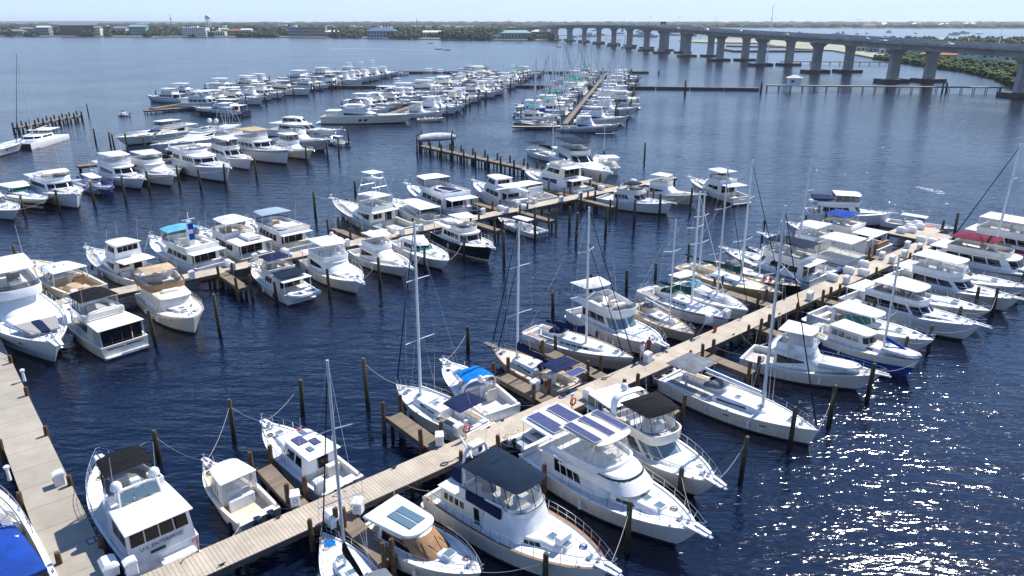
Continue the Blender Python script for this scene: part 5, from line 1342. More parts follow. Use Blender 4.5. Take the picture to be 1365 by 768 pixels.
CLEAR = [(h[0] - h[2] * .36 - 1.5, h[0] + h[2] * .36 + 1.5, 0, h[11] + h[3] + 70) for h in HOUSES]
rt = random.Random(11)
def shore_y(x):
    for a, b_ in zip(A0, A0[1:]):
        if a[0] <= x <= b_[0] and b_[0] > a[0]: return a[1] + (b_[1] - a[1]) * (x - a[0]) / (b_[0] - a[0])
    return 1320
BLD = []   # kept clear of trees: (px0,px1,depth0,depth1)
pts = []
for band, (d0, d1, step, h) in enumerate([(6, 40, 9, 7), (40, 110, 12, 9), (110, 260, 18, 11), (260, 600, 30, 12), (600, 1300, 42, 11), (1300, 2600, 70, 11)]):
    y = d0
    while y < d1:
        x = -1500 - y * .6
        lim = 60 if band < 4 else 40 - y * .06
        while x < lim:
            xx = x + rt.uniform(-.5, .5) * step; yy = shore_y(max(-3000, min(20, xx))) + y + rt.uniform(-.5, .5) * step
            px = 682.5 + FPX * xx / yy
            clear = False
            if band < 3:
                for (p0, p1, dd0, dd1) in CLEAR:
                    if p0 <= px <= p1 and dd0 <= y <= dd1: clear = True
            dens = noise.noise(Vector((xx * .006, yy * .006, 0)))
            if not clear and rt.random() < .80 + dens * .6 and -40 < px < 800:
                hh = h * rt.uniform(.55, 1.25) * (1 + .35 * noise.noise(Vector((xx * .01, yy * .01, 3))))
                r_ = step * rt.uniform(.35, .7)
                pts.append((xx, yy, hh * .55, r_, hh * .5))
                pts.append((xx + rt.uniform(-1, 1) * r_ * .7, yy - r_ * .4, hh * .4, r_ * .7, hh * .45))
                if band < 3:
                    for _ in range(5): q = rt.uniform(1.0, 2.4); pts.append((xx + rt.uniform(-1, 1) * r_, yy + rt.uniform(-1, .3) * r_, hh * rt.uniform(.35, 1.15), q, q * rt.uniform(.7, 1.6)))
            x += step * .8
        y += step
clumps('far_trees', pts, ['leafdark', 'leafmid', 'leafdark'], 2, 'dark green wooded far bank stretching left of the bridge', 'woods')
pts = []
for (y0, y1, step, h) in ((3000, 3600, 45, 10), (3600, 4600, 80, 11), (4600, 6800, 120, 12)):
    y = y0
    while y < y1:
        x = -1500
        while x < 6200:
            xx = x + rt.uniform(-.5, .5) * step; yy = y + rt.uniform(-.5, .5) * step - max(0, xx - 900) * .22
            if rt.random() < .82: pts.append((xx, yy, h * .5, step * rt.uniform(.4, .75), h * rt.uniform(.6, 1.1)))
            x += step
        y += step
clumps('far_trees', pts, ['leafdark', 'leafmid'], 3, 'hazy wooded land on the horizon right of and behind the bridge', 'woods')
# mangroves along the right bank
pts = []
edge = SPIT[6:13]
for a, b_ in zip(edge, edge[1:]):
    d = math.dist(a, b_); k = max(2, int(d / 1.0))
    nx, ny = (b_[1] - a[1]) / d, -(b_[0] - a[0]) / d
    if nx < 0: nx, ny = -nx, -ny
    for i in range(k):
        for dep in (0, 2.5, 5, 8, 11, 15):
            f = (i + rt.random()) / k; x = a[0] + (b_[0] - a[0]) * f + nx * (dep + rt.uniform(-1, 1)); y = a[1] + (b_[1] - a[1]) * f + ny * (dep + rt.uniform(-1, 1))
            h = (2.6 + dep * .22) * rt.uniform(.6, 1.2) * (1 + .5 * noise.noise(Vector((x * .06, y * .06, 0)))); rr = rt.uniform(.7, 1.9)
            pts.append((x, y, h * .75, rr, rr * .8)); pts.append((x + rt.uniform(-1, 1), y, h * .35, rr * 1.1, h * .4))
clumps('mangroves', pts, ['mangrove', 'leafmid', 'mangrove'], 4, 'bright green mangrove thicket along the right bank under the bridge', 'mangroves', jag=.45)
pts = []
for (px0, px1, py0, py1, n, h) in ((1120, 1365, 54, 62, 260, 7), (1060, 1130, 52, 53.5, 60, 7), (1150, 1400, 62, 70, 160, 7), (1290, 1380, 70, 90, 100, 6), (1400, 1560, 55, 90, 200, 8), (1010, 1060, 52, 54, 24, 10)):
    for _ in range(n):
        x, y = at(rt.uniform(px0, px1), rt.uniform(py0, py1)); hh = h * rt.uniform(.5, 1.1); q = rt.uniform(1.8, 4); pts.append((x, y, hh * .6, q, hh * .45))
clumps('bank_bushes', pts, ['leafdark', 'leafmid'], 5, 'scattered trees and bushes among the houses on the right bank', 'bushes')

# palms
def palm_proto(h, seed):
    rn = random.Random(seed); r = empty('palm_tree'); mb = MB(); mb.tube([(0, 0, 0), (.25, 0, h * .5), (.1, .1, h)], .22, 6, r2=.14); mb.build('trunk', 'trunk', r)
    mb = MB()
    for k in range(26):
        a = k * 2.4 + rn.uniform(-.2, .2); el = rn.uniform(-.3, 1.1); L = rn.uniform(2.0, 2.9); prev = None
        for j in range(6):
            t = j / 5; rad = L * t * math.cos(el * (1 - t)); z = h + math.sin(el) * L * t - 1.8 * t * t; wdt = .42 * math.sin(PI * min(.98, t * .9 + .12))
            c = Vector((.1 + rad * math.cos(a), .1 + rad * math.sin(a), z)); n = Vector((-math.sin(a), math.cos(a), 0)) * wdt
            cur = (c + n + Vector((0, 0, -.15)), c, c - n + Vector((0, 0, -.15)))
            if prev: mb.add([*prev, *cur], [(0, 3, 4, 1), (1, 4, 5, 2)])
            prev = cur
    mb.build('crown', 'leafmid', r, smooth=False); return r
PP = [palm_proto(9, 1), palm_proto(7.5, 2)]; pu = [0, 0]
spots = [(1299, 71), (1308, 70.5), (1317, 70.5), (1328, 71), (1338, 71.5), (1345, 72), (1127, 56.5), (1137, 56), (1141, 56.5), (1096, 56), (1290, 62), (1333, 86), (1342, 90), (1350, 96), (1232, 63), (1252, 66), (1190, 62)]
for i, (px, py) in enumerate(spots):
    k = i % 2; o = PP[k] if not pu[k] else copy_tree(PP[k]); pu[k] = 1
    x, y = at(px, py); o.location = (x, y, 1); o.rotation_euler = (0, 0, i); s_ = rt.uniform(.85, 1.2); o.scale = (s_,) * 3
    tag(o, 'palm tree standing on the right bank behind the bridge', 'palm', 'palm trees on the right bank')

# ------------------------------------------------------------------ houses
M['wallw'] = mat('house_white', (.62, .62, .60), .8, var=.1, scale=.3); M['wallt'] = mat('house_turquoise', (.14, .32, .31), .8, var=.15, scale=.3); M['wallb'] = mat('house_tan', (.32, .27, .21), .85, var=.2, scale=.3)
M['wallbrown'] = mat('house_brown', (.11, .09, .08), .85, var=.2, scale=.3); M['walls'] = mat('house_slate_blue', (.20, .28, .38), .8, var=.1); M['wallp'] = mat('house_pale_green', (.40, .52, .48), .8, var=.1)
M['roofg'] = mat('roof_grey', (.22, .23, .25), .8, var=.2); M['roofw'] = mat('roof_white', (.66, .66, .66), .6); M['roofr'] = mat('roof_terracotta', (.34, .13, .07), .85, var=.25); M['roofb'] = mat('roof_blue_metal', (.07, .14, .25), .6); M['rooft'] = mat('roof_aqua', (.20, .36, .36), .7); M['wglass'] = mat('house_window', (.03, .04, .05), .15)
def house(px, py, w, d, h, wall, roof, label, storeys=2, kind='hip', nx=6, rz=0, depth=0, bal=False):
    x, y = at(px, py); L = math.hypot(x, y); x += x / L * (depth + d / 2); y += y / L * (depth + d / 2)
    r = tag(empty('house' if storeys < 4 and w < 35 else 'building', (x, y, 1.0), rz), label, 'house' if storeys < 4 and w < 35 else 'building')
    if label.startswith('small pale house half'): r['group'] = 'small houses among the far trees'
    mb = MB(); mb.box(-w / 2, w / 2, -d / 2, d / 2, -.1, h); mb.build('wall', wall, r, smooth=False)
    mb = MB()
    if kind == 'flat': mb.box(-w / 2 - .3, w / 2 + .3, -d / 2 - .3, d / 2 + .3, h + .003, h + .7); mb.box(-w * .1, w * .12, -d * .2, d * .2, h + .7, h + 2.6)
    else:
        o_ = .8; rh = min(w, d) * .25; k = .28 if kind == 'hip' else .48
        rx = w / 2 - min(w, d) * .5 if kind == 'hip' else w / 2 + o_
        rx = max(.3, rx)
        mb.loft([[(-w / 2 - o_, -d / 2 - o_, h), (w / 2 + o_, -d / 2 - o_, h), (w / 2 + o_, d / 2 + o_, h), (-w / 2 - o_, d / 2 + o_, h)], [(-w / 2 - o_, -d / 2 - o_, h + .25), (w / 2 + o_, -d / 2 - o_, h + .25), (w / 2 + o_, d / 2 + o_, h + .25), (-w / 2 - o_, d / 2 + o_, h + .25)], [(-rx, -.1, h + rh), (rx, -.1, h + rh), (rx, .1, h + rh), (-rx, .1, h + rh)]], cap0=True, cap1=True)
    mb.build('roof', roof, r, smooth=False)
    sh = h / storeys
    for st in range(storeys):
        for i in range(nx):
            if nx > 12 and i % 1: continue
            cx = -w / 2 + w * (i + .5) / nx; ww = w / nx * .28
            mb = MB(); mb.box(cx - ww, cx + ww, -d / 2 - .04, -d / 2 - .003, st * sh + sh * .22, st * sh + sh * .78); mb.build('window', 'wglass', r, smooth=False)
        if bal:
            mb = MB(); mb.box(-w / 2, w / 2, -d / 2 - 1.6, -d / 2 - .05, st * sh - .02, st * sh + .22); mb.box(-w / 2, w / 2, -d / 2 - 1.6, -d / 2 - 1.5, st * sh + .225, st * sh + 1.1); mb.build('balcony', roof if roof != 'roofg' else wall, r, smooth=False)
for hh in HOUSES: house(*hh[:4], hh[4] * 1.25, *hh[5:11], depth=hh[11] * .4)
# pale warehouse roofs deeper inland
for i, (px, py, w_, lab) in enumerate([(505, 44, 60, 'pale warehouse behind the blue roofed restaurant'), (560, 43.2, 140, 'long pale flat roofed warehouse, lower one in the far trees'), (625, 42, 120, 'long pale flat roofed warehouse, right one in the far trees'), (590, 40.5, 170, 'farthest long pale warehouse roof in the trees'), (143, 42, 40, 'pale roof in the trees above the white narrow block'), (440, 42.5, 60, 'pale low building inland above the tan apartments'), (300, 43, 40, 'white roofed building inland by the water tower'), (380, 39.5, 70, 'white roof inland near the horizon left of centre'), (470, 42, 50, 'pale building inland above the trees left of the restaurant'), (85, 43, 60, 'pale roof inland above the slate blue house')]):
    house(px, py, w_, 25, 11, 'wallw', 'roofw', lab, 1, 'flat', 4)
rh = random.Random(21)
for i in range(46):
    px = rh.uniform(5, 740); py = rh.choice([rh.uniform(44, 48.3), rh.uniform(39, 44)])
    house(px, py, rh.uniform(14, 30), 12, rh.uniform(6, 11), rh.choice(['wallw', 'wallb', 'walls', 'wallw']), rh.choice(['roofw', 'roofw', 'roofg', 'roofr']), 'small pale house half hidden among the trees of the far bank', 2, rh.choice(['hip', 'gable', 'flat']), 3, rz=rh.uniform(-.4, .4))
RB = [(1155, 70, 18, 12, 7, 'wallw', 'roofg', 'white two storey house leftmost behind the mangroves', 2), (1170, 71.5, 16, 12, 7, 'walls', 'roofg', 'blue grey house behind the left pair of piers', 2), (1186, 73.5, 16, 12, 7, 'wallw', 'roofg', 'white townhouse just left of the pier by the mangroves', 2), (1203, 75.5, 14, 12, 7, 'wallp', 'roofg', 'pale townhouse between the two mangrove piers', 2), (1218, 77, 14, 12, 7, 'walls', 'roofg', 'slate townhouse right of the mangrove piers', 2),
 (1262, 84, 32, 14, 4, 'wallb', 'roofr', 'long low house with terracotta roof behind the mangroves', 1), (1300, 90, 20, 12, 7.5, 'wallp', 'roofg', 'pale turquoise block right of the terracotta roof', 3), (1323, 95, 16, 12, 8, 'wallp', 'roofg', 'pale turquoise block nearest the right edge behind mangroves', 3), (1352, 99, 16, 12, 8, 'wallw', 'roofg', 'white block at the right edge beside the last pier', 3)]
for (px, py, w_, d, h, wl, rf, lab, st) in RB: house(px, py, w_, d, h, wl, rf, lab, st, 'hip', 5, rz=-.35, bal=st == 3)
FB = [(945, 31.8, 60, 'roofw', 'far white roofed house leftmost beyond the pale water'), (968, 31.8, 70, 'roofw', 'far white roofed house second from left beyond the pale water'), (1010, 32, 50, 'roofw', 'far white house left of the tall pole'), (1158, 37.8, 50, 'roofr', 'far house with orange roof beyond the bridge deck'), (1178, 36, 50, 'roofw', 'far white roofed house right of the orange roof'), (1222, 36.5, 70, 'roofw', 'far white roofed house beyond the right half of the bridge'), (1248, 35.5, 50, 'roofr', 'far house with reddish roof at right'), (1258, 37, 60, 'roofw', 'far bright white house below the reddish roof'), (1292, 36, 80, 'roofw', 'far white roofed mansion near the right edge')]
for (px, py, w_, rf, lab) in FB:
    house(px, py, w_ * .8, 30, 9, 'wallw', rf, lab, 1, 'hip', 4)
# water tower and masts on the far shore
def wtower(px, py, ptop, label):
    x, y = at(px, py); h = height_over(x, y, ptop); r = tag(empty('water_tower', (x, y, 1)), label, 'water tower'); k = h / 40
    mb = MB(); mb.ball(0, 0, h - 6 * k, 6.5 * k, 5.5 * k, 12, 8); mb.build('tank', 'wallw', r); mb = MB()
    for a in range(6): mb.tube([(6.2 * k * math.cos(a * PI / 3), 6.2 * k * math.sin(a * PI / 3), 0), (5.2 * k * math.cos(a * PI / 3), 5.2 * k * math.sin(a * PI / 3), h - 8 * k)], .6 * k, 5)
    mb.tube([(0, 0, 0), (0, 0, h - 12 * k)], 1.2 * k, 6)
    for zz in (.35, .65): mb.tube([(5.9 * k * math.cos(a * PI / 3), 5.9 * k * math.sin(a * PI / 3), h * zz) for a in range(6)], .3 * k, 4, closed=True)
    mb.build('legs', 'wallw', r)
wtower(279, 43, 20, 'white water tower above the far left tree line')
for (px, py, pt, lb) in ((230, 45, 19.5, 'dark lattice mast left of the water tower'), (556, 42, 24.5, 'thin antenna mast inland left of centre'), (678, 42, 26, 'thin pole inland left of the bridge foot')):
    x, y = at(px, py); h = height_over(x, y, pt); r = tag(empty('antenna_mast', (x, y, 1)), lb, 'mast'); mb = MB(); mb.tube([(0, 0, 0), (0, 0, h)], 1.0, 4, r2=.35); mb.build('pole', 'concd', r)
    mb = MB(); mb.box(-1.5, 1.5, -.3, .3, h * .72, h * .78); mb.build('aerial', 'concd', r)
x, y = at(516, 45)
for dx in (-6, 0, 6):
    r = tag(empty('chimney', (x + dx, y, 1)), 'one of three dark stacks behind the blue roofed restaurant', 'chimney', 'three stacks behind the blue roof'); mb = MB(); mb.lathe(0, 0, [(1.6, 0), (1.2, 20), (1.6, 21)], 8); mb.build('stack', 'concd', r)
# marker piles
for i, (px, py, pt) in enumerate([(878, 100, 94), (1332, 126, 117), (1014, 124, 109), (913, 126, 107), (1256, 122, 110), (1261, 122, 110)]):
    x, y = at(px, py); h = min(8, height_over(x, y, pt)); piling(x, y, h, .4, 'pile', 'lone guide pile rising beside the floating breakwater', 'guide piles of the floating breakwaters')
# distant boats moored in the haze behind the bridge
# ------------------------------------------------------------------ the boats one can tell apart
X_ = lambda b, t: b.X(t)
# ===== right side of the long pier, from the bottom of the photo upwards
# small sailboat at the very bottom, bow to the pier
b = sailboat('sailboat', 'small white sailboat at the bottom edge with a blue oval on its foredeck', 10, 3.2, 14.6, mx=.58, fa=1.0, fb=1.25, cockpit=.32, jib='black', boomcov='black', bimini='grey', spreaders=2, jibd=.06)
mb = MB(); mb.lathe(X_(b, .86), 0, [(.34, b.dz(.86) + .06), (.34, b.dz(.86) + .12), (.2, b.dz(.86) + .17)], 12); b.part('hatch_cover', mb, 'bright')
b.place((430, 706), (510, 830))
# tan-covered cruiser
b = express('cruiser', 'white hardtop cruiser with tan windscreen cover and two dark roof skylights', 9.2, 3.3, fa=1.15, fb=1.6, cock=.30, topk=None, arch=False, swim=.7, fcov=None, rail=True, hull='white', bowrail_t=.2, rake=1.3)
hb = 1.65
T = b.cabin(.20, .74, .80, .66, 1.5, 1.25, z0=1.05, ra=.25, rf=2.0, tum=.16, win=[('S', .12, .98, .30, .82, .28, .70, 2)])
mb = MB(); T.patch(mb, US * .97, 1 - US * .97, .12, .95, .12, .95, .03, 18); b.part('windscreen_cover', mb, 'tan')
mb = MB()
for (u, v0) in ((.43, .25), (.5, .2), (.58, .3)): mb.tube([T.P(u - .02, .8, .05), T.P(u, v0, .05), T.P(u + .03, .7, .05)], .022, 4)
b.part('wiper', mb, 'darkpipe')
out = [plan(u, b.X(.08), b.X(.52), 1.38, 1.22, 1.0) for u in RINGU]
mb = MB(); mb.pillow(out, 2.30, .16, .10); b.part('hardtop', mb, 'white')
for sg in (0, 1): b.box('skylight', b.X(.22) + .05 + 0, b.X(.45), -.62 + sg * .66, -.04 + sg * .66 + 0, 2.52, 2.60, 'glassblue', .02)
b.box('bench', b.X(.03), b.X(.10), -1.0, 1.0, .6, 1.1, 'cushion'); b.box('cooler', b.X(.12), b.X(.17), .4, .9, .6, .95, 'red')
b.place((641, 763), (498, 690), zb=1.5, zs=1.1)
# trawler with slate bimini
b = flyboat('trawler', 'largest foreground trawler with big slate blue bimini and covered dinghy, teak capped rails', 13.2, 4.3, fa=1.25, fb=2.05, boot='boot', cap='teak', cock=.06, ha=.10, hf=.62, hh=1.35, hw=.74, hwf=.66, rf=.55, nose=.9, trunk=(.58, .84, .55),
            wins=[('S', .05, .38, .48, .78, .48, .78, 4), ('S', .52, .60, .1, .85, .1, .85, 1), ('S', .66, .98, .40, .86, .40, .80, 2)], fwin=('F', .8, .4, .88, 3), bridge=(.24, .60, .70), bh=.65, topkind='bimini', topm='slate', topx=(.24, .58), topz=2.0, encl=.25, enclf='navy', over=False, domes=0, rail=False, pul=True, swim=.6, deck='deck', flare=.42, full=2.6, rake=1.1, legm='darkpipe', ant=1)
b.rail(.04, .72, 16, pul=.5, inset=.06, m='steel', mids=1, taft=True)
# canvas-wrapped house side and dinghy on the aft deck
T = Tier(b.X(.40), b.X(.64), 4.3 / 2 * .745, 4.3 / 2 * .68, .95, b.dz(.4) - .05, 2.1, rf=.75, tum=.16)
mb = MB(); mb.loft([T.ring(v, .03) for v in (0, .5, 1)], close=False); b.part('canvas', mb, 'white')
mb = MB(); zz = b.zz
rg = []
for k in range(9):
    f = k / 8; x = b.X(.09) + 3.3 * f; r = .62 * math.sin(PI * min(1, .22 + f * .78)) ** .5 + .1; rg.append([(x, r * 1.1 * math.cos(a) + .1, zz + .05 + max(0, 1.15 * r * math.sin(a)) + .12 * math.sin(3 * a + k)) for a in [PI * q / 8 for q in range(9)]])
mb.loft(rg, close=True, cap0=True, cap1=True)
b.loose('covered_tender', mb, 'navy', 'navy covered tender lashed on the aft deck of the slate bimini trawler', 'dinghy')
mb = MB(); mb.box(b.X(.28), b.X(.50), -1.62, -1.42, zz + .1, zz + .7, bev=.05); mb.box(b.X(.28), b.X(.50), 1.42, 1.62, zz + .1, zz + .7, bev=.05); b.part('weather_cloth', mb, 'navy')
b.arch(b.X(.23), 1.0, zz + .5, zz + 2.6, rake=.2, wid=.18, th=.1); b.box('radar', b.X(.20), b.X(.245), -.5, .5, zz + 2.65, zz + 2.85, 'white'); b.antenna(b.X(.2), 0, zz + 2.8, 1.6, .05); b.antenna(b.X(.22), .8, zz + 2.2, 3.0, -.1)
mb = MB(); mb.tube([(b.X(.16), .9, zz + .3), (b.X(.02), 1.1, zz + 1.7)], .07, 6); b.part('davit', mb, 'whitemast')
b.box('deck_box', b.X(.74), b.X(.775), -.5, .5, b.dz(.76) + .45, b.dz(.76) + .85, 'white', .05)
b.place((812, 752), (594, 642), zb=2.2, zs=1.3, mode='bow')
# motor yacht with solar panels on hardtop
b = flyboat('motor_yacht', 'white motor yacht with three solar panels on its cream hardtop and solar aft roof', 13.0, 4.5, fa=1.3, fb=2.1, cock=.05, ha=.16, hf=.62, hh=1.65, hw=.86, hwf=.74, rf=1.0, nose=1.6, trunk=(.58, .86, .62),
            wins=[('S', .30, .86, .38, .88, .38, .84, 4)], fwin=None, bridge=(.30, .56, .76), bh=.6, topkind='hardtop', topm='cream', topx=(.27, .52), topz=2.0, encl=.35, enclf='whitemast', over=False, swim=.7, flare=.5, boot='boot', cz=1.1, fbwind=False)
zz = b.zz
mb = MB()
for sg in (0, 1): pass
for k in range(3):
    y = -1.15 + k * 1.15; mb.box(b.X(.28), b.X(.49), y - .31, y + .31, zz + 2.20, zz + 2.235, 0); mb.box(b.X(.28) + .03, b.X(.49) - .03, y - .28, y + .28, zz + 2.236, zz + 2.24, 1)
b.part('solar_panel', mb, ['alu', 'solar'])
# dark brow stripe
T = Tier(b.X(.2), b.X(.70), 4.5 / 2 * .80, 4.5 / 2 * .70, 1.7, b.dz(.4) + 1.0, .9, rf=.95, tum=.2); mb = MB(); T.solid(mb); b.part('brow', mb, 'white')
mb = MB(); T.patch(mb, US * .7, 1 - US * .7, .72, .84, .72, .84, .015, 20); b.part('brow_stripe', mb, 'boot')
b.top(b.X(-.02), b.X(.24), 1.75, zz + .9, .09, 'white', .06, nose=0, name='hardtop', legs=[(b.X(.0), 1.6, 1.2, b.X(.0), 1.6), (b.X(.2), 1.7, 1.2, b.X(.2), 1.6)])
for sg in (-1, 1):
    mb = MB(); y = sg * .85; mb.box(b.X(-.0), b.X(.21), y - .54, y + .54, zz + 1.10, zz + 1.13, 0); mb.box(b.X(-.0) + .04, b.X(.21) - .04, y - .50, y + .50, zz + 1.131, zz + 1.134, 1); b.part('solar_panel', mb, ['alu', 'solar'])
b.box('aft_table', b.X(.08), b.X(.14), -.5, .5, 1.6, 1.68, 'teak', .02)
for sg in (-1, 1): mb = MB(); mb.box(b.X(.16), b.X(.20), sg * .7 - .3, sg * .7 + .3, 1.45, 1.55, bev=.02); mb.box(b.X(.16), b.X(.165), sg * .7 - .3, sg * .7 + .3, 1.55, 2.0, bev=.02); [mb.box(b.X(q), b.X(q) + .05, sg * .7 + e * .27 - .03, sg * .7 + e * .27 + .03, 1.1, 1.45) for q in (.16, .195) for e in (-1, 1)]; b.loose('deck_chair', mb, 'teak', 'wooden deck chair under the solar roof of the yacht', 'chair', 'wooden deck chairs')
b.dinghy('grey inflatable dinghy hanging crosswise behind the solar panelled yacht', b.X(0) - .9, 0, 1.1, PI / 2, 3.0, None, 'hyp', True)
b.place((932, 700), (722, 590), zb=2.2, zs=1.3, zk=.94)
# flybridge with black bimini
b = flyboat('cruiser', 'white flybridge cruiser with black bimini top and pale blue grey front windows', 12.4, 4.2, fa=1.3, fb=2.1, cock=.16, ha=.17, hf=.74, hh=1.35, hw=.84, hwf=.66, rf=1.9, nose=1.8, trunk=(.66, .92, .30), trunkwin=False, hatches=0,
            wins=[('S', .25, .99, .30, .86, .35, .86, 3)], fwin=('F', .93, .25, .92, 3, 'glassblue'), bridge=(.22, .64, .80), bh=.65, topkind='bimini', topm='black', topx=(.36, .58), topz=1.85, encl=.30, enclm='vinyl', enclf='black', over=True, swim=.8, rake=1.8, flare=.45, pul=True, railh=.65, ant=1)
zz = b.zz
b.arch(b.X(.30), 1.55, zz + .3, zz + 1.9, rake=.3, wid=.6); b.dome(b.X(.24), -.2, zz + 1.85, .28)
b.top(b.X(.02), b.X(.26), 1.5, zz + .75, .08, 'white', .10, nose=0, name='hardtop'); b.encl(b.X(.03), b.X(.25), 1.45, 1.45, .1, 1.4, zz - .65, m='smoke', frame='whitemast', aft=True)
Tl = Tier(b.X(.17), b.X(.8), 4.2 / 2 * .93, 4.2 / 2 * .6, 1.5, .95, .9)
mb = MB()
for sg in (1, -1):
    pts = [b.hp(t, q) for t, q in ((.36, .55), (.36, .80), (.48, .78), (.60, .62))]; mb.add([(x, sg * (y + .02), z) for x, y, z in pts], [(0, 1, 2, 3)])
b.part('hull_window', mb, 'glass')
b.place((955, 640), (800, 548), zb=2.1, zs=1.3)
# white sloop, grey dodger
b = sailboat('sailboat', 'long white sloop with grey bimini and dodger right of the long pier', 14.2, 4.2, 17.4, mx=.66, fa=1.2, fb=1.5, cockpit=.36, jib='black', jibd=.065, boomcov=None, bimini='grey', dodger='grey', fulls=2.3, tr=.78, boot='boot', cab=(.38, .72), wins=1, glass='glass', rake=.6, mastr=.12)
mb = MB(); mb.tube([(b.X(.64), 0, 2.75), (b.X(.24), .0, 2.95)], .12, 6); b.part('boom', mb, 'alu')
for t in (.5, .72):
    mb = MB(); 
    for sg in (1, -1):
        pts = [b.hp(q, k) for q, k in ((t, .60), (t, .68), (t + .04, .68), (t + .04, .60))]; mb.add([(x, sg * (y + .012), z) for x, y, z in pts], [(0, 1, 2, 3)])
    b.part('hull_window', mb, 'glass')
b.dinghy('grey outboard dinghy tucked under the stern of the long white sloop', b.X(0) - .9, .2, .5, PI / 2, 2.8, None, 'hyp', True)
b.place((1091, 572), (893, 497), zb=1.5, zs=1.2)
# sportfish with white enclosure
b = sportfish('sportfishing_boat', 'white sportfishing boat with white canvas covered flybridge and open cockpit, beyond the white sloop', 14.6, 4.7, fa=1.15, fb=2.3, cover='wcanvas', riggers=False, cock=.26, topz=1.9, hh=1.7, boot='boot')
b.dinghy('small white covered tender lying on the foredeck of the sportfishing boat', b.X(.72), -.3, b.dz(.72) + .35, .1, 2.9, 'wcanvas')
b.place((1176, 491), (998, 468), zb=2.4, zs=1.0)
# blue-hulled pilothouse sailboat
b = sailboat('sailboat', 'pilothouse sailboat with blue lower hull, white wheelhouse and bright blue sail cover', 13.4, 4.3, 11.4, mx=.70, fa=1.4, fb=1.9, hull='white', stripe='bluehull', sq=(.12, .55), boot='bluehull', cockpit=.25, jib=None, boomcov=None, boom=False, cab=(.3, .80), cabh=.5, wins=4, fulls=2.4, tr=.8, mastm='alu')
b.cabin(.26, .62, .66, .56, .7, 1.35, z0=1.5, rf=.5, tum=.12, m='offwhite', win=[('S', .08, .95, .42, .85, .42, .85, 4, 'glassblue'), ('F', .85, .42, .85, 3)], roof=(.15, .25, .06, .08), name='pilothouse')
mb = MB(); mb.tube([(b.X(.71), 0, 3.0), (b.X(.80), .1, 2.7), (b.X(.93), .2, 2.2)], .22, 6, r2=.10); b.part('sail_cover', mb, 'royal')
b.dinghy('pale inflatable dinghy upside down on the foredeck of the blue bottomed sailboat', b.X(.86), 0, 1.95, .1, 2.7, 'hyp')
b.place((1226, 477), (1080, 432), zb=1.9, zs=1.4)
# express with white oval hardtop
b = express('cruiser', 'white express cruiser with long oval white hardtop and green tinted side windows', 13.2, 4.2, fa=1.3, fb=1.9, cock=.36, topk='hardtop', topm='white', topx=(.20, .58), arch=True, swim=.9, hth=1.9, encl='smoke', enclf='whitemast', glass='glassgreen')
b.place((1245, 452), (1092, 412), zb=1.8, zs=1.3, az=142)
# big yacht wrapped windows
b = flyboat('motor_yacht', 'large white yacht with thick white hardtop and dark wraparound saloon windows right of the pier', 15.4, 4.7, fa=1.4, fb=2.2, cock=.18, ha=.19, hf=.70, hh=1.55, hw=.88, hwf=.70, rf=1.5, nose=1.6, trunk=(.62, .90, .42), wins=[('S', .05, .98, .38, .86, .38, .82, 3)], fwin=('F', .98, .30, .84, 4),
            bridge=(.20, .62, .80), bh=.42, topkind='hardtop', topm='white', topx=(.24, .58), topz=1.25, over=True, swim=.9, ant=0, fbwind=False, rake=1.6)
b.encl(b.X(.26), b.X(.57), 1.7, 1.45, 1.1, b.zz + .44, .8, m='smoke', rf=.3)
b.place((1309, 430), (1142, 380), zb=2.2, zs=1.5, az=143)
b = express('cruiser', 'white cruiser whose long pointed foredeck shows between two larger yachts right of the pier', 12.6, 3.9, fa=1.2, fb=1.9, cock=.38, topk='hardtop', topm='white', arch=False, encl='vinyl', enclf='whitemast', swim=.7)
b.place((1321, 412), (1190, 372), zb=1.8, az=143)
b = flyboat('cruiser', 'white flybridge cruiser with clear curtained bridge and white hardtop near the right edge', 14.0, 4.5, fa=1.35, fb=2.1, cock=.22, ha=.22, hf=.70, hh=1.6, rf=1.6, wins=[('S', .04, .98, .36, .84, .40, .80, 3)], fwin=('F', .85, .35, .85, 3), bridge=(.22, .56, .80), topkind='hardtop', topm='white', topx=(.2, .56), encl=.4, topz=1.85, trunk=(.62, .88, .4), hatches=1)
b.place((1361, 394), (1214, 348), zb=2.1, zs=1.3, az=143)
b = express('cruiser', 'white cruiser with grey curved windscreen behind the curtained flybridge boat at the right edge', 12.5, 4.1, fa=1.3, fb=1.9, cock=.4, topk='hardtop', arch=False, encl='smoke', topm='white', swim=.6)
b.berth(84.6, -31, 1, 11.8, skew=.5)
b = flyboat('motor_yacht', 'white yacht with maroon bimini at the right edge', 16.0, 4.9, fa=1.6, fb=2.4, cock=.12, ha=.12, hf=.68, hh=1.8, stripe='boot', wins=[('S', .08, .95, .42, .86, .42, .86, 4)], bridge=(.16, .56, .82), topkind='bimini', topm='maroon', topx=(.16, .46), topz=1.6, over=True)
b.berth(90.8, -31, 1, 14.5)
b = flyboat('motor_yacht', 'yacht with long cream hardtop over a curtained bridge, uppermost at the right edge', 15.5, 4.8, fa=1.6, fb=2.4, cock=.12, ha=.12, hf=.66, hh=1.8, wins=[('S', .08, .95, .42, .86, .42, .86, 4)], bridge=(.12, .56, .84), topkind='hardtop', topm='cream', topx=(.12, .56), encl=.4, over=True)
b.berth(101.2, -31, 1, 14.5)
b = sailboat('sailboat', 'sailboat at the far right edge with a tall white mast and thick dark furled headsail', 12.5, 3.8, 16.5, mx=.56, jib='black', jibd=.09, boomcov='maroon', bimini=None, mastm='whitemast', cockpit=.3)
b.berth(96.2, -31.2, 1, 11.5, bow_in=True)

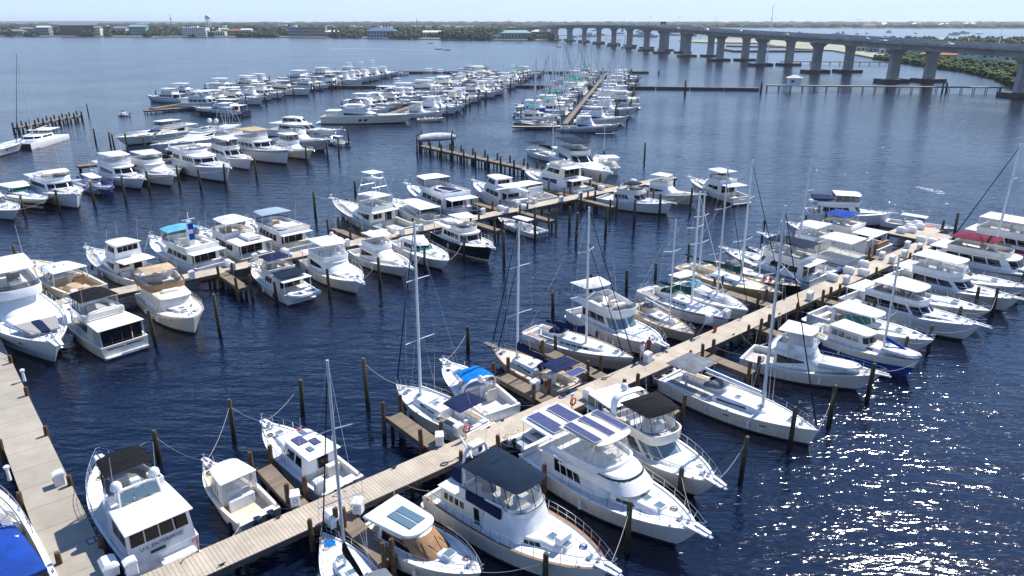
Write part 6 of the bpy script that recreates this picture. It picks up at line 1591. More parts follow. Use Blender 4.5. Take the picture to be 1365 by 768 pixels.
# ===== left side of the long pier, from the bottom upwards
b = Boat('motor_yacht', 'large white yacht with navy lettered stern, black bimini and two radar domes beside the walkway', 'motor yacht', 14.2, 4.7, 1.35, 2.35, 1.9, .92, 2.5, .5, hull='white', boot='boot', deck='deck', cock=.02, cz=1.2, inset=.18, bw=.06, swim=1.1)
hb = 2.35; z0 = b.dz(.3) - .1
b.cabin(.50, .88, .66, .40, 1.9, .62, z0=b.dz(.6) - .1, rf=1.4, tum=.25, dz=.1, name='trunk_cabin')
T = b.cabin(.015, .74, .86, .66, 2.1, 1.95, z0=z0 - .2, ra=.25, rf=2.3, tum=.22, win=[('S', .34, .98, .56, .90, .50, .72, 1)])
T2 = Tier(b.X(.0), b.X(.30), hb * .86, hb * .90, .3, 1.25, 2.25, ra=.35, tum=.16)
mb = MB(); T2.solid(mb); b.part('aft_cabin', mb, 'white')
b.windows(T2, [('S', .04, .75, .52, .93, .52, .93, 2, 'smoke')])
mb = MB()
for i in range(4):
    y0 = -1.72 + i * .88; y1 = y0 + .80; xl = T2.p[0] + T2.ra * .50 - .03; xh = T2.p[0] + T2.ra * .93 - .03
    p = MB(); p.add([(xl, y0, T2.z0 + T2.h * .50), (xl, y1, T2.z0 + T2.h * .50), (xh, y1 * .97, T2.z0 + T2.h * .93), (xh, y0 * .97, T2.z0 + T2.h * .93)], [(0, 1, 2, 3)]); b.part('window', p, 'glass')
mb = MB(); zt = T2.z0 + T2.h
mb.pillow([plan(u, b.X(-.02), b.X(.42), hb * .86, hb * .80, 1.6) for u in RINGU], zt + .0, .12, .06); b.part('roof', mb, 'white')
TB = b.bridge(.30, .58, .72, .56, 1.4, zt + .08, .62, rf=.2, tum=-.04)
Tw = Tier(b.X(.24), b.X(.26) + .35, hb * .62, hb * .58, .3, zt + .12, .95, ra=.5, tum=.1); 
for i in range(3):
    p = MB(); y0 = -1.15 + i * .78; y1 = y0 + .72; xl = b.X(.235); p.add([(xl, y0, zt + .3), (xl, y1, zt + .3), (xl + .35, y1 * .95, zt + .95), (xl + .35, y0 * .95, zt + .95)], [(0, 1, 2, 3)]); b.part('bridge_window', p, 'glassblue')
mb = MB(); pts = [(b.X(.24), -1.25, zt + .12), (b.X(.24) + .42, -1.15, zt + 1.08), (b.X(.24) + .42, 1.15, zt + 1.08), (b.X(.24), 1.25, zt + .12)]
for q, r_ in zip(pts, pts[1:]): mb.tube([q, r_], .10, 6)
b.part('radar_arch', mb, 'white')
b.dome(b.X(.29), -1.15, zt + 1.0, .36); b.dome(b.X(.29), 1.15, zt + 1.0, .36); b.box('radar', b.X(.285), b.X(.32), -.3, .3, zt + 1.12, zt + 1.35, 'white')
b.top(b.X(.34), b.X(.56), 1.55, zt + 1.85, .05, 'black', .12, nose=.3, wf=1.35, ripple=2, legs=[(b.X(.36), 1.55, zt + .7, b.X(.34), 1.45), (b.X(.52), 1.35, zt + .7, b.X(.55), 1.25)], legm='darkpipe')
b.encl(b.X(.42), b.X(.60), 1.5, 1.25, 1.0, zt + .7, 1.2, rf=.45, tum=.05, m='smoke', frame='black')
b.text('U.S. ENTERPRISE', b.X(0) + .04, 1.93, .36, tiltx=.155, off=.03)
b.box('vent', b.X(0) - .045, b.X(0) + .0, -.15, .75, 1.55, 1.72, 'dark', .01)
mb = MB(); mb.box(b.X(-.07), b.X(-.012), -1.7, .4, .36, .95, bev=.06); b.part('transom_locker', mb, 'white')
mb = MB()
for sg in (1, -1):
    pts = [b.hp(t, q) for t, q in ((.28, .58), (.28, .84), (.50, .86), (.60, .74), (.50, .62))]; mb.add([(x, sg * (y + .02), z) for x, y, z in pts], [(0, 1, 2, 3, 4)])
b.part('hull_window', mb, 'glass')
b.rail(.52, .8, 8, pul=.6, mids=2); b.pulpit(.8); b.hatch(b.X(.30), -.0, .4, .6, z=zt + .16, m='dark')
for y in (-1.2, 1.3): b.antenna(b.X(.3), y, zt + .3, 3.6, .3)
b.place((133, 606), (212, 737), zb=2.3, zs=.35)
# walkaround, twin outboards
b = Boat('fishing_boat', 'small white fishing boat with hard top and twin dark blue outboards, stern to the pier', 'fishing boat', 7.4, 2.8, .95, 1.5, 1.4, .92, 2.3, .5, hull='white', deck='creamdeck', cock=.42, cz=.45, inset=.2, bw=.03)
b.cabin(.40, .82, .62, .38, 1.6, .45, z0=b.dz(.5) - .1, rf=.7, tum=.18, dz=.1, name='foredeck_cabin'); 
b.top(b.X(.34), b.X(.68), 1.15, 2.45, .07, 'white', .05, nose=.7, wf=.95, name='hardtop', legs=[(b.X(.38), 1.1, .95, b.X(.36), 1.05), (b.X(.60), .95, 1.6, b.X(.60), .9)])
b.encl(b.X(.42), b.X(.70), 1.1, .92, .8, 1.35, 1.1, rf=.5, tum=.05, m='smoke', frame='whitemast', aft=False); b.encl(b.X(.36), b.X(.42), 1.1, 1.1, .05, .95, 1.5, m='vinyl', frame='whitemast', aft=True)
b.box('helm_seat', b.X(.40), b.X(.46), -.8, -.2, .45, 1.4, 'cushion'); b.box('bait_station', b.X(.32), b.X(.37), -.8, .8, .45, 1.2, 'white'); b.box('transom_bench', b.X(.03), b.X(.09), -1.1, 1.1, .45, .95, 'white')
for y in (-.42, .42): b.outboard(y, z=.62, m='engine', k=1.0)
b.box('hatch', b.X(.5), b.X(.55), -.3, .3, 2.56, 2.6, 'white', .02); b.rail(.62, .45, 4, pul=.35); b.pulpit(.45, .2)
b.place((275, 614), (348, 688), zb=1.5, zs=.95)
# pilothouse outboard boat
b = Boat('pilothouse_boat', 'pilothouse boat with pale blue hull and solar patches on its roof, outboards towards the pier', 'pilothouse boat', 10.2, 3.3, 1.1, 1.65, 1.3, .93, 2.5, .42, hull='white', stripe='paleblue', sq=(.35, .8), deck='deck', cock=.30, cz=.55, inset=.2, bw=.03)
b.cabin(.48, .86, .62, .40, 1.5, .40, z0=b.dz(.55) - .1, rf=.7, tum=.15, dz=.1, name='trunk_cabin'); b.hatch(b.X(.78), 0, .45, .45, z=b.dz(.78) + .3)
b.cabin(.28, .64, .76, .66, 1.0, 1.45, z0=1.05, ra=0, rf=.75, tum=.12, win=[('S', .05, .40, .42, .88, .42, .88, 1), ('S', .50, .98, .42, .88, .42, .80, 1), ('F', .9, .42, .85, 3), ('A', -.6, .1, .05, .85, 1)], roof=(.9, .2, .06, .10), name='pilothouse', roofname='roof')
for (x, y, m_, w_) in ((.36, -.3, 'solar', .42), (.44, .35, 'solar', .55), (.30, .4, 'glassblue', .3), (.52, -.35, 'glassblue', .28)):
    b.box('roof_panel', b.X(x) - w_, b.X(x) + w_, y - w_ * .6, y + w_ * .6, 2.66, 2.71, m_, .01)
b.box('cushion_red', b.X(.56), b.X(.585), -.55, -.25, 2.66, 2.74, 'red', .02)
b.box('transom_bench', b.X(.03), b.X(.09), -1.2, 1.2, .55, 1.05, 'white'); b.box('cockpit_seat', b.X(.22), b.X(.27), -1.2, -.3, .55, 1.3, 'cushion')
for y in (-.7, .0, .7): b.outboard(y, z=.70, m='engineblk', k=.9)
b.rail(.45, .6, 7, pul=.35); b.pulpit(.35, .25); b.antenna(b.X(.3), 1.2, 2.6, 3.0, .25); b.antenna(b.X(.3), -1.2, 2.6, 3.0, .25)
b.place((352, 561), (458, 648), zb=1.7, zs=1.05)
# sloop with navy bimini
b = sailboat('sailboat', 'white sloop with navy bimini beside the bright blue topped cruiser', 11.2, 3.6, 16.3, mx=.68, fa=1.15, fb=1.4, cockpit=.36, jib='navy', jibd=.075, boomcov=None, bimini='navy', tr=.75, fulls=2.2, cab=(.36, .76), wins=2, arch=False, mastm='whitemast')
mb = MB(); mb.tube([(b.X(.66), 0, 2.4), (b.X(.30), .1, 2.75)], .10, 6); b.part('boom', mb, 'whitemast')
b.dinghy('white inflatable dinghy slung behind the sloop with navy bimini', b.X(0) - .9, 0, .6, PI / 2, 3.0, None, 'white', True)
b.place((528, 510), (640, 572), zb=1.4, zs=1.1)
# bright blue top
b = express('cruiser', 'white express cruiser with bright blue canopy and wide swim platform', 11.4, 3.9, fa=1.25, fb=1.7, cock=.42, topk='canvas', topm='bright', topx=(.36, .60), arch=True, swim=1.0, hstripe=None, stripe='greyhull', sq=(.55, .60), cushion='cushion', hth=1.75)
b.dome(b.X(.36), 0, 2.5, .2); b.pulpit(.6)
b.place((592, 478), (688, 557), zb=1.7, zs=1.2)
# navy covered cutter with tan sides
b = sailboat('sailboat', 'sand coloured cutter with navy bimini and two dark furled headsails, stern to the pier', 12.6, 3.9, 15.0, mx=.66, fa=1.3, fb=1.75, hull='tanhull', cap='teak', deck='creamdeck', cockpit=.32, jib='black', jib2='black', jibd=.075, boomcov='navy', bimini='navy', dodger='navy', tr=.62, fulls=2.0, rake=1.6, arch=True, mastm='whitemast', wins=4)
b.pulpit(1.1, .18, 'teakpale')
for k, (m_, w_) in enumerate((('cream', 'cream'), ('red', 'red'), ('royal', 'blue'), ('tan', 'tan'))): mb = MB(); mb.box(b.X(.1 + .05 * k), b.X(.1 + .05 * k) + .3, 1.45, 1.65, 1.3, 1.8, bev=.04); b.loose('jerry_can', mb, m_, w_ + ' jerry can on the side deck of the sand coloured cutter', 'jerry can')
b.place((655, 455), (770, 517), zb=1.9, zs=1.3)

# sand hull, navy mainsail cover, bow to pier
b = sailboat('sailboat', 'sailboat with sand coloured topsides, navy stripe and navy mainsail cover, bow pointing at the pier', 13.6, 4.0, 14.9, mx=.57, fa=1.3, fb=1.7, hull='tanhull', stripe='offwhite', sq=(.72, .97), cockpit=.32, jib='black', jib2='black', jibd=.06, boomcov='navy', bimini=None, dodger='navy', tr=.6, fulls=2.0, mastm='whitemast', deck='deck', wins=5, cab=(.34, .78))
b.place((848, 475), (705, 436), zb=1.7, zs=1.3)
b = flyboat('trawler', 'white cabin cruiser with square white sunshade, its bow near the two people', 12.4, 4.3, fa=1.2, fb=1.75, cock=.2, ha=.2, hf=.66, hh=1.5, rf=1.2, nose=1.5, trunk=(.58, .93, .34), trunkwin=False, hatches=0, wins=[('S', .05, .96, .40, .85, .40, .80, 3)], fwin=('F', .95, .30, .85, 4, 'glassblue'), bridge=(.16, .60, .84), topkind='bimini', topm='wcanvas', topx=(.04, .24), topz=1.5, over=True, swim=.6, full=3.0, rake=.7)
b.place((890, 462), (775, 408), zb=1.7, zs=1.2)
b = sailboat('sailboat', 'small sand coloured sailboat with grey dodger, next to the bow of the white cabin cruiser', 10.0, 3.2, 11.4, mx=.62, fa=1.0, fb=1.25, hull='tanhull', deck='creamdeck', cap='teak', cockpit=.34, jib=None, boomcov=None, bimini=None, dodger='grey', mastm='whitemast', mastr=.07)
b.place((926, 445), (842, 405), zb=1.25, zs=1.0)
b = sailboat('sailboat', 'white ketch-like sailboat with dark green sail cover and green dodger', 12.6, 3.9, 13.4, mx=.58, fa=1.3, fb=1.5, hull='white', boot='green', stripe='green', sq=(.84, .92), cockpit=.34, jib='whitemast', boomcov='green', bimini=None, dodger='green', mastm='whitemast')
b.place((985, 427), (858, 384), zb=1.5, zs=1.2)
b = sailboat('sailboat', 'high sided white sailboat with canvas shrouded deck, wedged between two sailboats with green covers', 13.2, 4.4, 19.0, mx=.60, fa=1.9, fb=1.9, hull='white', stripe='greyhull', sq=(.8, .84), cockpit=.3, jib='black', jibd=.06, boomcov=None, bimini='wcanvas', dodger='lblue', mastm='alu', cabh=.6, fulls=2.4)
T = Tier(b.X(.32), b.X(.86), 1.7, .9, 2.6, 1.85, .75, rf=1.6, tum=.5); mb = MB(); T.solid(mb); b.part('deck_cover', mb, 'wcanvas')
b.place((1012, 412), (898, 372), zb=1.9, zs=1.9)
b = sailboat('sailboat', 'old mustard hulled ketch with green awnings and wooden rails', 13.6, 4.1, 16.2, mx=.62, fa=1.4, fb=1.9, hull='yellowhull', cap='teak', deck='creamdeck', cockpit=.32, jib='black', jibd=.06, boomcov='green', bimini=None, mizzen=(.2, 11.5, 'green'), mastm='whitemast', dodger=None, rake=1.8)
b.berth(64.6, -34.6, -1, 12.8, bow_in=True, skew=.6)
b = flyboat('trawler', 'blocky white trawler with slate awning over its bridge and green trim behind the mustard ketch', 12.0, 4.3, fa=1.4, fb=2.0, stripe='green', sq=(.80, .9), cock=.08, ha=.1, hf=.62, hh=1.7, wins=[('S', .1, .9, .4, .8, .4, .8, 3)], bridge=(.12, .55, .8), topkind='bimini', topm='slate', topx=(.1, .5), topz=1.9, encl=.2, enclf='darkpipe', over=True, trunk=(.58, .84, .5))
b.berth(72.7, -34.9, -1, 12, zk=.92)
b = sailboat('sailboat', 'dark hulled boat with short mast and cluttered deck of fuel cans beside the blocky trawler', 12.0, 3.7, 5.5, mx=.58, fa=1.2, fb=1.6, hull='blackhull', cap='teak', deck='creamdeck', cockpit=.3, jib='whitemast', boomcov=None, boom=False, bimini=None, dodger='grey', mastm='whitemast', mastr=.06)
for k in range(4): mb = MB(); mb.box(b.X(.66 + .05 * k), b.X(.66 + .05 * k) + .32, -.9 + .2 * k, -.6 + .2 * k, 1.5, 1.95, bev=.05); b.loose('fuel_can', mb, 'red' if k < 2 else 'cream', ('red' if k < 2 else 'cream') + ' fuel can on the deck of the cluttered dark cutter', 'fuel can', 'fuel cans on the dark cutter')
b.berth(68.4, -34.7, -1, 11.5, bow_in=True)
b = flyboat('trawler', 'white sundeck trawler with fully curtained aft deck, stern to the long pier', 13.0, 4.5, fa=1.9, fb=2.3, stripe='boot', sq=(.60, .66), cock=.0, ha=.34, hf=.68, hh=1.5, wins=[('S', .06, .96, .4, .84, .4, .84, 3)], bridge=(.36, .60, .82), topkind='hardtop', topm='white', topx=(.36, .58), encl=.2, topz=1.75, over=False, cz=1.9, trunk=(.62, .88, .45), full=2.6, aftwin=False)
b.top(b.X(.0), b.X(.32), 1.95, b.zz + .8, .07, 'white', .1, nose=0, name='hardtop'); b.encl(b.X(.01), b.X(.31), 1.95, 1.95, .05, 2.0, b.zz - 1.2, m='vinyl', frame='whitemast', aft=True, us=(0, .1, .2, .3))
b.berth(81.2, -34.9, -1, 12.4)
b = sailboat('sailboat', 'dark hulled sailboat with a tall plain mast hidden behind the sundeck trawler', 12.4, 3.7, 14.6, mx=.44, fa=1.2, fb=1.5, hull='navyhull', cockpit=.3, jib=None, boomcov='wcanvas', bimini=None, mastm='alu', boom=True)
b.berth(76.9, -34.9, -1, 11.8)
b = flyboat('motor_yacht', 'flybridge yacht with royal blue bimini and dark lower hull, stern to the long pier', 14.2, 4.7, fa=1.9, fb=2.4, hull='offwhite', boot='blackhull', cock=.2, ha=.22, hf=.70, hh=1.7, wins=[('S', .05, .9, .34, .84, .34, .84, 4)], bridge=(.28, .60, .84), topkind='bimini', topm='royal', topx=(.34, .56), topz=1.8, over=True, trunk=(.64, .88, .4), dink=1)
b.box('awning_panel', b.X(.02), b.X(.05), -1.4, 1.4, 1.5, 2.6, 'tan', .02)
b.berth(88.3, -35.0, -1, 13)
b = console('centre_console_boat', 'white open boat with two outboards behind the royal blue bimini yacht', 9.0, 3.0, motors=2, ttop=False, engine='engineblk')
b.berth(94.3, -39, -1, 8.5)
b = flyboat('motor_yacht', 'yacht with navy canvas and white hardtop lying beyond the long pier end', 14.0, 4.7, fa=2.0, fb=2.4, cock=.12, ha=.14, hf=.66, hh=1.7, wins=[('S', .05, .9, .4, .84, .4, .84, 4)], bridge=(.10, .60, .84), topkind='hardtop', topm='white', topx=(.30, .60), topz=1.75, encl=.25, enclm='smoke', enclf='white', over=True, boot='boot')
b.top(b.X(.04), b.X(.28), 1.8, b.zz + .75, .30, 'navy', .1, nose=0, name='canvas')
b.place(grid(104.5, -41.5), grid(98, -50.5), world=True)
b = console('fishing_boat', 'open white fishing boat with red cushion lying across the end of the long pier', 10.5, 3.2, motors=2)
b.box('cushion', b.X(.6), b.X(.68), -.4, .4, .9, 1.1, 'red'); b.place(grid(105.8, -33.5), grid(104.6, -42.5), world=True)

b = express('cruiser', 'white boat with royal blue cover at the bottom left corner beyond the wide walkway', 11.5, 3.7, fa=1.3, fb=1.8, cock=.45, topk=None, arch=False, swim=.6)
mb = MB(); mb.pillow([plan(u, b.X(.06), b.X(.52), 1.45, 1.25, .8) for u in RINGU], 1.35, .15, .35); b.part('cockpit_cover', mb, 'royal'); b.place((-66, 632), (22, 800), zb=1.8, zs=1.2)
# ===== middle pier, near side (towards the camera)
b = flyboat('motor_yacht', 'big white yacht at the left edge with grey and navy striped sun pads', 19.0, 5.4, fa=1.6, fb=2.5, cock=.15, ha=.15, hf=.66, hh=1.9, rf=3.0, nose=2.2, hw=.86, hwf=.62, trunk=(.60, .90, .45), trunkwin=False, hatches=0, wins=[('S', .3, .98, .34, .86, .45, .75, 2)], fwin=None,
            bridge=(.20, .56, .78), topkind='hardtop', topm='white', topx=(.26, .50), topz=1.9, bh=.7, ant=2, seatm='cushgrey', rake=2.0)
zz = b.dz(.80) + .38
mb = MB()
for sg in (1, -1): mb.pillow([(b.X(.74), sg * .35), (b.X(.74), sg * 1.45), (b.X(.88), sg * .95), (b.X(.88), sg * .3)][::sg], zz, .12)
b.part('sun_pad', mb, 'cushgrey'); mb = MB(); mb.box(b.X(.74), b.X(.88), -.30, .30, zz, zz + .13, bev=.03); b.part('sun_pad_stripe', mb, 'navy')
mb = MB()
for sg in (1, -1):
    pts = [b.hp(t, q) for t, q in ((.62, .62), (.62, .72), (.82, .74), (.84, .69), (.82, .64))]; mb.add([(x, sg * (y + .02), z) for x, y, z in pts], [(0, 1, 2, 3, 4)])
b.part('hull_window', mb, 'glass')
b.place((76, 462), (-30, 365), zb=2.4, zs=1.4)
b = flyboat('motor_yacht', 'white motor yacht with black bimini and glazed aft doors, stern towards the camera', 15.0, 4.9, fa=1.4, fb=2.4, cock=.03, ha=.14, hf=.68, hh=1.9, hw=.86, rf=2.2, nose=1.6, wins=[('S', .3, .96, .40, .86, .45, .76, 2)], fwin=None, bridge=(.28, .60, .76), topkind='bimini', topm='black', topx=(.32, .58), topz=1.9, encl=.3, enclm='vinyl', enclf='black', over=True, overx=None, swim=.5, cz=1.0, boot='boot')
zz = b.zz; hb = 2.45
T = Tier(b.X(.03), b.X(.16), hb * .84, hb * .86, .1, 1.0, zz - 1.1, tum=.05); b.windows(T, [('A', -.92, .92, .15, .95, 4)])
mb = MB()
for y in (-1.75, 1.7): mb.box(b.X(.03), b.X(.04), y, y + .1, 1.0, zz)
b.part('door_frame', mb, 'white')
for (y0, y1) in ((-1.7, -.1), (.1, 1.7)): b.box('vent', b.X(0) - .03, b.X(0) + .01, y0, y1, 1.02, 1.16, 'ink', .01)
b.arch(b.X(.26), 1.7, zz + .1, zz + 1.0, rake=.2, wid=.4)
b.place((88, 396), (166, 452), zb=2.3, zs=1.4, mode='stern')
b = flyboat('trawler', 'cream trawler with tan canvas round its open bridge, bow towards the camera', 14.2, 4.7, fa=1.5, fb=2.3, hull='white', boot='boot', cap='teakpale', cock=.05, ha=.12, hf=.66, hh=1.75, hw=.80, hwf=.70, rf=.5, nose=.7, trunk=(.62, .84, .50), wins=[], fwin=None, bridge=(.10, .42, .86), bh=.75, topkind=None, over=True, rake=.9, full=3.2, cabm='offwhite', pul=False, swim=.3, ant=1)
b.top(b.X(.08), b.X(.30), 1.6, b.zz + 1.75, .05, 'beige', .14, legs=[(b.X(.1), 1.5, b.zz + .7, b.X(.1), 1.4), (b.X(.28), 1.5, b.zz + .7, b.X(.27), 1.4)])
Tb = Tier(b.X(.098), b.X(.424), 4.7 / 2 * .90, 4.7 / 2 * .80, 1.0, b.zz + .05, .78, tum=-.05); mb = MB(); mb.loft([Tb.ring(0, .03), Tb.ring(1, .03)], close=False); b.part('weather_cloth', mb, 'tan')
mb = MB(); zz = b.zz
mb.box(b.X(.46), b.X(.50), -.9, .9, zz, zz + .35, bev=.1); b.part('deck_locker', mb, 'white')
mb = MB()
for sg in (1, -1):
    for t in (.45, .53, .60, .67, .74, .81): x, y, z = b.hp(t, .80); x2, y2, z2 = b.hp(t + .02, .80); mb.add([(x, sg * (y + .015), z - .08), (x2, sg * (y2 + .015), z2 - .08), (x2, sg * (y2 + .02), z2 + .1), (x, sg * (y + .02), z + .1)], [(0, 1, 2, 3)])
b.part('porthole', mb, 'glass')
b.place((258, 418), (188, 368), zb=2.3, zs=1.5)
b = flyboat('trawler', 'small white trawler with navy bimini and slate awning, white dinghy lashed across its stern', 11.8, 4.1, fa=1.3, fb=1.9, boot='boot', cock=.1, ha=.2, hf=.72, hh=1.55, wins=[('S', .30, .75, .40, .84, .40, .84, 3)], bridge=(.34, .64, .76), topkind='bimini', topm='navy', topx=(.36, .58), topz=1.7, encl=.1, enclf='navy', over=True, swim=.5)
b.top(b.X(.08), b.X(.32), 1.6, b.zz + .35, .05, 'slate', .08, nose=0, name='awning'); b.dome(b.X(.30), -1.0, b.zz + 1.9, .28)
b.dinghy('white inflatable dinghy lashed across the stern of the navy bimini trawler', b.X(0) - .45, 0, .9, PI / 2, 3.2, None, 'hyp')
b.place((330, 346), (400, 385), zb=1.9, zs=1.4)
b = flyboat('cruiser', 'white flybridge cruiser with fully enclosed clear plastic bridge, beside the navy bimini trawler', 13.6, 4.6, fa=1.35, fb=2.1, cock=.2, ha=.2, hf=.70, hh=1.6, rf=1.9, nose=1.8, trunk=(.6, .90, .4), wins=[('S', .2, .9, .34, .80, .45, .62, 1)], fwin=None, bridge=(.22, .56, .76), bh=.6, topkind='hardtop', topm='white', topx=(.2, .50), topz=1.9, encl=.35, enclm='vinyl', enclf='white', pul=True, ant=1)
b.dome(b.X(.22), 1.2, b.zz + 2.0, .24); b.place((480, 372), (395, 325), zb=2.1, zs=1.3)
b = sportfish('sportfishing_boat', 'white sportfishing boat with tall outriggers left of the teal covered sport yacht', 14.0, 4.7, fa=1.15, fb=2.1, riggers=True, topz=1.8, encl=None, hh=1.6); b.place((545, 352), (462, 318), zb=2.1, zs=1.1)
b = express('cruiser', 'white sport yacht with dark side glass and teal windscreen cover', 14.4, 4.4, fa=1.4, fb=1.9, cock=.30, topk=None, arch=True, glass='screen', swim=.6)
b.cabin(.26, .62, .80, .60, 1.8, 1.5, z0=1.3, ra=.2, rf=1.9, tum=.25, win=[('S', .25, .98, .30, .74, .30, .60, 2), ('F', .95, .1, .7, 3)], name='saloon')
Tt = Tier(b.X(.26), b.X(.62), .80 * 2.2, .60 * 2.2, 1.8, 1.3, 1.5, .2, 1.9, .25); mb = MB(); Tt.patch(mb, .46, .60, .02, .5, .02, .5, .04, 10); b.part('windscreen_cover', mb, 'teal')
b.place((597, 344), (510, 303), zb=1.9, zs=1.3)
b = flyboat('trawler', 'black hulled trawler with white superstructure and white canopied bridge, on the middle pier', 13.6, 4.5, fa=1.4, fb=2.3, hull='blackhull', boot='offwhite', cock=.12, ha=.22, hf=.68, hh=1.7, hw=.76, rf=.7, nose=1.0, trunk=(.62, .82, .4), wins=[('S', .1, .95, .42, .82, .42, .82, 4)], fwin=('F', .98, .36, .86, 3), bridge=(.40, .60, .66), topkind='hardtop', topm='white', topx=(.34, .56), topz=1.9, over=True, rake=.9, full=2.8, cap='deck')
b.dinghy('white dinghy on the cabin roof of the black hulled trawler', b.X(.16), 0, b.zz, 0, 2.6, 'wcanvas'); b.place((655, 326), (575, 297), zb=2.3, zs=1.4)
b = console('centre_console_boat', 'white centre console boat with white canopy at the two small finger docks, engines outward', 10.4, 3.3, motors=3, engine='steel'); b.place((660, 287), (722, 308), zb=1.3, zs=.9)
b = flyboat('trawler', 'white trawler with slate blue bimini and dark windows at the middle pier end', 13.0, 4.4, fa=1.5, fb=2.2, cock=.08, ha=.26, hf=.66, hh=1.6, wins=[('S', .08, .8, .42, .85, .42, .85, 4)], bridge=(.3, .6, .72), topkind='bimini', topm='slate', topx=(.36, .54), topz=1.4, over=False, trunk=(.62, .86, .4), full=2.7, rake=.8)
b.place((896, 268), (800, 250), zb=2.2, zs=1.4, az=128)
b = sportfish('sportfishing_boat', 'sportfishing boat with cream lower hull at the middle pier end', 15.0, 4.9, fa=1.2, fb=2.4, hull='cream', stripe='white', sq=(.45, .99), boot='cream', topz=2.0); b.place((937, 255), (862, 228), zb=2.4, zs=1.2, az=132)
b = flyboat('motor_yacht', 'flybridge boat with a green cover on its bridge behind the cream sportfishing boat', 13.0, 4.5, fa=1.3, fb=2.2, hull='offwhite', boot='blackhull', stripe='blackhull', sq=(.12, .4), cock=.25, ha=.25, hf=.66, wins=[('S', .1, .9, .4, .8, .5, .7, 2)], bridge=(.25, .55, .74), topkind='hardtop', topm='white', topz=1.9)
b.box('bridge_cover', b.X(.36), b.X(.42), -.5, .4, b.zz + 1.1, b.zz + 1.4, 'green'); b.place((920, 236), (988, 262), zb=2.0, zs=1.3)
# ===== middle pier, far side
b = express('fishing_boat', 'cream express boat with white hardtop and open cockpit behind the black bimini yacht', 13.2, 4.4, fa=1.2, fb=2.0, hull='cream', cock=.40, topk='hardtop', topm='white', topx=(.26, .56), arch=False, deck='creamdeck', cushion='tan', encl=None, swim=.4, hth=1.9)
b.dome(b.X(.4), .6, 2.75, .24); b.dome(b.X(.4), -.3, 2.75, .2); b.box('dinghy_cover', b.X(.08), b.X(.22), -.2, 1.4, .6, 1.5, 'beige', .3); b.place((40, 344), (118, 384), zb=2.0, zs=1.2)
b = sportfish('sportfishing_boat', 'white sportfishing yacht with enclosed dark windowed upper bridge and high side rail', 15.6, 4.9, fa=1.2, fb=2.3, enclosed=True, riggers=True); b.box('awning', b.X(.12), b.X(.27), -1.9, 1.9, b.zt - .05, b.zt + .05, 'white', .02); b.place((116, 326), (200, 366), zb=2.3, zs=1.2)
b = flyboat('trawler', 'white expedition trawler with pale blue canopy and tall mast stack carrying blue panels', 15.0, 4.9, fa=1.6, fb=2.5, cock=.12, ha=.14, hf=.66, hh=1.7, boot='greyhull', wins=[('S', .05, .95, .4, .8, .4, .8, 4)], bridge=(.14, .62, .84), topkind='bimini', topm='lblue', topx=(.42, .60), topz=1.9, rake=1.0, full=2.8, ant=2)
mb = MB(); zz = b.zz; mb.loft([[(b.X(.3), -.35, zz), (b.X(.36), -.35, zz), (b.X(.36), .35, zz), (b.X(.3), .35, zz)], [(b.X(.29), -.2, zz + 3.4), (b.X(.33), -.2, zz + 3.4), (b.X(.33), .2, zz + 3.4), (b.X(.29), .2, zz + 3.4)]], cap0=True, cap1=True); mb.tube([(b.X(.31), 0, zz + 3.4), (b.X(.31), 0, zz + 4.6)], .05, 5); mb.tube([(b.X(.31), -.8, zz + 3.6), (b.X(.31), .8, zz + 3.6)], .06, 5); b.part('signal_mast', mb, 'white')
for k in (.9, 2.3): b.box('panel', b.X(.285), b.X(.295), -.32, .32, zz + k, zz + k + .8, 'royal', .02)
b.place((203, 312), (292, 354), zb=2.5, zs=1.5)
b = flyboat('motor_yacht', 'cream cabin yacht with red name lettering on its stern and white canopy', 13.6, 4.6, fa=1.5, fb=2.1, hull='offwhite', cock=.06, ha=.12, hf=.68, hh=1.7, wins=[('S', .1, .9, .4, .82, .4, .82, 3)], bridge=(.3, .60, .76), topkind='bimini', topm='wcanvas', topx=(.26, .52), topz=1.9, over=True, seatm='beige', swim=.4)
b.dinghy('white covered tender on the aft cabin roof of the cream yacht with red lettering', b.X(.18), -.4, b.zz, 0, 2.8, 'wcanvas')
b.text('MARHAWK', b.X(0) - .0, 1.0, .62, m='red', off=.03); b.place((268, 303), (345, 340), zb=2.1, zs=1.5)
b = flyboat('motor_yacht', 'tall white trawler yacht with white tender and open bridge, far side of the middle pier', 16.4, 5.0, fa=1.8, fb=2.6, stripe='boot', sq=(.86, .90), cock=.14, ha=.16, hf=.68, hh=1.8, wins=[('S', .05, .95, .34, .84, .34, .84, 5)], bridge=(.10, .62, .88), bh=.5, topkind='hardtop', topm='greyhull', topx=(.40, .62), topz=1.8, over=True, full=2.8, rake=1.0, ant=2, seatm='beige')
b.dinghy('white tender carried on the bridge deck of the tall trawler yacht', b.X(.22), .2, b.zz + .2, PI / 2, 3.4, 'wcanvas'); b.place((330, 288), (412, 330), zb=2.6, zs=1.7)
b = sportfish('sportfishing_boat', 'large white sportfishing yacht with tall tuna tower and long white outriggers, middle pier', 17.5, 5.3, fa=1.3, fb=2.7, tower=5.6, riggers=False, hull='white', topz=2.0); b.place((443, 262), (540, 303), zb=2.7, zs=1.3)
b = express('cruiser', 'white hardtop cruiser with green tinted glass all round', 14.6, 4.4, fa=1.5, fb=2.0, cock=.22, topk='hardtop', topm='white', topx=(.14, .66), encl='glassgreen', enclf='whitemast', arch=False, hth=2.0, glass='glassgreen', boot='blackhull'); b.place((524, 262), (592, 296), zb=2.0, zs=1.3)
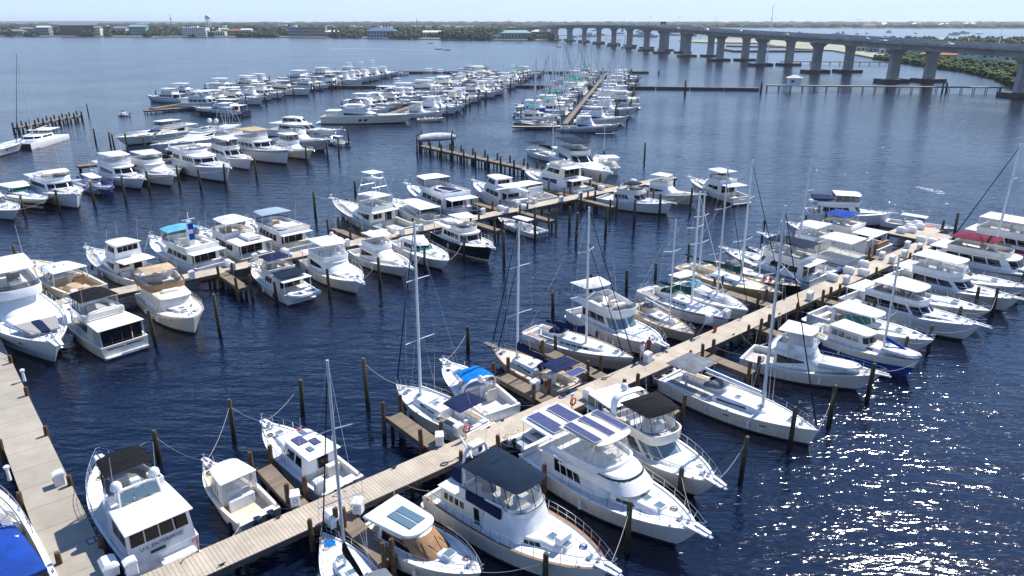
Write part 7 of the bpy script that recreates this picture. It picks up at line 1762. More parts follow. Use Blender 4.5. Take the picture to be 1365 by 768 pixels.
b = flyboat('motor_yacht', 'dark blue hulled long range yacht with stern flag and navy tender on top', 19.5, 5.4, fa=1.9, fb=2.8, hull='navyhull', stripe='white', sq=(.45, 1.0), cock=.14, ha=.18, hf=.66, hh=1.9, wins=[('S', .05, .95, .36, .80, .36, .80, 4)], bridge=(.16, .62, .86), bh=.7, topkind='hardtop', topm='white', topx=(.46, .64), topz=1.9, encl=.3, enclm='smoke', over=True)
b.dinghy('navy tender on the upper deck of the dark blue hulled yacht', b.X(.30), .3, b.zz + .2, .3, 3.8, 'navy')
mb = MB(); mb.tube([(b.X(0), 1.0, 2.0), (b.X(0) - .5, 1.0, 4.2)], .03, 4); b.part('flagstaff', mb, 'whitemast'); mb = MB()
rg = [[(b.X(0) - .5 - .16 * i + .0, 1.0 + .12 * math.sin(i * 1.1), 4.15 - 1.1 * j / 7 - .05 * i) for j in range(8)] for i in range(8)]
o_ = 0; mb.v = [p for r in rg for p in r]
for i in range(7):
    for j in range(7): mb.f.append((i * 8 + j, i * 8 + j + 1, i * 8 + j + 9, i * 8 + j + 8)); mb.m.append(2 if (i < 3 and j < 4) else (0 if j % 2 == 0 else 1))
b.part('flag', mb, ['red', 'white', 'royal'], smooth=False); b.place((542, 242), (640, 286), zb=2.8, zs=1.9)
b = flyboat('motor_yacht', 'white pilothouse yacht with glazed upper wheelhouse and wide white aft awning', 16.0, 5.0, fa=1.6, fb=2.5, boot='boot', cock=.16, ha=.2, hf=.68, wins=[('S', .08, .9, .36, .8, .36, .8, 3)], bridge=None, topkind=None, over=True, trunk=(.6, .88, .5), domes=0)
b.cabin(.34, .62, .64, .52, 1.0, 1.5, z0=b.zz, rf=.8, tum=.12, win=[('S', .08, .95, .35, .85, .35, .85, 3), ('F', .9, .35, .85, 3), ('A', -.7, .7, .35, .85, 3)], roof=(.3, .35, .12, .09), name='pilothouse'); b.top(b.X(.04), b.X(.26), 2.0, b.zz + .9, .05, 'wcanvas', .1, nose=0, name='awning', legs=[(b.X(.05), 1.9, 1.6, b.X(.05), 1.9)]); b.dinghy('covered white tender on the stern of the white pilothouse yacht', b.X(0) + .9, .4, 1.8, PI / 2, 3.2, 'wcanvas')
b.place((632, 238), (700, 272), zb=2.5, zs=1.5)
b = express('cruiser', 'white sports cruiser with arched dark side windows next to the three deck yacht', 15.0, 4.6, fa=1.4, fb=2.1, cock=.26, topk='hardtop', topm='white', topx=(.26, .50), arch=True, encl='smoke', hth=2.4)
b.cabin(.24, .66, .84, .6, 2.0, 1.5, z0=1.3, ra=.1, rf=2.2, tum=.25, win=[('S', .15, .95, .3, .8, .4, .55, 2)], name='saloon'); b.place((664, 238), (742, 266), zb=2.1, zs=1.3)
b = flyboat('motor_yacht', 'three deck white motor yacht with stepped dark windows, tallest boat on the middle pier', 19.0, 5.6, fa=1.8, fb=2.9, boot='blackhull', cock=.10, ha=.16, hf=.68, hh=1.9, wins=[('S', .3, .95, .34, .82, .40, .66, 2)], bridge=None, topkind=None, over=True, rake=1.6)
b.cabin(.20, .64, .80, .60, 1.6, 1.9, z0=b.zz, rf=1.8, tum=.14, win=[('S', .2, .95, .38, .84, .4, .8, 2), ('F', .9, .38, .82, 3), ('A', -.8, .8, .1, .85, 3)], roof=(1.2, .2, .06, .09), name='upper_saloon'); b.bridge(.26, .5, .6, .5, .8, b.zz + 2.05, .5); b.dome(b.X(.3), .5, b.zz + 2.8, .35); b.dome(b.X(.3), -.6, b.zz + 2.8, .3)
b.place((700, 222), (782, 252), zb=2.9, zs=1.7)
b = flyboat('motor_yacht', 'sleek white yacht with dark slash hull window behind the three deck yacht', 20.0, 5.5, fa=2.0, fb=3.0, cock=.1, ha=.14, hf=.60, hh=1.8, rf=3.0, wins=[('S', .2, .95, .3, .8, .4, .6, 2)], bridge=(.16, .46, .76), topkind='hardtop', topm='slate', topx=(.1, .44), topz=1.9, rake=2.4, full=2.0, trunk=(.55, .86, .3), hatches=0)
mb = MB()
for sg in (1, -1):
    pts = [b.hp(t, q) for t, q in ((.30, .66), (.32, .74), (.60, .72), (.80, .66), (.60, .64))]; mb.add([(x, sg * (y + .03), z) for x, y, z in pts], [(0, 1, 2, 3, 4)])
b.part('hull_window', mb, 'glass'); b.place((812, 229), (735, 200), zb=3.0, zs=1.8)
b = sailboat('sailboat', 'sailboat with green boom cover and white canopy seen end on beyond the sleek white yacht', 12.0, 3.9, 16.0, mx=.55, fa=1.2, fb=1.4, jib=None, boomcov='green', bimini='wcanvas', mastm='whitemast', mastr=.05, cockpit=.4, arch=True); b.place((796, 205), (835, 243), zb=1.5, zs=1.2)
b = sailboat('sailboat', 'sailboat whose thin mast and dark furled headsail stand behind the three deck yacht', 13.0, 4.0, 17.5, mx=.6, jib='black', jibd=.07, boomcov='black', bimini='slate', mastm='whitemast', mastr=.07); b.place((757, 212), (690, 192), zb=1.4, zs=1.1)
# covered boat on the lift in mid-water
x, y = at(582, 197); r = tag(empty('covered_boat', (x, y, 1.6), R(20)), 'boat wrapped in pale canvas on a lift at the end of the narrow catwalk', 'boat')
mb = MB(); rings = []
for k in range(9):
    f = k / 8; wd = 1.5 * math.sin(PI * min(1, .25 + f * .72)) ** .7; rings.append([(-4.5 + 9 * f, wd * math.cos(a), .5 + (1.25 * (1 if k not in (0, 8) else .5)) * max(0, math.sin(a)) ** .8 * (.6 + .4 * math.sin(f * 3)) ) for a in [PI * q / 10 for q in range(11)]])
mb.loft(rings, cap0=True, cap1=True); mb.build('boat_cover', 'wcanvas', r, ang=20); mb = MB(); mb.loft([[(-4.4 + 9 * k / 8, sg * 1.35 * math.sin(PI * min(1, .3 + k / 8 * .68)) * e, z) for sg, e, z in ((1, 1, .55), (1, .6, .0), (-1, .6, .0), (-1, 1, .55))] for k in range(9)], cap0=True, cap1=True); mb.build('hull', 'greyhull', r)
for dx in (-3.6, 3.6):
    for dy in (-2.2, 2.2): piling(x + dx, y + dy, 3.6, .2, 'pile', 'dark post of the lift holding the covered boat', 'posts of the boat lift')
# ===== left middle row, near side
rowD = [
 ('sail', None),
 (express('cruiser', 'white sports boat with green windscreen and dark hull band at the left edge', 15, 4.6, fa=1.5, fb=1.9, cock=.36, topk='hardtop', glass='glassgreen', encl='glassgreen', stripe='navyhull', sq=(.35, .60), arch=False, enclf='whitemast'), (60, 266), (-8, 243)),
 (express('cruiser', 'white bow poking in at the left edge below the green windscreen boat', 13, 4.2, fa=1.2, fb=1.9, cock=.4, topk='hardtop'), (22, 280), (-40, 262)),
 (flyboat('trawler', 'white trawler with tan rear awning and white exhaust mast, third boat from the left edge', 16, 5, fa=1.6, fb=2.6, hull='white', cock=.1, ha=.16, hf=.68, wins=[('S', .1, .95, .4, .8, .4, .8, 5)], bridge=(.3, .6, .76), topkind='hardtop', topm='white', topx=(.42, .6), topz=1.3, rake=.8, full=3), (102, 258), (35, 233)),
 (console('fishing_boat', 'blue hulled sport boat with white tee top and tower between the trawler and a cruiser', 13.5, 4.0, hull='bluehull', stripe='white', fa=1.0, fb=1.8), (147, 250), (95, 231)),
 (flyboat('cruiser', 'white flybridge cruiser with swept radar arch in the middle of the left row', 15.5, 4.8, fa=1.5, fb=2.2, wins=[('S', .2, .95, .25, .80, .35, .6, 1)], topkind='hardtop', topm='white', topz=1.7, encl=.3, arch=1.5), (190, 238), (122, 218)),
 (flyboat('cruiser', 'white sundeck cruiser with curved white hardtop right of the swept arch cruiser', 15, 4.8, fa=1.5, fb=2.3, wins=[('S', .3, .5, .4, .7, .4, .7, 1)], topkind='hardtop', topm='white', topz=1.5, fwin=None), (230, 233), (165, 214)),
 (flyboat('motor_yacht', 'large white raised pilothouse yacht with a row of square saloon windows in the left row', 20, 5.6, fa=1.9, fb=3.0, hh=1.9, wins=[('S', .05, .35, .45, .85, .45, .85, 3), ('S', .5, .98, .42, .85, .42, .85, 5)], fwin=('F', .95, .35, .85, 3), bridge=(.12, .46, .8), topkind=None, arch=1.4, full=2.8, rake=1.2), (304, 223), (212, 200)),
 (flyboat('motor_yacht', 'white yacht with black stripe and beige hardtop in the left row', 20, 5.6, fa=2.0, fb=3.1, stripe='boot', sq=(.86, .92), hh=1.9, wins=[('S', .02, .98, .4, .8, .4, .8, 6)], bridge=(.3, .56, .8), topkind='hardtop', topm='beige', topz=1.9, encl=.3, rake=1.0, full=3), (384, 200), (290, 186)),
 (sportfish('sportfishing_boat', 'grey hulled sportfishing boat with crossed outriggers at the right end of the left row', 17, 5.2, fa=1.3, fb=2.8, hull='greyhull', riggers=True, encl=None, top='hard'), (441, 186), (365, 184)),
]
rowD[1:]
for e in rowD[1:]:
    bt, bw_, st_ = e; bt.place(bw_, st_, zb=bt.fb, zs=bt.fa)
# far side of that row
b = flyboat('motor_yacht', 'sleek low white yacht pointing left, outermost on the far side of the left row', 24, 5.8, fa=1.9, fb=2.6, rf=4.0, hh=1.8, wins=[('S', .1, .95, .3, .8, .35, .6, 2)], fwin=('F', .95, .1, .8, 3), topkind='hardtop', topm='white', topx=(.26, .5), topz=1.6, bridge=(.2, .5, .72), rake=2.6, full=2.0, encl=.2, enclm='smoke'); b.place((154, 181), (262, 170), zb=2.6, zs=1.9)
b = flyboat('motor_yacht', 'white sport yacht with sweeping dark eyebrow windows pointing left beside the sleek low yacht', 24, 6.0, fa=1.9, fb=2.6, rf=4.0, hh=1.9, wins=[('S', .05, .45, .3, .8, .3, .85, 1), ('S', .52, .95, .3, .85, .35, .55, 1)], fwin=None, topkind=None, bridge=(.2, .45, .7), rake=2.4, full=2.0); b.dome(b.X(.25), 1.0, b.zz + 1.6, .55); b.dome(b.X(.25), -1.0, b.zz + 1.6, .55); b.place((205, 191), (310, 176), zb=2.6, zs=1.9)
b = sportfish('sportfishing_boat', 'tall sportfishing yacht with lattice tuna tower rising above the left row', 18, 5.4, fa=1.4, fb=2.8, tower=7.0, riggers=False); b.place((262, 196), (345, 180), zb=2.8, zs=1.4)
b = flyboat('motor_yacht', 'white enclosed bridge yacht with dark window bands at the left row end', 22, 5.6, fa=1.8, fb=2.8, rf=2.8, hh=1.9, wins=[('S', .02, .98, .35, .8, .35, .7, 2)], bridge=None, topkind=None, rake=2.2, full=2.0)
b.cabin(.24, .52, .66, .5, 1.2, 1.7, z0=b.zz, rf=1.6, win=[('S', .05, .95, .4, .85, .4, .8, 2), ('F', .9, .4, .8, 3)], name='pilothouse'); b.rigger(b.X(.25), 2.0, 4.2, l=9, lean=-.8, outw=.1); b.place((455, 171), (362, 170), zb=2.8, zs=1.8)
b = express('cruiser', 'small white boat with cover behind the grey sportfishing boat', 11, 3.6, cock=.4, topk='canvas', topm='wcanvas'); b.place((447, 178), (405, 177))
b = console('centre_console_boat', 'white boat on a low lift at the right tip of the left row', 9, 3, engine='engineblk'); b.place((432, 183), (462, 190), zb=1.3, zs=.9)
# left edge boats
b = flyboat('motor_yacht', 'sleek white yacht with dark slash windows cut by the left edge beside the catamaran', 22, 5.6, fa=1.9, fb=2.4, rf=3.5, wins=[('S', .1, .95, .3, .8, .35, .5, 1)], fwin=None, rake=2.2, full=2.0, topkind='hardtop', topm='white', topz=1.6, encl=.2, enclm='smoke'); b.place((29, 186), (-60, 205), zb=2.4, zs=1.9)
b = catamaran('catamaran', 'white sailing catamaran with dark boom cover and tall mast at far left', 14, 7.2, 21); b.place((20, 192), (76, 177), zb=1.4, zs=1.2)
b = console('skiff', 'tiny white motorboat drifting alone between the left dock and the outer yachts', 5.6, 2.1, motors=1, ttop=False, engine='engineblk', fa=.6, fb=.8); b.place((155, 151), (168, 152), zb=.8, zs=.6)

b = flyboat('motor_yacht', 'white yacht with dark bridge glass squeezed between two larger yachts of the left row', 19, 5.0, fa=1.7, fb=2.6, hh=1.9, rf=2.2, wins=[('S', .05, .95, .35, .82, .38, .7, 3)], topkind='hardtop', topm='white', encl=.3, enclm='smoke'); b.berth(52.4, -157, 1, 19)
b = express('cruiser', 'white cruiser with black canvas between the sundeck cruiser and the raised pilothouse yacht', 15, 4.2, topk='canvas', topm='black', cock=.42); b.berth(40.2, -157, 1, 17)
b = sportfish('sportfishing_boat', 'white sportfishing boat partly hidden behind the yacht with black stripe', 17, 5, fb=2.6, encl='smoke'); b.berth(66.0, -157, 1, 17)
# ===== far rows: built once per kind, then copied with their parts
def far(bt): bt.finish(); bt.root.location = (0, -500, -50); return bt.root
P = {}
P['sf'] = (far(sportfish('sportfishing_boat', '', 16, 5.0, fb=2.6, merge=True, encl='vinyl')), 'sportfishing boat', 'white sportfishing boat')
P['sft'] = (far(sportfish('sportfishing_boat', '', 17, 5.2, fb=2.7, merge=True, tower=5.5, riggers=True)), 'sportfishing boat', 'white sportfishing boat with a lattice tower')
P['sfn'] = (far(sportfish('sportfishing_boat', '', 16, 5.0, fb=2.6, merge=True, hull='navyhull', encl='smoke')), 'sportfishing boat', 'dark hulled sportfishing boat')
P['fb'] = (far(flyboat('motor_yacht', '', 16, 4.9, fa=1.5, fb=2.4, merge=True, topkind='hardtop', topm='white', encl=.3)), 'motor yacht', 'white flybridge yacht with white hardtop')
P['fbn'] = (far(flyboat('motor_yacht', '', 16, 4.9, fa=1.5, fb=2.4, merge=True, topkind='bimini', topm='navy')), 'motor yacht', 'white flybridge yacht with navy bimini')
P['my'] = (far(flyboat('motor_yacht', '', 21, 5.8, fa=1.9, fb=2.9, hh=1.9, rf=2.6, merge=True, topkind='hardtop', topm='white', wins=[('S', .1, .95, .3, .85, .35, .65, 1)])), 'motor yacht', 'large white motor yacht with dark saloon glass')
P['myd'] = (far(flyboat('motor_yacht', '', 21, 5.8, fa=1.9, fb=2.9, hh=1.9, hull='blackhull', merge=True, topkind='hardtop', topm='white', arch=1.4)), 'motor yacht', 'dark hulled motor yacht')
P['myg'] = (far(flyboat('motor_yacht', '', 18, 5.4, fa=1.7, fb=2.6, hull='greyhull', stripe='white', sq=(.5, .9), merge=True, topkind='hardtop', topm='white', arch=1.4)), 'motor yacht', 'grey hulled motor yacht')
P['ex'] = (far(express('cruiser', '', 13, 4.2, merge=True, topk='hardtop', topm='white')), 'cruiser', 'white hardtop cruiser')
P['exb'] = (far(express('cruiser', '', 12, 4.0, merge=True, topk='canvas', topm='black', stripe='navyhull', sq=(.3, .6))), 'cruiser', 'white cruiser with dark canvas top')
P['cc'] = (far(console('centre_console_boat', '', 10, 3.2, merge=True)), 'centre console boat', 'small white open boat')
P['sw'] = (far(sailboat('sailboat', '', 12, 3.8, 16.5, merge=True, jib='navy', boomcov='royal', bimini='royal', mastr=.15)), 'sailboat', 'white sailboat with blue canvas')
P['sb'] = (far(sailboat('sailboat', '', 13, 4.0, 18.5, merge=True, jib='black', boomcov='black', bimini='navy', hull='navyhull', mastr=.16, jibd=.1)), 'sailboat', 'dark hulled sailboat with navy canvas')
P['sg'] = (far(sailboat('sailboat', '', 11.5, 3.7, 15, merge=True, jib='whitemast', boomcov='wcanvas', bimini='grey', mastr=.15)), 'sailboat', 'white sailboat with grey canvas')
P['tr'] = (far(flyboat('trawler', '', 13, 4.5, fa=1.5, fb=2.3, hull='white', stripe='green', sq=(.8, .92), merge=True, rf=.6, nose=.9, topkind='bimini', topm='teal', full=3)), 'trawler', 'trawler with green canvas')
first_used = {k: False for k in P}
ORD = ['first', 'second', 'third', 'fourth', 'fifth', 'sixth', 'seventh', 'eighth', 'ninth', 'tenth', 'eleventh', 'twelfth', 'thirteenth', 'fourteenth', 'fifteenth', 'sixteenth', 'seventeenth', 'eighteenth', 'nineteenth', 'twentieth', 'twenty-first', 'twenty-second', 'twenty-third', 'twenty-fourth', 'twenty-fifth', 'twenty-sixth', 'twenty-seventh', 'twenty-eighth', 'twenty-ninth', 'thirtieth', 'thirty-first', 'thirty-second', 'thirty-third', 'thirty-fourth', 'thirty-fifth', 'thirty-sixth', 'thirty-seventh', 'thirty-eighth', 'thirty-ninth', 'fortieth']
def put(k, x, y, az, label, group, sc=1.0):
    o, cat, _ = P[k]
    if first_used[k]: o = copy_tree(o)
    first_used[k] = True
    o.location = (x, y, 0); o.rotation_euler = (0, 0, R(90 - az)); o.scale = (sc, sc, sc); tag(o, label, cat, group); return o
def row(x0, y0, x1, y1, side, kinds, where, group, step=6.4, seed=0, bow_out=.75, start=0, gap=.06, piles=True, wid=1.2):
    rn = random.Random(seed); d = Vector((x1 - x0, y1 - y0)); L = d.length; d.normalize(); n = Vector((d.y, -d.x)) * side
    az = math.degrees(math.atan2(n.x, n.y)); k = 0; s = start; i = 0
    while s < L - 2:
        kd = rn.choice(kinds); sz = {'my': 21, 'myd': 21, 'myg': 18, 'sf': 16, 'sft': 17, 'sfn': 16, 'fb': 16, 'fbn': 16, 'ex': 13, 'exb': 12, 'cc': 10, 'sw': 12, 'sb': 13, 'sg': 11.5, 'tr': 13}[kd]
        sc = rn.uniform(.80, 1.08)
        
        s += rn.uniform(0, .8)
        if rn.random() > gap and k < 40:
            c = Vector((x0, y0)) + d * s + n * (wid + .8 + sz * sc / 2); out = rn.random() < bow_out
            put(kd, c.x, c.y, az + (0 if out else 180) + rn.uniform(-2.5, 2.5), f'{P[kd][2]}, {ORD[k]} from near end, {where[0]}', group, sc); k += 1
        if piles:
            c = Vector((x0, y0)) + d * (s + step / 2) + n * (wid + sz * .95); farpile(c.x, c.y, 3.4 + rn.uniform(-.4, .5))
        s += step * (1.12 if sz > 17 else (1 if sz > 12.5 else .84))
GE = 'yachts moored along the outermost pier'; GF = 'boats packed along the crowded centre row'; GG = 'boats along the row with many masts'
row(-110, 242, -73, 400, 1, ['my', 'fb', 'sf', 'sft', 'sfn', 'fb', 'fbn', 'myg'], ('outer row right side', 'E'), GE, 6.4, 11, .97, start=3, gap=.02)
row(-112, 262, -75, 400, -1, ['my', 'fb', 'sft', 'myg'], ('outer row left side', 'E'), GE, 11, 12, .5, gap=.3)
row(-37, 216, -2, 392, 1, ['sf', 'fb', 'sf', 'ex', 'fb', 'fbn', 'sft', 'myg', 'exb', 'tr', 'sfn'], ('centre row right side', 'F'), GF, 5.3, 21, .95, start=6, gap=.02)
row(-38, 216, -3, 392, -1, ['sf', 'fb', 'fbn', 'my', 'sft', 'exb', 'myg', 'tr'], ('centre row left side', 'F'), GF, 5.3, 22, .4, start=8, gap=.02)
row(15, 206, 50, 400, 1, ['sf', 'fb', 'ex', 'sw', 'fb', 'sg', 'exb', 'sb'], ('mast row right side', 'G'), GG, 4.9, 31, .6, gap=.05, start=2)
row(14, 203, 49, 400, -1, ['sw', 'tr', 'sb', 'fb', 'sg', 'sw', 'fbn', 'sb', 'sg'], ('mast row left side', 'G'), GG, 4.8, 34, .5, gap=.03)
o = FARP.build('distant_pilings', 'pile', smooth=False); tag(o, 'many thin dark mooring pilings among the far boat rows', 'pilings', kind='stuff')
# picked out by hand at the ends of these rows
def putpx(k, bow, stern, label, zb=2.4, zs=1.8, sc=1.0):
    A = at(*bow, zb); S_ = at(*stern, zs); put(k, (A[0] + S_[0]) / 2, (A[1] + S_[1]) / 2, math.degrees(math.atan2(A[0] - S_[0], A[1] - S_[1])), label, None, sc)
b = flyboat('motor_yacht', 'long white superyacht with square hull windows lying broadside by the crowded centre row', 25.5, 6.2, fa=2.2, fb=2.9, rf=5.0, hh=1.8, rake=2.6, full=2.1, wins=[('S', .15, .95, .3, .75, .40, .45, 1)], fwin=('F', .95, .1, .5, 3), bridge=(.24, .52, .7), topkind='hardtop', topm='white', topx=(.25, .44), topz=1.6, swim=1.6, trunk=(.55, .88, .4), hatches=0)
for t in (.43, .49):
    mb = MB()
    for sg in (1, -1):
        pts = [b.hp(q, k_) for q, k_ in ((t, .36), (t, .66), (t + .035, .66), (t + .035, .36))]; mb.add([(x, sg * (y + .04), z) for x, y, z in pts], [(0, 1, 2, 3)])
    b.part('hull_window', mb, 'glass')
b.place((552, 150), (441, 152), zb=2.9, zs=2.0, mode='mid', az=90)
b = flyboat('motor_yacht', 'dark hulled yacht with white superstructure at the near end of the outermost row', 22, 5.8, fa=2.0, fb=2.8, hull='navyhull', stripe='offwhite', sq=(.55, 1.0), hh=1.9, rf=2.4, wins=[('S', .02, .98, .3, .75, .35, .7, 2)], topkind='hardtop', topm='white', topx=(.2, .5), encl=.3, enclm='smoke', rake=2.2, full=2.2)
b.place((258, 140), (328, 146), zb=2.8, zs=2.0, mode='mid')
b = console('motorboat', 'low white motorboat lying alongside the bows of the centre row near the superyacht', 11, 3.2, motors=1, ttop=False, hull='offwhite'); b.place((592, 156), (556, 157), zb=1.2, zs=1)
b = express('cruiser', 'low dark striped sports boat at the near left corner of the mast row', 12.5, 3.8, stripe='navyhull', sq=(.2, .85), topk='canvas', topm='navy', cock=.5, arch=True); b.place((695, 162), (738, 164), zb=1.6, zs=1.2)
b = sportfish('sportfishing_boat', 'grey sided sportfishing boat at the near right corner of the mast row', 17.5, 5.0, fb=2.6, hull='greyhull', stripe='white', sq=(.7, .98), cover='wcanvas', topz=1.8); b.place((826, 163), (748, 168), zb=2.6, zs=1.2)
b = catamaran('motor_yacht', 'tall white multi deck boat at the far end of the outermost row', 20, 8, 0); b.place((540, 96), (498, 99), zb=1.4, zs=1.2)
# a few boats under way or at anchor on the wide water
GS = 'tiny powerboats on the wide river'
for i, (px, py, az, lb) in enumerate([(585, 66, 60, 'tiny boat crossing the wide river far beyond the centre row'), (596, 67, 80, 'tiny powerboat right beside another far beyond the centre row'), (744, 63, -90, 'tiny boat with a white wake near the bridge'), (574, 58, 90, 'tiny speedboat close to the far shore at centre'), (693, 57.5, 90, 'tiny boat close to the aqua pavilion')]):
    x, y = at(px, py); put('cc', x, y, az, lb, GS, .75)
x, y = at(177, 50); put('sw', x, y, 100, 'small white sailboat moored in front of the turquoise house', GS, 1.0)
for i in range(7):
    x, y = at(1000 + i * 9, 51.5 + (i % 3) * .8) if False else at(205 + i * 3.5, 50.3); put('cc' if i % 2 else 'ex', x, y, 20 * i, 'white boat moored at the far shore beside the turquoise house', 'boats moored at the turquoise house', 1.0)
GM = 'boats moored in the bay behind the bridge'
rn = random.Random(77)
for i in range(26):
    px = rn.uniform(758, 935); py = rn.uniform(40.5, 50.5); x, y = at(px, py); put(rn.choice(['fb', 'ex', 'sg', 'my']), x, y, rn.uniform(0, 360), 'white boat moored in the hazy bay seen between the bridge piers', GM, 1.5)
for i in range(10):
    px = rn.uniform(1040, 1340); py = rn.uniform(43.5, 47); x, y = at(px, py); put(rn.choice(['fb', 'ex', 'my']), x, y, rn.uniform(0, 360), 'white boat moored in the pale bay above the bridge deck', 'boats moored above the bridge deck line', 1.2)
for k in P:
    if not first_used[k]:
        for ch in list(P[k][0].children): bpy.data.objects.remove(ch)
        bpy.data.objects.remove(P[k][0])

# ------------------------------------------------------------------ mooring lines
def line(a, b_, sag, label, m='rope', r=.012):
    A = Vector(a); B_ = Vector(b_); pts = []
    for i in range(9):
        t = i / 8; p = A.lerp(B_, t); p.z -= sag * 4 * t * (1 - t); pts.append(p)
    mb = MB(); mb.tube(pts, r, 4); o = mb.build('mooring_line', m); tag(o, ' '.join(label.split()[:16]), 'rope', 'mooring lines'); return o
def ppt(px, py, z): return (*at(px, py, z), z)
# stand every piling clear of the hulls
for o in list(SC.objects):
    if not o.name.startswith('piling') or o.type != 'MESH': continue
    for _ in range(2):
        for (bt, bow, st) in BOATS:
            r_ = bt.root; dx, dy = o.location.x - r_.location.x, o.location.y - r_.location.y
            if abs(dx) + abs(dy) > 22: continue
            c, s_ = math.cos(r_.rotation_euler.z), math.sin(r_.rotation_euler.z); lx = (dx * c + dy * s_); ly = -dx * s_ + dy * c
            t = lx / (bt.L * r_.scale[0]) + .5
            if not -.08 < t < 1.03: continue
            hw_ = bt.B / 2 * r_.scale[1] * (max(.25, bt.half(min(.97, max(0, t)))) if t <= 1 else .2) + .30
            if abs(ly) < hw_:
                sg = 1 if ly >= 0 else -1; ly = sg * hw_
                o.location.x = r_.location.x + lx * c - ly * s_; o.location.y = r_.location.y + lx * s_ + ly * c
PTS = [(o.location.x, o.location.y, max(v.co.z for v in o.data.vertices)) for o in SC.objects if o.name.startswith('piling') and o.get('group', '').startswith('tall')]
nl = 0
for (bt, bow, st) in BOATS:
    if bow[1] > 150: continue
    words_ = bt.root['label'].split()[:8]
    while words_[-1] in ('a', 'the', 'with', 'and', 'on', 'its', 'of', 'in', 'by', 'at', 'to', 'from', 'beside', 'dark', 'white', 'navy', 'behind', 'between', 'two', 'three', 'cream'): words_.pop()
    nm = ' '.join(words_)
    near_ = sorted((math.hypot(x - bow[0], y - bow[1]), x, y, h) for x, y, h in PTS)[:2]
    for k, (d, x, y, h) in enumerate(near_):
        if .8 < d < 6.5: line((x, y, h - .5), (bow[0], bow[1], bow[2] + .05), .08 * d, f"{'tight' if k == 0 else 'longer'} mooring rope from bow piling to {nm}")
    # stern line to the nearest dock edge
    for nn in (-34.0, -32.1, -79.9, -77.9):
        s_ = st[0] * GU[0] + st[1] * GU[1]; n_ = st[0] * GU[1] - st[1] * GU[0]
        if abs(n_ - nn) < 3.2 and 5 < s_ < 100:
            for e in (-1.6, 1.6):
                x, y = grid(s_ + e * 1.3, nn); line((x, y, 1.32), (st[0] + GU[0] * e * .6, st[1] + GU[1] * e * .6, st[2]), .12, f"{'left' if e < 0 else 'right'} stern rope to pier of {nm}")
            break
# ------------------------------------------------------------------ two people on the pier
def person(x, y, rz, shirt, legs, label, skin=(.35, .2, .13), pose=0):
    V_ = [(0, 0, .92), (0, 0, 1.15), (0, 0, 1.38), (0, 0, 1.52), (0, .01, 1.66), (-.19, 0, 1.40), (-.24, .03, 1.13), (-.22, .17, .96), (.19, 0, 1.40), (.25, .02, 1.12), (.24, .12 + .1 * pose, .90 + .15 * pose), (-.10, 0, .86), (-.12, .03, .47), (-.12, -.02, .07), (-.12, .13, .03), (.10, 0, .86), (.13, -.01 + .06 * pose, .47), (.14, -.06, .07), (.14, .09, .03)]
    E_ = [(0, 1), (1, 2), (2, 3), (3, 4), (2, 5), (5, 6), (6, 7), (2, 8), (8, 9), (9, 10), (0, 11), (11, 12), (12, 13), (13, 14), (0, 15), (15, 16), (16, 17), (17, 18)]
    rad = [.15, .14, .16, .055, .095, .065, .042, .032, .065, .042, .032, .095, .06, .042, .04, .095, .06, .042, .04]
    me = bpy.data.meshes.new('person'); me.from_pydata(V_, E_, []); o = bpy.data.objects.new('person', me); COL.objects.link(o)
    md = o.modifiers.new('Skin', 'SKIN'); sv = me.skin_vertices[0].data
    for i, r in enumerate(rad): sv[i].radius = (r, r * (.75 if i in (0, 1, 2) else 1))
    sv[0].use_root = True; o.modifiers.new('Sub', 'SUBSURF').levels = 1
    dg = bpy.context.evaluated_depsgraph_get(); m2 = bpy.data.meshes.new_from_object(o.evaluated_get(dg)); o.modifiers.clear(); o.data = m2
    sk = mat('skin', skin, .6); m2.materials.clear(); m2.materials.append(sk); m2.materials.append(M[shirt]); m2.materials.append(M[legs]); m2.materials.append(M['darkpipe'])
    for p in m2.polygons:
        c = p.center; p.material_index = 0
        if 1.0 < c.z < 1.5 and not (abs(c.x) > .2 and c.z < 1.2): p.material_index = 1
        elif .42 < c.z <= 1.0 and abs(c.x) < .21: p.material_index = 2
        elif c.z < .1: p.material_index = 3
    m2.shade_smooth()
    mb = MB(); mb.ball(0, -.01, 1.70, .105, .11, 10, 6); h = mb.build('hair', 'teak', o); 
    o.location = (x, y, 1.302); o.rotation_euler = (0, 0, rz); tag(o, label, 'person'); return o
x, y = at(855, 482, 1.3); x2, y2 = at(864, 476, 1.3)
M['shirtwhite'] = mat('shirt_white', (.72, .72, .72), .8); M['shirtred'] = mat('shirt_dark_red', (.25, .02, .03), .8); M['shorts'] = mat('shorts_pale', (.45, .43, .40), .9)
person(x, y, .6, 'shirtwhite', 'shorts', 'person in a white shirt standing on the pier, facing the other person')
person(x2, y2, 2.4, 'shirtred', 'darkpipe', 'person in a dark red shirt standing on the pier beside the white box', pose=1)
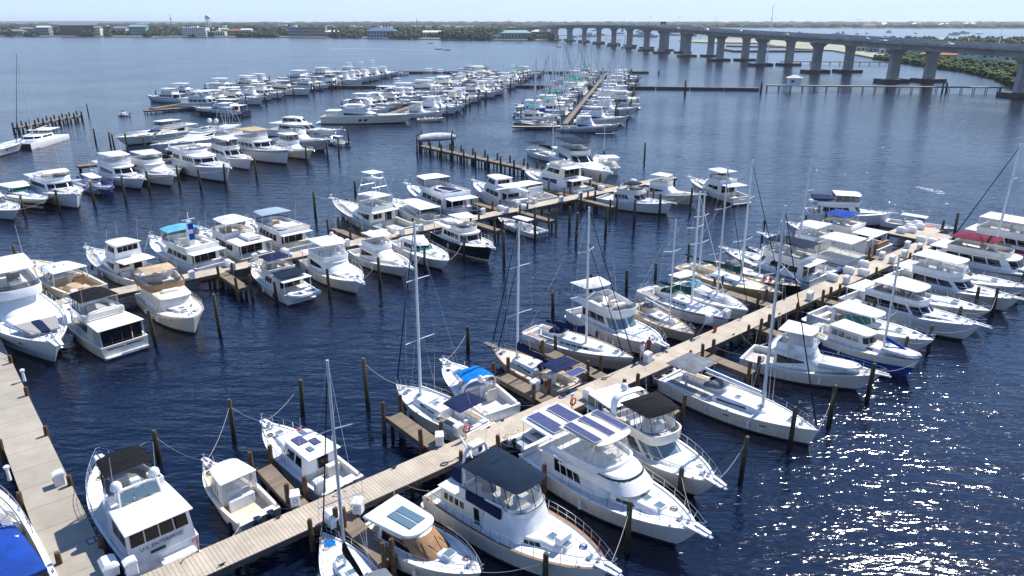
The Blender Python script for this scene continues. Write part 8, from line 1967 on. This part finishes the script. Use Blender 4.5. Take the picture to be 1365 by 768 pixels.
x, y = at(869, 480, 1.3); mb = MB(); mb.box(-.22, .22, -.15, .15, 0, .25, bev=.06); mb.tube([(-.15, 0, .25), (-.08, 0, .38), (.08, 0, .38), (.15, 0, .25)], .015, 4); o = mb.build('bag', 'wcanvas'); o.location = (x, y, 1.302); tag(o, 'small white bag on the pier at the feet of the two people', 'bag')

# ------------------------------------------------------------------ wakes on the water
M['foam'] = mat('foam', (.55, .60, .66), .6, var=.4, scale=.5)
def wake(pts, w0, w1, label):
    mb = MB(); P_ = [at(*p) for p in pts]; rg = []
    for i, (x, y) in enumerate(P_): 
        t = i / (len(P_) - 1); wd = w0 + (w1 - w0) * t; rg.append([(x, y - wd, .006), (x, y + wd, .006)])
    mb.loft(rg, close=False); o = mb.build('wake_foam', 'foam', None, smooth=False); tag(o, label, 'wake', kind='stuff')
wake([(744, 63.3), (720, 62.6), (690, 62.2), (660, 62)], 1.5, .6, 'white wake trailing the tiny boat near the bridge')
wake([(596, 68), (560, 66.6), (520, 65.6), (480, 65), (440, 64.8)], .5, 1.6, 'long pale wake line across the wide river')
rw = random.Random(9); mb = MB()
for i in range(70):
    t = rw.random(); px = 1222 + 34 * t + rw.uniform(-3, 3); py = 249 + 8 * t + rw.uniform(-1.3, 1.3); x, y = at(px, py); a, c = rw.uniform(.1, .5), rw.uniform(.08, .25)
    mb.add([(x - a, y, .006), (x, y - c, .006), (x + a, y, .006), (x, y + c, .006)], [(0, 1, 2, 3)])
o = mb.build('foam_patch', 'foam', smooth=False); tag(o, 'patch of white foam on the open water right of centre', 'foam', kind='stuff')

# ------------------------------------------------------------------ haze
def haze(density):
    m = bpy.data.materials.new('haze_air'); m.use_nodes = True; nt = m.node_tree; nt.nodes.clear()
    out = nt.nodes.new('ShaderNodeOutputMaterial'); v = nt.nodes.new('ShaderNodeVolumePrincipled'); v.inputs['Color'].default_value = (.80, .88, 1, 1); v.inputs['Density'].default_value = density; v.inputs['Anisotropy'].default_value = .2
    nt.links.new(v.outputs['Volume'], out.inputs['Volume'])
    mb = MB(); mb.box(-14500, 14500, -320, 14500, -2, 62); o = mb.build('haze', [m], None, smooth=False); tag(o, kind='stuff', label='thin blue haze over the river and far shore', cat='haze')
HAZE = 0.75e-4
if HAZE: haze(HAZE)
